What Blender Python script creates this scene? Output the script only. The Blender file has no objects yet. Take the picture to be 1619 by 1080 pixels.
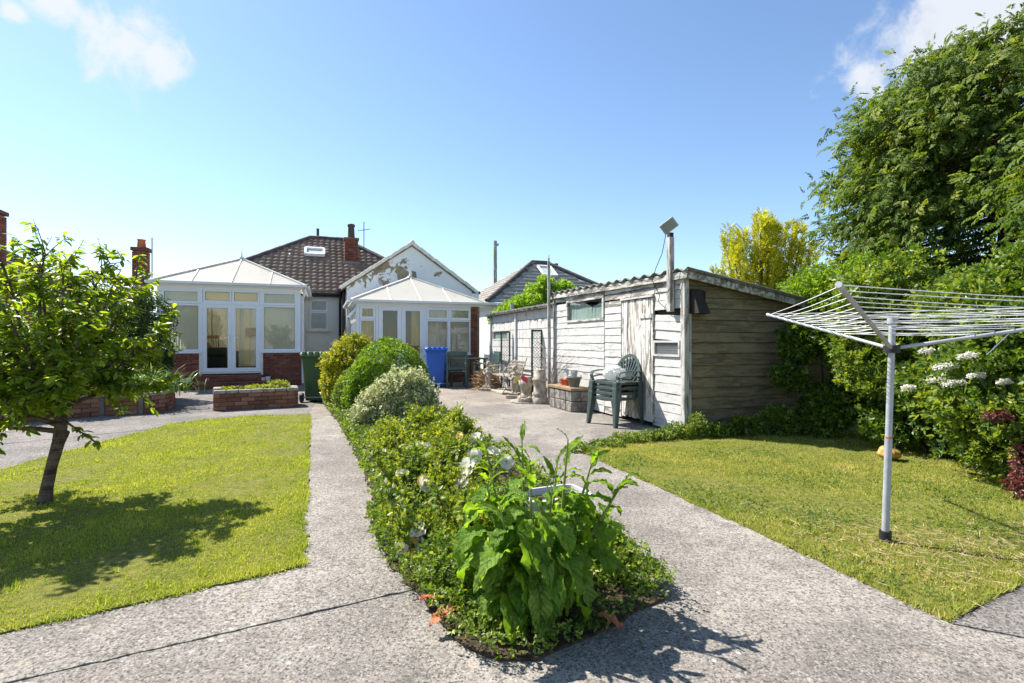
import bpy, math, random
import numpy as np
from mathutils import Vector, Matrix

R = math.radians
S = bpy.context.scene
C = S.collection
random.seed(7)
rng = np.random.default_rng(11)

# ------------------------------------------------------------------ camera
cam_d = bpy.data.cameras.new('camera')
cam_d.lens = 18.0
cam_d.sensor_width = 36.0
cam_d.clip_start = 0.05
cam_d.clip_end = 3000
cam = bpy.data.objects.new('camera', cam_d)
cam.location = (0, 0, 1.25)
cam.rotation_euler = (R(90), 0, 0)
C.objects.link(cam)
S.camera = cam

# ------------------------------------------------------------------ sky, sun, exposure
SUN_EL = R(50)
SUN_TO = Vector((-0.866 * math.cos(SUN_EL), 0.5 * math.cos(SUN_EL), math.sin(SUN_EL)))   # towards the sun
SUN_ROT = math.atan2(SUN_TO.x, SUN_TO.y)
SKY_STRENGTH = 0.1
SUN_STRENGTH = 5.0
EXPOSURE = 1.13
W = bpy.data.worlds.new('World')
S.world = W
W.use_nodes = True
wt = W.node_tree
for n in list(wt.nodes):
    wt.nodes.remove(n)


def wn(kind, **kw):
    n = wt.nodes.new(kind)
    for k, v in kw.items():
        setattr(n, k, v)
    return n


def wm(op, a, b=None, c=None):
    n = wn('ShaderNodeMath', operation=op)
    for i, x in enumerate((a, b, c)):
        if x is None:
            continue
        if isinstance(x, (int, float)):
            n.inputs[i].default_value = x
        else:
            wt.links.new(x, n.inputs[i])
    return n.outputs[0]


sky = wn('ShaderNodeTexSky', sky_type='NISHITA', sun_disc=False, sun_elevation=SUN_EL, sun_rotation=SUN_ROT,
         altitude=10, air_density=1.0, dust_density=0.26, ozone_density=2.8)
tc = wn('ShaderNodeTexCoord')
nz = wn('ShaderNodeTexNoise')
nz.inputs['Scale'].default_value = 13.0
nz.inputs['Detail'].default_value = 9.0
nz.inputs['Roughness'].default_value = 0.62
nz.inputs['Distortion'].default_value = 0.25
wt.links.new(tc.outputs['Generated'], nz.inputs['Vector'])
CLOUDS = [  # direction (as seen from the garden) and size of each cumulus scrap
    ((-612, 810, 476), 0.066), ((-560, 810, 448), 0.045), ((-735, 810, 550), 0.045), ((-790, 810, 522), 0.022),
    ((560, 810, 425), 0.06), ((640, 810, 475), 0.09), ((760, 810, 540), 0.14), ((880, 810, 590), 0.16),
    ((-1500, 200, 900), 0.2), ((-300, -900, 800), 0.22), ((900, -600, 700), 0.2), ((200, 300, 1400), 0.18),
    ((-900, -500, 500), 0.16), ((300, -800, 350), 0.15)]
best = None
for d, rad in CLOUDS:
    dv = Vector(d).normalized()
    sub = wn('ShaderNodeVectorMath', operation='SUBTRACT')
    wt.links.new(tc.outputs['Generated'], sub.inputs[0])
    sub.inputs[1].default_value = dv
    ln = wn('ShaderNodeVectorMath', operation='LENGTH')
    wt.links.new(sub.outputs[0], ln.inputs[0])
    v = wm('SUBTRACT', 1.0, wm('DIVIDE', ln.outputs['Value'], rad))
    best = v if best is None else wm('MAXIMUM', best, v)
val = wm('ADD', wm('MULTIPLY', best, 0.9), wm('MULTIPLY', wm('SUBTRACT', nz.outputs['Fac'], 0.5), 2.4))
mr = wn('ShaderNodeMapRange', interpolation_type='SMOOTHSTEP')
wt.links.new(val, mr.inputs['Value'])
mr.inputs['From Min'].default_value = 0.05
mr.inputs['From Max'].default_value = 0.75
fac = wm('MULTIPLY', mr.outputs['Result'], 0.85)
fac = wm('MULTIPLY', fac, wm('GREATER_THAN', best, -0.9))
mx = wn('ShaderNodeMixRGB')
wt.links.new(fac, mx.inputs['Fac'])
tint = wn('ShaderNodeMixRGB', blend_type='MULTIPLY')
tint.inputs['Fac'].default_value = 1.0
wt.links.new(sky.outputs['Color'], tint.inputs['Color1'])
tint.inputs['Color2'].default_value = (0.96, 0.99, 1.0, 1)          # white balance of the photograph
wt.links.new(tint.outputs['Color'], mx.inputs['Color1'])
mx.inputs['Color2'].default_value = (4.3, 4.4, 4.55, 1)
bg = wn('ShaderNodeBackground')
bg.inputs['Strength'].default_value = SKY_STRENGTH
wt.links.new(mx.outputs['Color'], bg.inputs['Color'])
wo = wn('ShaderNodeOutputWorld')
wt.links.new(bg.outputs[0], wo.inputs[0])

sun_d = bpy.data.lights.new('sun', 'SUN')
sun_d.energy = SUN_STRENGTH
sun_d.angle = R(0.53)
sun_d.color = (1.0, 0.95, 0.87)
sun = bpy.data.objects.new('sun', sun_d)
sun.rotation_euler = (-SUN_TO).to_track_quat('-Z', 'Y').to_euler()
sun.location = SUN_TO * 40
C.objects.link(sun)

vs = S.view_settings
vs.view_transform = 'Standard'
vs.look = 'None'
vs.gamma = 1
vs.use_curve_mapping = False
vs.exposure = EXPOSURE
S.cycles.use_denoising = True
S.cycles.max_bounces = 8
S.cycles.transparent_max_bounces = 24
S.cycles.caustics_reflective = False
S.cycles.caustics_refractive = False

# ------------------------------------------------------------------ frames of reference
TH = R(20.3)                                  # the houses and sheds are turned this much from the view
UX, UY = math.cos(TH), math.sin(TH)
O = Vector((-4.48, 14.71, 0))                 # front-left corner of the smaller conservatory


def H(t, r, z=0.0):                           # house frame -> world
    return Vector((O.x + UX * t - UY * r, O.y + UY * t + UX * r, z))


def g(px, py, z=0.0):                         # where a sight line of the survey photo meets the level z
    y = 810 * (1.25 - z) / (py - 540)
    return Vector(((px - 809.5) / 810 * y, y, z))


# ------------------------------------------------------------------ mesh helpers
class MB:
    def __init__(self):
        self.v, self.f = [], []

    def add(self, vs_, fs_):
        o = len(self.v)
        self.v += [tuple(p) for p in vs_]
        self.f += [tuple(i + o for i in q) for q in fs_]
        return self

    def box(self, x0, x1, y0, y1, z0, z1, M=None):
        p = [Vector(q) for q in ((x0, y0, z0), (x1, y0, z0), (x1, y1, z0), (x0, y1, z0),
                                 (x0, y0, z1), (x1, y0, z1), (x1, y1, z1), (x0, y1, z1))]
        if M is not None:
            p = [M @ q for q in p]
        return self.add(p, ((3, 2, 1, 0), (4, 5, 6, 7), (0, 1, 5, 4), (1, 2, 6, 5), (2, 3, 7, 6), (3, 0, 4, 7)))

    def bar(self, a, b, w, h, up=(0, 0, 1)):   # rectangular bar from a to b
        a, b = Vector(a), Vector(b)
        d = (b - a)
        L = d.length
        d.normalize()
        up = Vector(up)
        s = d.cross(up)
        if s.length < 1e-4:
            s = d.cross(Vector((1, 0, 0)))
        s.normalize()
        n = s.cross(d)
        M = Matrix((s, d, n)).transposed().to_4x4()
        M.translation = a
        return self.box(-w / 2, w / 2, 0, L, -h / 2, h / 2, M)

    def tube(self, pts, rad, n=8, cap=True):
        pts = [Vector(p) for p in pts]
        if isinstance(rad, (int, float)):
            rad = [rad] * len(pts)
        vs_, fs_ = [], []
        prev = None
        for i, p in enumerate(pts):
            d = (pts[min(i + 1, len(pts) - 1)] - pts[max(i - 1, 0)])
            if d.length < 1e-9:
                d = Vector((0, 0, 1))
            d.normalize()
            if prev is None:
                s = d.cross(Vector((0, 0, 1)))
                if s.length < 0.05:
                    s = d.cross(Vector((1, 0, 0)))
            else:
                s = prev - d * prev.dot(d)
            s.normalize()
            prev = s
            b = d.cross(s)
            for k in range(n):
                a = 2 * math.pi * k / n
                vs_.append(p + (s * math.cos(a) + b * math.sin(a)) * rad[i])
        for i in range(len(pts) - 1):
            for k in range(n):
                k2 = (k + 1) % n
                fs_.append((i * n + k, i * n + k2, (i + 1) * n + k2, (i + 1) * n + k))
        if cap:
            m, q = (len(pts) - 1) * n, len(vs_)
            vs_ += vs_[:n] + vs_[m:m + n]
            fs_.append(tuple(range(q + n - 1, q - 1, -1)))
            fs_.append(tuple(range(q + n, q + 2 * n)))
        return self.add(vs_, fs_)

    def lathe(self, prof, n=16, c=(0, 0, 0), sx=1, sy=1):
        vs_, fs_ = [], []
        for r, z in prof:
            for k in range(n):
                a = 2 * math.pi * k / n
                vs_.append((c[0] + r * math.cos(a) * sx, c[1] + r * math.sin(a) * sy, c[2] + z))
        for i in range(len(prof) - 1):
            for k in range(n):
                k2 = (k + 1) % n
                fs_.append((i * n + k, i * n + k2, (i + 1) * n + k2, (i + 1) * n + k))
        m, q = (len(prof) - 1) * n, len(vs_)
        vs_ += vs_[:n] + vs_[m:m + n]
        fs_.append(tuple(range(q + n - 1, q - 1, -1)))
        fs_.append(tuple(range(q + n, q + 2 * n)))
        return self.add(vs_, fs_)

    def ball(self, c, r, n=10, m=7):
        r = (r, r, r) if isinstance(r, (int, float)) else r
        vs_, fs_ = [], []
        for i in range(1, m):
            a = math.pi * i / m
            for k in range(n):
                b = 2 * math.pi * k / n
                vs_.append((c[0] + r[0] * math.sin(a) * math.cos(b), c[1] + r[1] * math.sin(a) * math.sin(b), c[2] + r[2] * math.cos(a)))
        t = len(vs_)
        vs_ += [(c[0], c[1], c[2] + r[2]), (c[0], c[1], c[2] - r[2])]
        for i in range(m - 2):
            for k in range(n):
                k2 = (k + 1) % n
                fs_.append((i * n + k, (i + 1) * n + k, (i + 1) * n + k2, i * n + k2))
        for k in range(n):
            k2 = (k + 1) % n
            fs_.append((t, k, k2))
            fs_.append((t + 1, (m - 2) * n + k2, (m - 2) * n + k))
        return self.add(vs_, fs_)

    def prism(self, poly, z0, z1, M=None):
        n = len(poly)
        p = [Vector((x, y, z0)) for x, y in poly] + [Vector((x, y, z1)) for x, y in poly]
        if M is not None:
            p = [M @ q for q in p]
        f = [tuple(range(n - 1, -1, -1)), tuple(range(n, 2 * n))]
        f += [(i, (i + 1) % n, n + (i + 1) % n, n + i) for i in range(n)]
        return self.add(p, f)

    def slab(self, pts, th):                   # planar polygon with thickness below it
        pts = [Vector(p) for p in pts]
        nrm = (pts[1] - pts[0]).cross(pts[2] - pts[0]).normalized()
        n = len(pts)
        p = [q - nrm * th for q in pts] + pts
        f = [tuple(range(n - 1, -1, -1)), tuple(range(n, 2 * n))]
        f += [(i, (i + 1) % n, n + (i + 1) % n, n + i) for i in range(n)]
        return self.add(p, f)

    def mesh(self, name='m'):
        me = bpy.data.meshes.new(name)
        me.from_pydata(self.v, [], self.f)
        me.update()
        return me

    def build(self, name, mat, parent=None, smooth=False, bevel=0, loc=None, rz=0):
        me = self.mesh(name)
        if smooth:
            me.polygons.foreach_set('use_smooth', [True] * len(me.polygons))
        o = place(name, me, mat, parent)
        if loc is not None:
            o.location = loc
        if rz:
            o.rotation_euler.z = rz
        if bevel:
            b = o.modifiers.new('bevel', 'BEVEL')
            b.width = bevel
            b.segments = 2
            b.limit_method = 'ANGLE'
            b.angle_limit = R(40)
        return o


def place(name, me, mat=None, parent=None):
    if mat is not None and not me.materials:
        me.materials.append(mat)
    o = bpy.data.objects.new(name, me)
    C.objects.link(o)
    o.parent = parent
    return o


def tag(o, label=None, cat=None, group=None, kind=None):
    if label:
        o['label'] = label
    if cat:
        o['category'] = cat
    if group:
        o['group'] = group
    if kind:
        o['kind'] = kind
    return o


def thing(name, label, cat, loc=(0, 0, 0), rz=0.0, group=None):
    o = bpy.data.objects.new(name, None)
    o.empty_display_size = 0.2
    C.objects.link(o)
    o.location = loc
    o.rotation_euler.z = rz
    return tag(o, label, cat, group)


def copy_tree(o, parent=None):
    c = o.copy()
    C.objects.link(c)
    c.parent = parent
    for ch in [x for x in o.children]:
        copy_tree(ch, c)
    return c


def npmesh(name, V, F, rnd=None, smooth=False):
    """V (n,3), F (m,k) index array, rnd (n,) per-vertex tint."""
    me = bpy.data.meshes.new(name)
    V = np.ascontiguousarray(V, dtype=np.float32)
    F = np.ascontiguousarray(F, dtype=np.int32)
    m, k = F.shape
    me.vertices.add(len(V))
    me.vertices.foreach_set('co', V.ravel())
    me.loops.add(m * k)
    me.loops.foreach_set('vertex_index', F.ravel())
    me.polygons.add(m)
    me.polygons.foreach_set('loop_start', np.arange(0, m * k, k, dtype=np.int32))
    if smooth:
        me.polygons.foreach_set('use_smooth', np.ones(m, dtype=bool))
    me.update(calc_edges=True)
    if rnd is not None:
        a = me.attributes.new('rnd', 'FLOAT', 'POINT')
        a.data.foreach_set('value', np.ascontiguousarray(rnd, dtype=np.float32))
    return me


# leaf templates: unit length along +y, normal +z
def tpl_leaf(w=0.42, fold=0.10, droop=0.12):
    v = np.array([(0, 0, 0), (-w / 2, .42, fold), (0, .5, 0), (w / 2, .42, fold), (0, 1, -droop)], dtype=float)
    f = np.array([(0, 2, 1), (0, 3, 2), (1, 2, 4), (2, 3, 4)])
    return v, f


def tpl_kite(w=0.5, fold=0.12):
    v = np.array([(0, 0, 0), (-w / 2, .45, fold), (w / 2, .45, fold), (0, 1, 0)], dtype=float)
    f = np.array([(0, 2, 3), (0, 3, 1)])
    return v, f


def tpl_multi(k, spread, w, seed):           # a sprig: k kites leaving one short stem
    r = np.random.default_rng(seed)
    Vs, Fs = [], []
    for i in range(k):
        v, f = tpl_kite(w)
        a = (i / max(1, k - 1) - .5) * spread + r.normal() * .15
        e = r.normal() * .45
        L = r.uniform(.45, .75)
        v = v * L
        ca, sa, ce, se = math.cos(a), math.sin(a), math.cos(e), math.sin(e)
        x, y, z = v[:, 0], v[:, 1], v[:, 2]
        y, z = y * ce - z * se, y * se + z * ce
        x, y = x * ca + y * sa, -x * sa + y * ca
        y = y + (i % 3) * .14
        Fs.append(f + len(Vs) * 4)
        Vs.append(np.stack([x, y, z], 1))
    return np.concatenate(Vs), np.concatenate(Fs)


def norm(a):
    return a / np.maximum(np.linalg.norm(a, axis=1, keepdims=True), 1e-9)


def leaves(pos, dirv, nrm, size, tpl, rnd=None, jit=0.15):
    """instances of a template baked to arrays; returns V,F,rnd"""
    tv, tf = tpl
    n = len(pos)
    y = norm(dirv)
    z = nrm - y * np.sum(nrm * y, axis=1, keepdims=True)
    bad = np.linalg.norm(z, axis=1) < 1e-3
    z[bad] = np.array([0.3, 0.2, 1.0])
    z = norm(z - y * np.sum(z * y, axis=1, keepdims=True))
    x = np.cross(y, z)
    s = size[:, None, None] if size.ndim == 1 else size[:, None, :]
    P = tv[None] * s
    V = pos[:, None, :] + P[:, :, 0:1] * x[:, None] + P[:, :, 1:2] * y[:, None] + P[:, :, 2:3] * z[:, None]
    F = tf[None] + (np.arange(n) * len(tv))[:, None, None]
    if rnd is None:
        rnd = rng.random(n)
    rr = np.repeat(rnd, len(tv))
    return V.reshape(-1, 3), F.reshape(-1, tf.shape[1]), rr


def cat_arrays(parts):
    Vs, Fs, Rs = [], [], []
    o = 0
    for V, F, r in parts:
        Vs.append(V)
        Fs.append(F + o)
        Rs.append(r)
        o += len(V)
    return np.concatenate(Vs), np.concatenate(Fs), np.concatenate(Rs)


def rand_dirs(n, zbias=0.0):
    d = rng.normal(size=(n, 3))
    d[:, 2] += zbias
    return norm(d)

# ------------------------------------------------------------------ materials
class NT:
    def __init__(self, name):
        self.m = bpy.data.materials.new(name)
        self.m.use_nodes = True
        self.t = self.m.node_tree
        self.bsdf = self.t.nodes['Principled BSDF']
        self.out = self.t.nodes['Material Output']

    def n(self, kind, **kw):
        x = self.t.nodes.new(kind)
        for k, v in kw.items():
            setattr(x, k, v)
        return x

    def l(self, a, b):
        self.t.links.new(a, b)

    def m_(self, op, a, b=None, clamp=False):
        x = self.n('ShaderNodeMath', operation=op, use_clamp=clamp)
        for i, q in enumerate((a, b)):
            if q is None:
                continue
            if isinstance(q, (int, float)):
                x.inputs[i].default_value = q
            else:
                self.l(q, x.inputs[i])
        return x.outputs[0]

    def coords(self, kind='Object', scale=(1, 1, 1), rand=False):
        tc_ = self.n('ShaderNodeTexCoord')
        mp = self.n('ShaderNodeMapping')
        mp.inputs['Scale'].default_value = scale
        if kind == 'World':
            geo = self.n('ShaderNodeNewGeometry')
            self.l(geo.outputs['Position'], mp.inputs['Vector'])
        else:
            self.l(tc_.outputs[kind], mp.inputs['Vector'])
        if rand:
            oi = self.n('ShaderNodeObjectInfo')
            mu = self.n('ShaderNodeVectorMath', operation='SCALE')
            mu.inputs[0].default_value = (37.0, 17.0, 23.0)
            self.l(oi.outputs['Random'], mu.inputs['Scale'])
            self.l(mu.outputs[0], mp.inputs['Location'])
        return mp.outputs[0]

    def noise(self, vec, scale, detail=4, rough=.55, dist=0):
        x = self.n('ShaderNodeTexNoise')
        x.inputs['Scale'].default_value = scale
        x.inputs['Detail'].default_value = detail
        x.inputs['Roughness'].default_value = rough
        x.inputs['Distortion'].default_value = dist
        self.l(vec, x.inputs['Vector'])
        return x.outputs['Fac']

    def voro(self, vec, scale, out='Distance', feature='F1'):
        x = self.n('ShaderNodeTexVoronoi', feature=feature)
        x.inputs['Scale'].default_value = scale
        self.l(vec, x.inputs['Vector'])
        return x.outputs[out]

    def ramp(self, fac, stops):
        x = self.n('ShaderNodeValToRGB')
        e = x.color_ramp.elements
        while len(e) < len(stops):
            e.new(0.5)
        for i, (p, c) in enumerate(stops):
            e[i].position = p
            e[i].color = (*c, 1) if len(c) == 3 else c
        self.l(fac, x.inputs['Fac'])
        return x.outputs['Color']

    def mix(self, fac, a, b, mode='MIX'):
        x = self.n('ShaderNodeMixRGB', blend_type=mode)
        for i, q in ((0, fac), (1, a), (2, b)):
            if isinstance(q, (int, float)):
                x.inputs[i].default_value = q
            elif isinstance(q, tuple):
                x.inputs[i].default_value = (*q, 1)
            else:
                self.l(q, x.inputs[i])
        return x.outputs[0]

    def step(self, v, lo, hi):
        x = self.n('ShaderNodeMapRange', interpolation_type='SMOOTHSTEP')
        x.inputs['From Min'].default_value = lo
        x.inputs['From Max'].default_value = hi
        self.l(v, x.inputs['Value'])
        return x.outputs['Result']

    def orand(self):
        return self.n('ShaderNodeObjectInfo').outputs['Random']

    def bump(self, h, strength=.4, dist=.01):
        x = self.n('ShaderNodeBump')
        x.inputs['Strength'].default_value = strength
        x.inputs['Distance'].default_value = dist
        self.l(h, x.inputs['Height'])
        self.l(x.outputs[0], self.bsdf.inputs['Normal'])

    def fin(self, col=None, rough=.7, spec=.3, metal=0):
        b = self.bsdf
        if col is not None:
            if isinstance(col, tuple):
                b.inputs['Base Color'].default_value = (*col, 1)
            else:
                self.l(col, b.inputs['Base Color'])
        if isinstance(rough, (int, float)):
            b.inputs['Roughness'].default_value = rough
        else:
            self.l(rough, b.inputs['Roughness'])
        b.inputs['Specular IOR Level'].default_value = spec
        b.inputs['Metallic'].default_value = metal
        return self.m


def simple(name, c1, c2=None, scale=8, rough=.6, spec=.3, metal=0, bump=0, bscale=40, rand=True, stretch=(1, 1, 1), bdist=.005, var=0.0):
    t = NT(name)
    v = t.coords('Object', stretch, rand)
    c2 = c2 or tuple(x * .8 for x in c1)
    f = t.noise(v, scale, 5, .6)
    col = t.mix(t.step(f, .32, .68), c1, c2)
    if var:
        k = t.m_('ADD', t.m_('MULTIPLY', t.orand(), var * 2), 1 - var)
        cb = t.n('ShaderNodeCombineColor')
        for i in range(3):
            t.l(k, cb.inputs[i])
        col = t.mix(1.0, col, cb.outputs[0], 'MULTIPLY')
    if bump:
        t.bump(t.noise(v, bscale, 5, .65), bump, bdist)
    return t.fin(col, rough, spec, metal)


M = {}


def make_concrete(name, tint, dark=1.0):
    t = NT(name)
    v = t.coords('World')
    big = t.noise(v, 0.9, 5, .62)
    mid = t.noise(v, 8.0, 6, .75)
    sp = t.noise(v, 50, 6, .85)
    vo = t.voro(v, 150, 'Color')
    sepv = t.n('ShaderNodeSeparateColor')
    t.l(vo, sepv.inputs[0])
    vd = t.voro(v, 150, 'Distance')
    base = t.mix(t.step(big, .36, .64), tuple(x * .66 for x in tint), tuple(x * 1.2 for x in tint))
    base = t.mix(t.m_('MULTIPLY', t.step(mid, .46, .62), .55), base, tuple(x * .50 for x in tint))
    # worn surface: stones showing, light and dark
    base = t.mix(t.m_('MULTIPLY', t.step(sp, .505, .58), .85), base, tuple(x * .26 for x in tint))
    base = t.mix(t.m_('MULTIPLY', t.step(sp, .46, .36), .6), base, tuple(min(1, x * 1.7) for x in tint))
    stone = t.m_('MULTIPLY', t.step(sepv.outputs[0], .80, .86), t.step(vd, .62, .38))
    base = t.mix(t.m_('MULTIPLY', stone, .55), base, (.44, .41, .37))
    stone2 = t.m_('MULTIPLY', t.step(sepv.outputs[1], .80, .86), t.step(vd, .55, .35))
    base = t.mix(t.m_('MULTIPLY', stone2, .7), base, (.10, .095, .09))
    v2 = t.coords('World', (1, 1, .2))
    pc = t.n('ShaderNodeSeparateColor')
    t.l(t.voro(v2, 88, 'Color'), pc.inputs[0])
    pd_ = t.voro(v2, 88, 'Distance')
    base = t.mix(t.m_('MULTIPLY', t.m_('MULTIPLY', t.step(pc.outputs[0], .70, .74), t.step(pd_, .60, .40)), .8), base, tuple(x * .22 for x in tint))
    base = t.mix(t.m_('MULTIPLY', t.m_('MULTIPLY', t.step(pc.outputs[1], .80, .84), t.step(pd_, .55, .35)), .4), base, tuple(min(1, x * 1.8) for x in tint))
    # lichen and damp stains
    st = t.noise(v, 2.1, 7, .72, .6)
    base = t.mix(t.m_('MULTIPLY', t.step(st, .54, .68), .6), base, (.085, .08, .068))
    st2 = t.noise(v, 3.4, 6, .7, .4)
    base = t.mix(t.m_('MULTIPLY', t.step(st2, .60, .72), .4), base, (.50, .42, .31))
    lich = t.m_('MULTIPLY', t.step(t.voro(v, 13, 'Distance'), .20, .10), t.step(t.noise(v, 1.6, 3), .5, .62))
    base = t.mix(t.m_('MULTIPLY', lich, .5), base, (.60, .60, .56))
    h = t.m_('ADD', t.m_('MULTIPLY', sp, -.7), t.m_('MULTIPLY', t.noise(v, 230, 2), .5))
    t.bump(h, .75, .006)
    return t.fin(base, .9, .2)


M['concrete'] = make_concrete('concrete', (.282, .255, .222))
M['concrete_patio'] = make_concrete('concrete_patio', (.30, .255, .21))
M['paving_grey'] = make_concrete('paving_grey', (.215, .195, .18))
M['kerb'] = make_concrete('kerb_concrete', (.17, .155, .135))


def make_soil(name, c1, c2):
    t = NT(name)
    v = t.coords('World')
    f = t.noise(v, 22, 8, .7)
    t.bump(f, .9, .02)
    return t.fin(t.mix(t.step(f, .35, .65), c1, c2), .95, .1)


M['soil'] = make_soil('soil', (.035, .026, .018), (.10, .075, .05))
M['turf'] = make_soil('turf_soil', (.10, .11, .025), (.21, .19, .055))
M['field'] = make_soil('rough_ground', (.07, .09, .03), (.14, .13, .06))


def make_leaf(name, c0, c1, c2, trans=.42, rough=.42, spec=.45, tcol=None, wob=0.0):
    t = NT(name)
    a = t.n('ShaderNodeAttribute', attribute_name='rnd')
    f = a.outputs['Fac']
    if wob:
        v = t.coords('Object')
        f = t.m_('ADD', f, t.m_('MULTIPLY', t.m_('SUBTRACT', t.noise(v, 3.0, 3), .5), wob), True)
    f = t.m_('ADD', f, t.m_('MULTIPLY', t.orand(), .0))
    col = t.ramp(f, [(0, c0), (.5, c1), (1, c2)])
    t.fin(col, rough, spec)
    tr = t.n('ShaderNodeBsdfTranslucent')
    tc2 = t.mix(1.0, col, tcol or (1.5, 1.45, .65), 'MULTIPLY')
    t.l(tc2, tr.inputs['Color'])
    ms = t.n('ShaderNodeMixShader')
    ms.inputs[0].default_value = trans
    t.l(t.bsdf.outputs[0], ms.inputs[1])
    t.l(tr.outputs[0], ms.inputs[2])
    t.l(ms.outputs[0], t.out.inputs['Surface'])
    return t.m


M['grass'] = make_leaf('grass', (.19, .265, .036), (.34, .385, .058), (.53, .49, .14), .47, .5, .2, tcol=(1.35, 1.35, .65), wob=1.0)
M['grass_dry'] = make_leaf('grass_dry', (.18, .255, .038), (.34, .365, .066), (.58, .49, .19), .44, .55, .2, tcol=(1.3, 1.3, .7), wob=1.3)
M['cherry'] = make_leaf('cherry_leaf', (.08, .14, .014), (.16, .245, .024), (.34, .39, .06), .56, .40, .32, tcol=(1.9, 1.75, .5))
M['dock'] = make_leaf('dock_leaf', (.10, .20, .018), (.17, .30, .03), (.34, .46, .10), .52, .58, .22, tcol=(1.7, 1.6, .5))
# veins and browned margins of the dock leaves
_dm = M['dock']
_t = _dm.node_tree


def _nn(kind, **kw):
    x = _t.nodes.new(kind)
    for k_, v_ in kw.items():
        setattr(x, k_, v_)
    return x


def _ma(op, a, b=None):
    x = _nn('ShaderNodeMath', operation=op)
    for i, q in enumerate((a, b)):
        if q is None:
            continue
        if isinstance(q, (int, float)):
            x.inputs[i].default_value = q
        else:
            _t.links.new(q, x.inputs[i])
    return x.outputs[0]


_s = _nn('ShaderNodeAttribute', attribute_name='along').outputs['Fac']
_q = _nn('ShaderNodeAttribute', attribute_name='across').outputs['Fac']
_ph = _ma('FRACT', _ma('MULTIPLY', _ma('SUBTRACT', _s, _ma('MULTIPLY', _q, .16)), 13.0))
_vein = _ma('SUBTRACT', 1.0, _ma('MINIMUM', _ma('MULTIPLY', _ma('ABSOLUTE', _ma('SUBTRACT', _ph, .5)), 9.0), 1.0))
_mid = _ma('SUBTRACT', 1.0, _ma('MINIMUM', _ma('MULTIPLY', _q, 16.0), 1.0))
_all = _ma('MAXIMUM', _ma('MULTIPLY', _vein, .55), _mid)
_bs = _t.nodes['Principled BSDF']
_src = _bs.inputs['Base Color'].links[0].from_socket
_mx = _nn('ShaderNodeMixRGB')
_t.links.new(_ma('MULTIPLY', _all, .55), _mx.inputs[0])
_t.links.new(_src, _mx.inputs[1])
_mx.inputs[2].default_value = (.34, .42, .14, 1)
_no = _nn('ShaderNodeTexNoise')
_no.inputs['Scale'].default_value = 22.0
_tc = _nn('ShaderNodeTexCoord')
_t.links.new(_tc.outputs['Object'], _no.inputs['Vector'])
_ed = _ma('MULTIPLY', _ma('GREATER_THAN', _ma('ADD', _ma('MULTIPLY', _q, .42), _no.outputs['Fac']), .99), .8)
_mx2 = _nn('ShaderNodeMixRGB')
_t.links.new(_ed, _mx2.inputs[0])
_t.links.new(_mx.outputs[0], _mx2.inputs[1])
_mx2.inputs[2].default_value = (.30, .24, .07, 1)
_t.links.new(_mx2.outputs[0], _bs.inputs['Base Color'])
_bp = _nn('ShaderNodeBump')
_bp.inputs['Strength'].default_value = 1.0
_bp.inputs['Distance'].default_value = .007
_n2 = _nn('ShaderNodeTexNoise')
_n2.inputs['Scale'].default_value = 70.0
_t.links.new(_tc.outputs['Object'], _n2.inputs['Vector'])
_t.links.new(_ma('SUBTRACT', _n2.outputs['Fac'], _all), _bp.inputs['Height'])
_t.links.new(_bp.outputs[0], _bs.inputs['Normal'])
M['rust'] = make_leaf('withered_leaf', (.35, .09, .03), (.42, .13, .05), (.5, .2, .09), .25, .6, .3, tcol=(1.2, .9, .7))
M['rose_leaf'] = make_leaf('rose_leaf', (.06, .115, .018), (.15, .22, .028), (.34, .37, .06), .45, .42, .4, tcol=(1.6, 1.5, .55), wob=.7)
M['ground_leaf'] = make_leaf('ground_leaf', (.05, .10, .018), (.12, .20, .028), (.28, .34, .06), .42, .45, .35, tcol=(1.6, 1.5, .55), wob=.7)
M['box'] = make_leaf('box_leaf', (.05, .12, .012), (.11, .21, .018), (.23, .34, .04), .42, .38, .45, tcol=(1.6, 1.5, .5))
M['golden'] = make_leaf('golden_leaf', (.10, .17, .02), (.32, .36, .03), (.62, .54, .05), .40, .4, .4, tcol=(1.25, 1.2, .6), wob=.8)
M['variegated'] = make_leaf('variegated_leaf', (.10, .16, .05), (.42, .46, .22), (.80, .79, .56), .34, .45, .35, tcol=(1.15, 1.1, .8))
M['conifer'] = make_leaf('conifer_spray', (.045, .088, .017), (.11, .172, .028), (.27, .31, .058), .40, .6, .2, tcol=(1.6, 1.5, .5), wob=.8)
M['goldcon'] = make_leaf('golden_conifer', (.33, .36, .02), (.56, .55, .03), (.74, .70, .10), .36, .5, .3, tcol=(1.15, 1.15, .5))
M['privet'] = make_leaf('privet_leaf', (.08, .16, .016), (.16, .27, .025), (.29, .40, .05), .46, .4, .4, tcol=(1.6, 1.5, .5))
M['bramble'] = make_leaf('bramble_leaf', (.04, .09, .014), (.11, .19, .024), (.26, .33, .06), .42, .42, .4, tcol=(1.65, 1.5, .5), wob=.8)
M['darkleaf'] = make_leaf('dark_shrub_leaf', (.02, .05, .012), (.045, .09, .02), (.10, .15, .035), .28, .45, .4)
M['redleaf'] = make_leaf('red_shrub_leaf', (.09, .03, .028), (.17, .055, .045), (.30, .13, .09), .3, .4, .5, tcol=(1.3, .8, .7))
M['limegreen'] = make_leaf('lime_leaf', (.14, .26, .025), (.24, .40, .04), (.36, .50, .08), .45, .42, .4)
M['iris'] = make_leaf('strap_leaf', (.05, .11, .02), (.09, .18, .035), (.20, .27, .06), .36, .4, .5)
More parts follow.
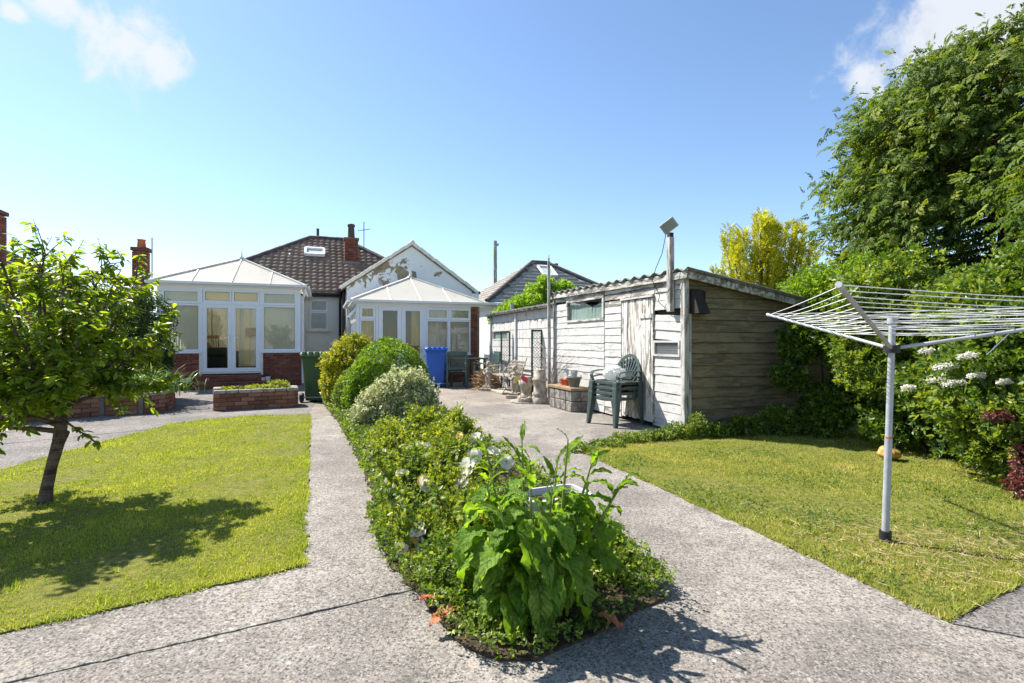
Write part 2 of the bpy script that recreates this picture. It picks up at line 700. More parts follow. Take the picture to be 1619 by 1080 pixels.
M['straw'] = make_leaf('dried_stalk', (.30, .19, .10), (.45, .31, .18), (.60, .46, .30), .25, .7, .2, tcol=(1.1, 1, .8))
M['petal_white'] = make_leaf('white_petal', (.80, .77, .60), (.86, .84, .72), (.90, .89, .82), .5, .5, .3, tcol=(1.0, .98, .88))
M['petal_yellow'] = make_leaf('yellow_petal', (.80, .60, .12), (.85, .70, .22), (.88, .80, .45), .35, .5, .3, tcol=(1.0, .95, .6))
M['elder'] = make_leaf('elder_flower', (.62, .60, .50), (.75, .73, .65), (.84, .83, .78), .3, .6, .2, tcol=(1, 1, .95))


def make_bark(name, c1, c2, rough=.85):
    t = NT(name)
    v = t.coords('Object', (1, 1, 1))
    f = t.noise(v, 18, 6, .7, .8)
    r = t.noise(t.coords('Object', (6, 6, 55)), 1.0, 3)
    f2 = t.m_('ADD', t.m_('MULTIPLY', f, .5), t.m_('MULTIPLY', r, .5))
    t.bump(f2, .9, .012)
    return t.fin(t.mix(t.step(f2, .38, .62), c1, c2), rough, .25)


M['bark'] = make_bark('cherry_bark', (.05, .032, .024), (.17, .125, .10))
M['twig'] = make_bark('twig', (.06, .045, .03), (.16, .12, .08))
M['deadtwig'] = make_bark('dead_twig', (.16, .13, .11), (.34, .30, .26))


def make_brick(name, c1, c2, c3):
    t = NT(name)
    v = t.coords('Object', (1, 1, 1), True)
    col = t.ramp(t.orand(), [(0, c1), (.55, c2), (1, c3)])
    f = t.noise(v, 30, 6, .7)
    col = t.mix(t.m_('MULTIPLY', t.step(f, .45, .7), .55), col, tuple(x * .45 for x in c1))
    f2 = t.noise(v, 9, 4, .7)
    col = t.mix(t.m_('MULTIPLY', t.step(f2, .6, .75), .4), col, (.42, .36, .32))
    t.bump(t.noise(v, 90, 4, .7), .6, .004)
    return t.fin(col, .85, .25)


M['brick'] = make_brick('red_brick', (.15, .055, .038), (.22, .082, .055), (.28, .12, .085))
M['brick_old'] = make_brick('old_brick', (.17, .075, .045), (.27, .12, .07), (.36, .18, .12))
M['mortar'] = simple('mortar', (.33, .27, .23), (.22, .18, .155), 20, .95, .1, bump=.5)
M['blockstone'] = simple('cast_block', (.30, .28, .25), (.12, .11, .095), 12, .9, .2, bump=.8, bscale=45, var=.2)
M['stone'] = simple('cast_stone', (.50, .43, .35), (.24, .205, .165), 14, .9, .2, bump=.6, bscale=60, bdist=.006)
M['coping'] = simple('coping', (.42, .38, .32), (.17, .155, .13), 10, .9, .2, bump=.7)
M['step_tile'] = simple('red_step', (.22, .075, .055), (.13, .05, .04), 12, .6, .3)
M['upvc'] = simple('white_upvc', (.80, .82, .85), (.76, .78, .82), 2.0, .35, .45)
M['upvc_warm'] = simple('aged_upvc', (.76, .74, .68), (.62, .59, .52), 5, .5, .4)
M['gasket'] = simple('gasket', (.12, .12, .12), None, 5, .6)
M['chrome'] = simple('handle_metal', (.75, .75, .76), None, 5, .3, .5, .9)


def make_glass(name, tint=(.92, .95, .94), refl=1.0):
    t = NT(name)
    gl = t.n('ShaderNodeBsdfGlossy')
    gl.inputs['Roughness'].default_value = .015
    tr = t.n('ShaderNodeBsdfTransparent')
    tr.inputs['Color'].default_value = (*tint, 1)
    fr = t.n('ShaderNodeFresnel')
    fr.inputs['IOR'].default_value = 1.62
    gb_ = t.n('ShaderNodeNewGeometry')
    f = t.m_('MULTIPLY', t.m_('MULTIPLY', fr.outputs[0], 1.5 * refl, True), t.m_('SUBTRACT', 1.0, gb_.outputs['Backfacing']))
    v = t.coords('Object')
    b = t.n('ShaderNodeBump')
    b.inputs['Strength'].default_value = .06
    b.inputs['Distance'].default_value = .02
    t.l(t.noise(v, 1.7, 2), b.inputs['Height'])
    t.l(b.outputs[0], gl.inputs['Normal'])
    ms = t.n('ShaderNodeMixShader')
    t.l(f, ms.inputs[0])
    t.l(tr.outputs[0], ms.inputs[1])
    t.l(gl.outputs[0], ms.inputs[2])
    t.l(ms.outputs[0], t.out.inputs['Surface'])
    return t.m


M['glass'] = make_glass('window_glass')
M['glass_dirty'] = make_glass('dusty_glass', (.86, .90, .88), .7)


def make_frosted():
    t = NT('obscured_glass')
    t.fin((.85, .80, .62), .35, .5)
    tr = t.n('ShaderNodeBsdfTranslucent')
    tr.inputs['Color'].default_value = (.95, .90, .70, 1)
    v = t.coords('Object')
    t.bump(t.noise(v, 45, 3, .6, .8), .6, .01)
    ms = t.n('ShaderNodeMixShader')
    ms.inputs[0].default_value = .72
    t.l(t.bsdf.outputs[0], ms.inputs[1])
    t.l(tr.outputs[0], ms.inputs[2])
    t.l(ms.outputs[0], t.out.inputs['Surface'])
    return t.m


M['frosted'] = make_frosted()


def make_polycarb():
    t = NT('polycarbonate')
    v = t.coords('Object')
    f = t.noise(v, 1.3, 5, .7, .5)
    col = t.mix(t.m_('MULTIPLY', t.step(f, .52, .75), .55), (.84, .82, .75), (.70, .62, .48))
    t.fin(col, .4, .4)
    tr = t.n('ShaderNodeBsdfTranslucent')
    t.l(col, tr.inputs['Color'])
    ms = t.n('ShaderNodeMixShader')
    ms.inputs[0].default_value = .58
    t.l(t.bsdf.outputs[0], ms.inputs[1])
    t.l(tr.outputs[0], ms.inputs[2])
    t.l(ms.outputs[0], t.out.inputs['Surface'])
    return t.m


M['polycarb'] = make_polycarb()


def make_fabric(name, c, trans=.4):
    t = NT(name)
    t.fin(c, .8, .15)
    tr = t.n('ShaderNodeBsdfTranslucent')
    tr.inputs['Color'].default_value = (*c, 1)
    ms = t.n('ShaderNodeMixShader')
    ms.inputs[0].default_value = trans
    t.l(t.bsdf.outputs[0], ms.inputs[1])
    t.l(tr.outputs[0], ms.inputs[2])
    t.l(ms.outputs[0], t.out.inputs['Surface'])
    return t.m


M['blind'] = make_fabric('blind_fabric', (.76, .73, .62), .5)
M['curtain_gold'] = make_fabric('gold_curtain', (.52, .40, .16))
M['bag'] = make_fabric('plastic_bag', (.80, .80, .78), .45)
M['cream'] = simple('cream_wall', (.72, .64, .44), (.68, .60, .40), 3, .7)
M['carpet'] = simple('carpet', (.16, .12, .09), None, 30, .95, .1)
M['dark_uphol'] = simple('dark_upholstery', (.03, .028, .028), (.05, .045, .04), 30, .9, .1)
M['wood_varn'] = simple('varnished_wood', (.34, .18, .06), (.24, .12, .04), 6, .4, .4, stretch=(1, 1, 6))
M['red_cloth'] = simple('red_cloth', (.45, .06, .03), None, 8, .8)
M['lamp_shade'] = simple('lamp_shade', (.70, .58, .35), None, 8, .8)


def make_render(name, base, patch, lo, hi, scale=1.3, zc=None, zr=1.2, cx=None, space='Object'):
    t = NT(name)
    v = t.coords(space)
    f = t.noise(v, scale, 7, .62, .5)
    if zc is not None:
        sp = t.n('ShaderNodeSeparateXYZ')
        t.l(t.coords('Object'), sp.inputs[0])
        dz = t.m_('ABSOLUTE', t.m_('SUBTRACT', sp.outputs[2], zc))
        b = t.m_('SUBTRACT', 1.0, t.m_('DIVIDE', dz, zr))
        dx = t.m_('ABSOLUTE', t.m_('SUBTRACT', sp.outputs[0], cx))
        b2 = t.m_('SUBTRACT', 1.0, t.m_('DIVIDE', dx, 1.75))
        f = t.m_('ADD', f, t.m_('MULTIPLY', t.m_('MINIMUM', b, b2), .22))
    k = t.step(f, lo, hi)
    g1 = t.noise(v, 5, 5, .7)
    bc = t.mix(t.m_('MULTIPLY', t.step(g1, .5, .75), .3), base, tuple(x * .72 for x in base))
    col = t.mix(k, bc, t.mix(t.step(g1, .35, .65), patch, tuple(x * .6 for x in patch)))
    t.bump(t.m_('SUBTRACT', t.m_('MULTIPLY', t.noise(v, 60, 4, .7), .3), k), .5, .012)
    return t.fin(col, .85, .2)


M['render_white'] = make_render('white_render', (.76, .76, .74), (.42, .36, .28), .72, .76)
M['render_gable'] = make_render('peeling_gable_render', (.78, .79, .80), (.36, .29, .20), .62, .64, 1.5, 3.72, .62, 1.35)
M['fascia_dark'] = simple('dark_fascia', (.03, .03, .032), None, 5, .5)
M['tile_brown'] = simple('brown_pantile', (.27, .195, .145), (.165, .12, .092), 3.5, .75, .25, bump=.5, rand=False)
M['tile_grey'] = simple('grey_roof_tile', (.36, .335, .30), (.28, .26, .235), 3.0, .8, .2, bump=.5, rand=False)
M['tile_dark'] = simple('dark_ridge_tile', (.12, .10, .09), (.075, .065, .06), 5, .8, .2)
M['lead'] = simple('lead_flashing', (.22, .23, .25), None, 6, .6, .4)
M['terracotta'] = simple('terracotta', (.50, .17, .075), (.38, .12, .055), 9, .8, .2)
M['pot_grey'] = simple('grey_green_plastic', (.17, .19, .16), (.13, .145, .125), 6, .55, .35)
M['galv'] = simple('dull_aluminium', (.42, .43, .45), (.33, .34, .36), 12, .55, .4, .25)
M['cord'] = simple('white_cord', (.78, .78, .77), None, 20, .6)
M['black_plastic'] = simple('black_plastic', (.025, .025, .027), None, 10, .5)
M['stalk'] = simple('green_stalk', (.17, .25, .06), (.22, .20, .07), 12, .5, .3)
M['bin_green'] = simple('bin_green', (.045, .095, .035), (.035, .075, .028), 2.5, .5, .35)
M['bin_blue'] = simple('bin_blue', (.03, .13, .55), (.025, .11, .46), 2.5, .45, .35)
M['bin_lid_green'] = simple('bin_lid_green', (.10, .17, .10), (.07, .12, .07), 3, .5, .35)
M['chair_green'] = simple('chair_green_plastic', (.075, .10, .092), (.055, .078, .07), 4, .42, .4)
M['bench_green'] = simple('painted_green_wood', (.045, .085, .06), (.07, .10, .08), 14, .6, .3, stretch=(1, 1, 3))
M['chair_teal'] = simple('weathered_green_paint', (.055, .10, .09), (.085, .13, .12), 9, .6, .3)
M['iron'] = simple('painted_cast_iron', (.55, .52, .46), (.25, .22, .19), 22, .6, .4)
M['teal_pot'] = simple('teal_pot', (.16, .34, .30), None, 7, .4, .4)
M['orange'] = simple('orange_plastic', (.62, .12, .05), None, 7, .5)
M['pink'] = simple('pink_wing', (.62, .05, .12), None, 7, .5)
M['yellow_wing'] = simple('yellow_wing', (.62, .48, .10), None, 7, .5)
M['planter_white'] = simple('pale_plastic', (.48, .48, .49), (.40, .40, .40), 5, .5, .4)
M['bag_yellow'] = simple('yellow_sack', (.42, .33, .05), (.32, .16, .04), 6, .5)


def make_plank(name, paint, wood1, wood2, lo, hi, axis, dirt=.25):
    """paint flaking off boards; grain runs along axis (0 x, 1 y, 2 z)"""
    t = NT(name)
    sc = [26, 26, 26]
    sc[axis] = 1.6
    vg = t.coords('Object', tuple(sc), True)
    v = t.coords('Object', (1, 1, 1), True)
    gr = t.noise(vg, 1.0, 6, .65, .6)
    wood = t.mix(t.step(gr, .35, .65), wood1, wood2)
    sc2 = [7, 7, 7]
    sc2[axis] = 1.7
    fl = t.noise(t.coords('Object', tuple(sc2), True), 1.6, 6, .68, .4)
    k = t.step(t.m_('ADD', t.m_('ADD', fl, t.m_('MULTIPLY', t.m_('SUBTRACT', gr, .5), .35)), t.m_('MULTIPLY', t.m_('SUBTRACT', t.orand(), .5), .12)), lo, hi)
    pd = t.mix(t.m_('MULTIPLY', t.step(t.noise(v, 6, 5, .7), .45, .75), dirt), paint, tuple(x * .55 for x in paint))
    col = t.mix(k, pd, wood)
    t.bump(t.m_('SUBTRACT', t.m_('MULTIPLY', gr, .6), t.m_('MULTIPLY', k, .5)), .8, .004)
    return t.fin(col, .75, .25)


M['plank_white'] = make_plank('flaking_white_boards', (.50, .49, .465), (.40, .37, .33), (.26, .24, .212), .60, .72, 1, .5)
M['plank_grey'] = make_plank('weathered_boards', (.52, .50, .46), (.27, .24, .205), (.13, .115, .10), .42, .56, 1)
M['plank_door'] = make_plank('weathered_door_boards', (.62, .60, .55), (.34, .29, .24), (.17, .145, .12), .50, .60, 2)
M['post_wood'] = make_plank('weathered_post', (.50, .48, .44), (.30, .27, .24), (.15, .135, .12), .40, .60, 2)
M['plank_dark'] = make_plank('bare_brown_boards', (.25, .20, .12), (.20, .155, .095), (.12, .092, .055), .40, .60, 0, .5)
M['block_white'] = make_render('painted_blockwork', (.54, .525, .50), (.30, .265, .23), .62, .68, 4.0, space='World')
M['corrugated'] = simple('cement_sheet', (.26, .25, .22), (.14, .135, .115), 5, .9, .2, bump=.6)
M['felt'] = simple('roof_felt', (.20, .19, .17), (.09, .085, .075), 12, .95, .1, bump=1.0, bscale=25, bdist=.02)
M['mesh_vent'] = simple('vent_mesh', (.33, .33, .33), (.24, .24, .24), 60, .6, .4, .3)
M['lamp_glass'] = simple('lamp_glass', (.26, .28, .24), None, 3, .2, .6)
M['dark_inside'] = simple('shed_inside', (.045, .04, .035), None, 5, .95, .1)
M['net'] = simple('cloudy_sheet', (.50, .55, .51), (.36, .41, .38), 2, .5, .4)
M['wood_slab'] = simple('brown_slab', (.30, .21, .13), (.20, .14, .085), 6, .8, .2, bump=.5)

# ------------------------------------------------------------------ ground, concrete, lawns
tag(MB().box(-400, 400, -60, 900, -.30, -.06).build('ground', M['field']), kind='structure')
pave = MB().prism([(-16, -5), (9, -5), (9, 3.0), (4.2, 4.2), (3.4, 8), (1.5, 12), (0, 26), (-16, 26)], -.058, -.004).build('pavement', M['paving_grey'])
tag(pave, kind='structure')


def densify(poly, step=.09, jit=.006):
    out = []
    n = len(poly)
    for i in range(n):
        a, b = Vector(poly[i][:2]), Vector(poly[(i + 1) % n][:2])
        k = max(1, min(120, int((b - a).length / step)))
        for j in range(k):
            p = a.lerp(b, j / k)
            if j:
                p += Vector((random.gauss(0, jit), random.gauss(0, jit)))
            out.append((p.x, p.y))
    return out


def slab(poly, mat, top=0.0, jit=.004):
    return MB().prism(densify(poly, .055, jit), -.05, top).build('slab', mat, pave)


gap = .002
slab([(-8.3, -1.75), (-1.798 + gap, 1.893 - gap), (-.435, 2.602), (-.60, 2.9), (-.2, 3.9), (.3, 4.58), (-2.19, 8.88), (.82, 11.2), (3.4, 7.6), (3.6, 3.3), (1.945, 2.262), (6, .1), (5, -4), (-8, -4)], M['concrete'])
slab([(-4.6, .43), (-1.798, 1.9), (-.447, 2.602), (-.62, 2.9), (-.795, 3.085), (-1.171, 2.843), (-4.6, .58)], M['concrete'], .004)
slab([(-1.18, 2.85), (-.79, 3.095), (.3, 4.6), (-2.2, 8.9), (-3.50, 8.86)], M['concrete'], -.001)
slab([(1.955, 2.268), (6.2, .12), (9, 2), (8, 5), (2.66, 2.67)], M['paving_grey'], .002)
slab([(-3.52, 8.87), (-2.2, 8.905), (.82, 11.22), (-.95, 16.2), (-4.4, 14.6), (-4.3, 11.4)], M['concrete_patio'], -.002)
slab([(-3.54, 8.87), (-4.32, 11.4), (-4.42, 14.6), (-9.5, 13.2), (-8.2, 10.6), (-8.6, 7), (-7, 5.5)], M['paving_grey'], -.001)


def inside(P, poly):
    x, y = P[:, 0], P[:, 1]
    c = np.zeros(len(P), bool)
    n = len(poly)
    for i in range(n):
        x1, y1 = poly[i]
        x2, y2 = poly[(i + 1) % n]
        cond = ((y1 > y) != (y2 > y)) & (x < (x2 - x1) * (y - y1) / (y2 - y1 + 1e-12) + x1)
        c ^= cond
    return c


def gpt(px, py):
    p = g(px, py)
    return (p.x, p.y)


def dist_edge(P, poly):
    d = np.full(len(P), 9.0)
    n = len(poly)
    for i in range(n):
        a = np.array(poly[i])
        b = np.array(poly[(i + 1) % n])
        ab = b - a
        tt = np.clip(((P - a) @ ab) / (ab @ ab + 1e-12), 0, 1)
        d = np.minimum(d, np.linalg.norm(P - a - tt[:, None] * ab, axis=1))
    return d


def lumpy(P, s, seed):
    r = np.random.default_rng(seed)
    f = np.zeros(len(P))
    for k in range(7):
        w = r.normal(size=2) * s * (1 + .6 * k)
        f += np.sin(P @ w + r.uniform(0, 6.28)) / (1 + .4 * k)
    return f / 2.4


def lawn(name, label, poly, mat, n0, hgt, seed, straw):
    base = MB().prism(densify(poly, .1, .016), -.045, .012).build('lawn', M['turf'])
    tag(base, kind='structure')
    r = np.random.default_rng(seed)
    pa = np.array(poly)
    lo, hi = pa.min(0) - .03, pa.max(0) + .03
    area = (hi[0] - lo[0]) * (hi[1] - lo[1])
    N = int(area * n0 * 3)
    P = lo + r.random((N, 2)) * (hi - lo)
    dist = np.maximum(np.linalg.norm(P, axis=1), 1.8)
    keep = r.random(N) < np.clip((3.0 / dist) ** 1.3, .10, 1.0)
    P = P[keep]
    e = dist_edge(P, poly)
    ins = inside(P, poly)
    P = P[ins | (e < (.012 + .03 * r.random(len(P))) * (.6 + .6 * lumpy(P, 9.0, 2)))]
    n = len(P)
    dist = np.maximum(np.linalg.norm(P, axis=1), 1.8)
    lump = lumpy(P, 1.6, seed)
    lump2 = lumpy(P, 6.0, seed + 1)
    h = hgt * (.75 + .25 * lump + .22 * lump2) * r.uniform(.55, 1.4, n)
    h = np.maximum(h, hgt * .3)
    e = dist_edge(P, poly)
    h *= 1 + .55 * np.exp(-e / .05)
    tuft = lumpy(P, 24.0, seed + 7)
    h *= 1 + 1.1 * np.clip((tuft - .55) * 3, 0, 1) * (r.random(n) < .55)
    w = .0016 * (dist / 2.2) ** .85 * r.uniform(.8, 1.5, n)
    az = r.uniform(0, 6.283, n)
    lean = r.uniform(.1, 1.15, n)
    la = r.uniform(0, 6.283, n)
    side = np.stack([np.cos(az), np.sin(az), np.zeros(n)], 1)
    ld = np.stack([np.cos(la), np.sin(la)], 1)
    b = np.column_stack([P, np.full(n, .006)])
    mid = b.copy()
    mid[:, :2] += ld * (lean * h * .3)[:, None]
    mid[:, 2] += h * .62
    tip = b.copy()
    tip[:, :2] += ld * (lean * h * .95)[:, None]
    tip[:, 2] += h * (1.08 - .32 * lean)
    tip = tip * .8 + mid * .2
    V = np.stack([b - side * w[:, None] * 1.25, b + side * w[:, None] * 1.25, tip], 1).reshape(-1, 3)
    F = np.arange(n * 3).reshape(-1, 3)
    rr = np.clip(.36 + straw + (.17 + straw) * lump + (.10 + straw) * lump2 + r.normal(0, .17, n) + (r.random(n) < .06) * .4, 0, 1)
    me = npmesh(name, V, F, np.repeat(rr, 3))
    o = place(name, me, mat)
    tag(o, label, 'grass', kind='stuff')
    return o


LAWN_L = [(-6.6, -.55), gpt(0, 1005), gpt(240, 951), gpt(475, 897), gpt(482, 790), gpt(487, 700), gpt(490, 657),
          gpt(420, 658), gpt(330, 664), gpt(270, 672), gpt(200, 690), gpt(120, 712), gpt(60, 728), gpt(0, 745), (-6.3, 4.2), (-7.5, 2)]
LAWN_R = [gpt(1500, 985), gpt(1340, 908), gpt(1150, 820), gpt(920, 715), (1.5, 6.5), (2.45, 6.9), (3.6, 7.2), (5.2, 6.8), (5.2, 4.2), (4.45, 3.62), gpt(1619, 920)]
lawn('grass', 'bright mown grass of the lawn around the small cherry tree', LAWN_L, M['grass'], 7600, .024, 3, .0)
lawn('grass', 'patchy mown grass with straw under the rotary clothes line', LAWN_R, M['grass_dry'], 7600, .026, 5, .04)

# dry clippings lying on the right lawn
n = 1100
a0 = rng.uniform(0, 6.28, n)
c0 = np.array([2.35, 3.05]) + rng.normal(size=(n, 2)) * np.array([.42, .30])
c1 = np.array([3.1, 2.95]) + rng.normal(size=(n, 2)) * np.array([.5, .22])
pp = np.where((rng.random(n) < .55)[:, None], c0, c1)
ok = inside(pp, LAWN_R)
pp, a0 = pp[ok], a0[ok]
n = len(pp)
L = rng.uniform(.04, .13, n)
pos = np.column_stack([pp, rng.uniform(.022, .04, n)])
dr = np.stack([np.cos(a0), np.sin(a0), rng.normal(0, .12, n)], 1)
v_, f_, r_ = leaves(pos, dr, np.tile([0, 0, 1.0], (n, 1)) + rng.normal(0, .4, (n, 3)), np.column_stack([np.full(n, .0035), L, L]), tpl_kite(1.0, .0), rng.uniform(.4, 1, n))
tag(place('grass_clippings', npmesh('grass_clippings', v_, f_, r_), M['straw']), 'pale dry clippings strewn round the foot of the clothes line', 'clippings', kind='stuff')

# planting bed between the two paths
BED = [gpt(512, 640), gpt(535, 668), gpt(556, 705), gpt(575, 745), gpt(590, 785), gpt(592, 840), gpt(612, 890), gpt(655, 935), gpt(690, 980),
       gpt(735, 1025), gpt(790, 1046), gpt(850, 1046), gpt(930, 1010), gpt(1050, 950), gpt(1045, 930), gpt(1000, 893), gpt(955, 850), gpt(890, 785), gpt(790, 715), gpt(715, 668), gpt(680, 640), gpt(640, 625), gpt(560, 622)]
tag(MB().prism(densify(BED, .08, .012), -.04, .012).build('soil_bed', M['soil']), kind='structure')
kb = thing('edging_stone', 'worn dark concrete edging stone at the tip of the flower bed', 'edging stone', (.73, 2.52, 0))
q0, q1 = g(1000, 893), g(1052, 940)
d0 = math.atan2(q1.y - q0.y, q1.x - q0.x)
kb.location = ((q0.x + q1.x) / 2 - .03, (q0.y + q1.y) / 2, 0)
kb.rotation_euler.z = d0
MB().prism([(-.22, -.05), (-.1, -.065), (.12, -.06), (.2, -.045), (.215, .03), (.1, .045), (-.15, .05), (-.225, .02)], -.02, .085).build('block', M['kerb'], kb, bevel=.012)

# ------------------------------------------------------------------ builders for brick, windows, roofs
BRK = []
for i in range(4):
    m = MB()
    r = random.Random(i)
    m.box(0, .215, 0, .05, 0, .065)
    m.v = [(x + r.uniform(-.002, .002), y + r.uniform(-.003, .003), z + r.uniform(-.0015, .0015)) for x, y, z in m.v]
    BRK.append(m)
BRICK_ME = {}


def brick_me(mat, i, half=False):
    k = (mat.name, i, half)
    if k not in BRICK_ME:
        me = BRK[i].mesh('brick')
        if half:
            for v in me.vertices:
                v.co.x *= .477
        me.materials.append(mat)
        BRICK_ME[k] = me
    return BRICK_ME[k]


def brick_face(parent, a, b, z0, courses, mat, hole=None, proud=.0, name='brick'):
    """running-bond bricks along the face from a to b (2D, outward side on the right), as children of parent"""
    a, b = Vector(a), Vector(b)
    L = (b - a).length
    ang = math.atan2(b.y - a.y, b.x - a.x)
    d = (b - a).normalized()
    for c in range(courses):
        x = 0.0 if c % 2 == 0 else -.1125
        z = z0 + c * .075
        while x < L - .05:
            half = False
            xs = x
            if x < -.01:
                xs, half = 0.0, True
            if L - x < .21:
                half = True
            if half and L - xs < .1:
                break
            mid = xs + .05 if half else xs + .107
            if not (hole and hole[0] < mid < hole[1] and z < hole[2]):
                o = place(name, brick_me(mat, random.randrange(4), half), None, parent)
                p = a + d * xs
                o.location = (p.x, p.y, z + .005)
                o.rotation_euler.z = ang
                if proud:
                    o.location += Vector((d.y, -d.x, 0)) * random.uniform(0, proud)
            x += .225


def frame(parent, name, w, h, fw, dep, mat, loc, rz=0, pane=None, gasket=True):
    """rectangular sash: frame with a pane child. local x right, z up, outward -y"""
    m = MB()
    m.box(0, fw, 0, dep, 0, h)
    m.box(w - fw, w, 0, dep, 0, h)
    m.box(fw, w - fw, 0, dep, 0, fw)
    m.box(fw, w - fw, 0, dep, h - fw, h)
    o = m.build(name, mat, parent, bevel=.006)
    o.location = loc
    o.rotation_euler.z = rz
    p = MB().box(fw - .004, w - fw + .004, dep * .45, dep * .45 + .006, fw - .004, h - fw + .004).build('pane', pane or M['glass'], o)
    if gasket:
        gk = MB()
        t = .006
        gk.box(fw, fw + t, dep * .25, dep * .44, fw, h - fw)
        gk.box(w - fw - t, w - fw, dep * .25, dep * .44, fw, h - fw)
        gk.box(fw + t, w - fw - t, dep * .25, dep * .44, fw, fw + t)
        gk.box(fw + t, w - fw - t, dep * .25, dep * .44, h - fw - t, h - fw)
        gk.build('gasket', M['gasket'], o)
    return o


def finial(parent, loc):
    MB().lathe([(.05, 0), (.05, .03), (.02, .05), (.03, .09), (.012, .12), (.022, .16), (.006, .2), (.004, .28)], 8, loc).build('finial', M['upvc'], parent, True)


def hip_cons_roof(parent, w, dep, run, ez, az, ov, bars, bandz=.10):
    """hipped conservatory roof; ridge runs back from the apex to the house"""
    cx = w / 2
    A = Vector((cx, run, az))
    B = Vector((cx, dep, az))
    fl, fr = Vector((-ov, -ov, ez)), Vector((w + ov, -ov, ez))
    bl, br = Vector((-ov, dep, ez)), Vector((w + ov, dep, ez))
    # front panels between glazing bars
    xs = [-ov] + list(bars) + [w + ov]

    def up(x):                                  # where a bar starting at x on the eave ends
        if abs(x - cx) < .02:
            return A.copy()
        if x < cx:
            t = (x - fl.x) / (A.x - fl.x)
            return fl.lerp(A, t)
        t = (fr.x - x) / (fr.x - A.x)
        return fr.lerp(A, t)
    for i in range(len(xs) - 1):
        a, b = xs[i], xs[i + 1]
        pts = [Vector((a, -ov, ez)), Vector((b, -ov, ez))]
        ub, ua = up(b), up(a)
        if i < len(xs) - 2:
            pts.append(ub)
        if i > 0:
            pts.append(ua)
        if i == 0:
            pts = [fl, Vector((b, -ov, ez)), ub]
        if i == len(xs) - 2:
            pts = [Vector((a, -ov, ez)), fr, ua]
        MB().slab(pts, .025).build('roof_panel', M['polycarb'], parent)
    for x in bars:
        s = Vector((x, -ov - .01, ez + .012))
        e = up(x) + Vector((0, 0, .012))
        MB().bar(s, e, .034, .02).build('glazing_bar', M['upvc_warm'], parent)
    n_side = 3
    for side, f, bk in ((1, fr, br), (-1, fl, bl)):
        for k in range(n_side):
            t0, t1 = k / n_side, (k + 1) / n_side
            def pt(t):
                y = f.y + (dep - f.y) * t
                top = A if y < run else Vector((cx, y, az))
                if y < run:
                    tt = (y - f.y) / (run - f.y)
                    top = f.lerp(A, tt)
                return Vector((f.x, y, ez)), top
            (e0, u0), (e1, u1) = pt(t0), pt(t1)
            pts = [e0, e1, u1]
            y0 = f.y + (dep - f.y) * t0
            y1 = f.y + (dep - f.y) * t1
            if y0 < run < y1:
                pts.append(A)
            if k > 0:
                pts.append(u0)
            if side < 0:
                pts = pts[::-1]
            MB().slab(pts, .025).build('roof_panel', M['polycarb'], parent)
            if k:
                MB().bar(e0 + Vector((0, 0, .012)), u0 + Vector((0, 0, .012)), .05, .03).build('glazing_bar', M['upvc_warm'], parent)
    for f in (fl, fr):
        MB().bar(f + Vector((0, 0, .02)), A + Vector((0, 0, .02)), .065, .035).build('hip_bar', M['upvc_warm'], parent)
    MB().bar(A + Vector((0, -.02, .03)), B + Vector((0, 0, .03)), .12, .07).build('ridge', M['upvc_warm'], parent)
    finial(parent, (cx, run, az + .05))
    # gutter along the eaves
    gt = MB()
    prof = [(-.06, 0), (-.05, -.06), (.0, -.08), (.05, -.06), (.06, 0), (.045, 0), (.0, -.062), (-.045, 0)]
    for a, b in (((-ov - .05, -ov - .05), (w + ov + .05, -ov - .05)),):
        n = len(prof)
        for x in (a[0], b[0]):
            pass
        vs_ = [(a[0], a[1] + p[0], ez + .01 + p[1]) for p in prof] + [(b[0], b[1] + p[0], ez + .01 + p[1]) for p in prof]
        gt.add(vs_, [(i, (i + 1) % n, n + (i + 1) % n, n + i) for i in range(n)] + [tuple(range(n - 1, -1, -1)), tuple(range(n, 2 * n))])
    for x in (-ov - .05, w + ov + .05):
        vs_ = [(x + p[0], -ov + .012, ez + .008 + p[1]) for p in prof] + [(x + p[0], dep, ez + .008 + p[1]) for p in prof]
        n = len(prof)
        gt.add(vs_, [(i, (i + 1) % n, n + (i + 1) % n, n + i) for i in range(n)] + [tuple(range(n - 1, -1, -1)), tuple(range(n, 2 * n))])
    gt.build('gutter', M['upvc'], parent)
    eb = MB()
    eb.box(-ov + .04, w + ov - .04, -ov + .04, -ov + .10, ez - bandz, ez - .03)
    eb.box(-ov + .04, -ov + .10, -ov + .102, dep, ez - bandz, ez - .031)
    eb.box(w + ov - .10, w + ov - .04, -ov + .102, dep, ez - bandz, ez - .031)
    eb.build('eaves_beam', M['upvc'], parent)


def blind(label, w, h, loc_world, rz, slat=.085, mat=None):
    t = thing('vertical_blind', label, 'blind', loc_world, rz)
    m = MB()
    x = 0
    while x < w - .02:
        a = R(random.uniform(12, 24))
        cx, cy = x + slat / 2, 0
        dx, dy = math.cos(a) * slat / 2, math.sin(a) * slat / 2
        m.add([(cx - dx, cy - dy, 0), (cx + dx, cy + dy, 0), (cx + dx, cy + dy, h), (cx - dx, cy - dy, h)], [(0, 1, 2, 3)])
        x += slat * .86
    m.build('slats', mat or M['blind'], t)
    MB().box(-.02, w + .02, -.02, .02, h + .001, h + .035).build('headrail', M['upvc'], t)
    return t


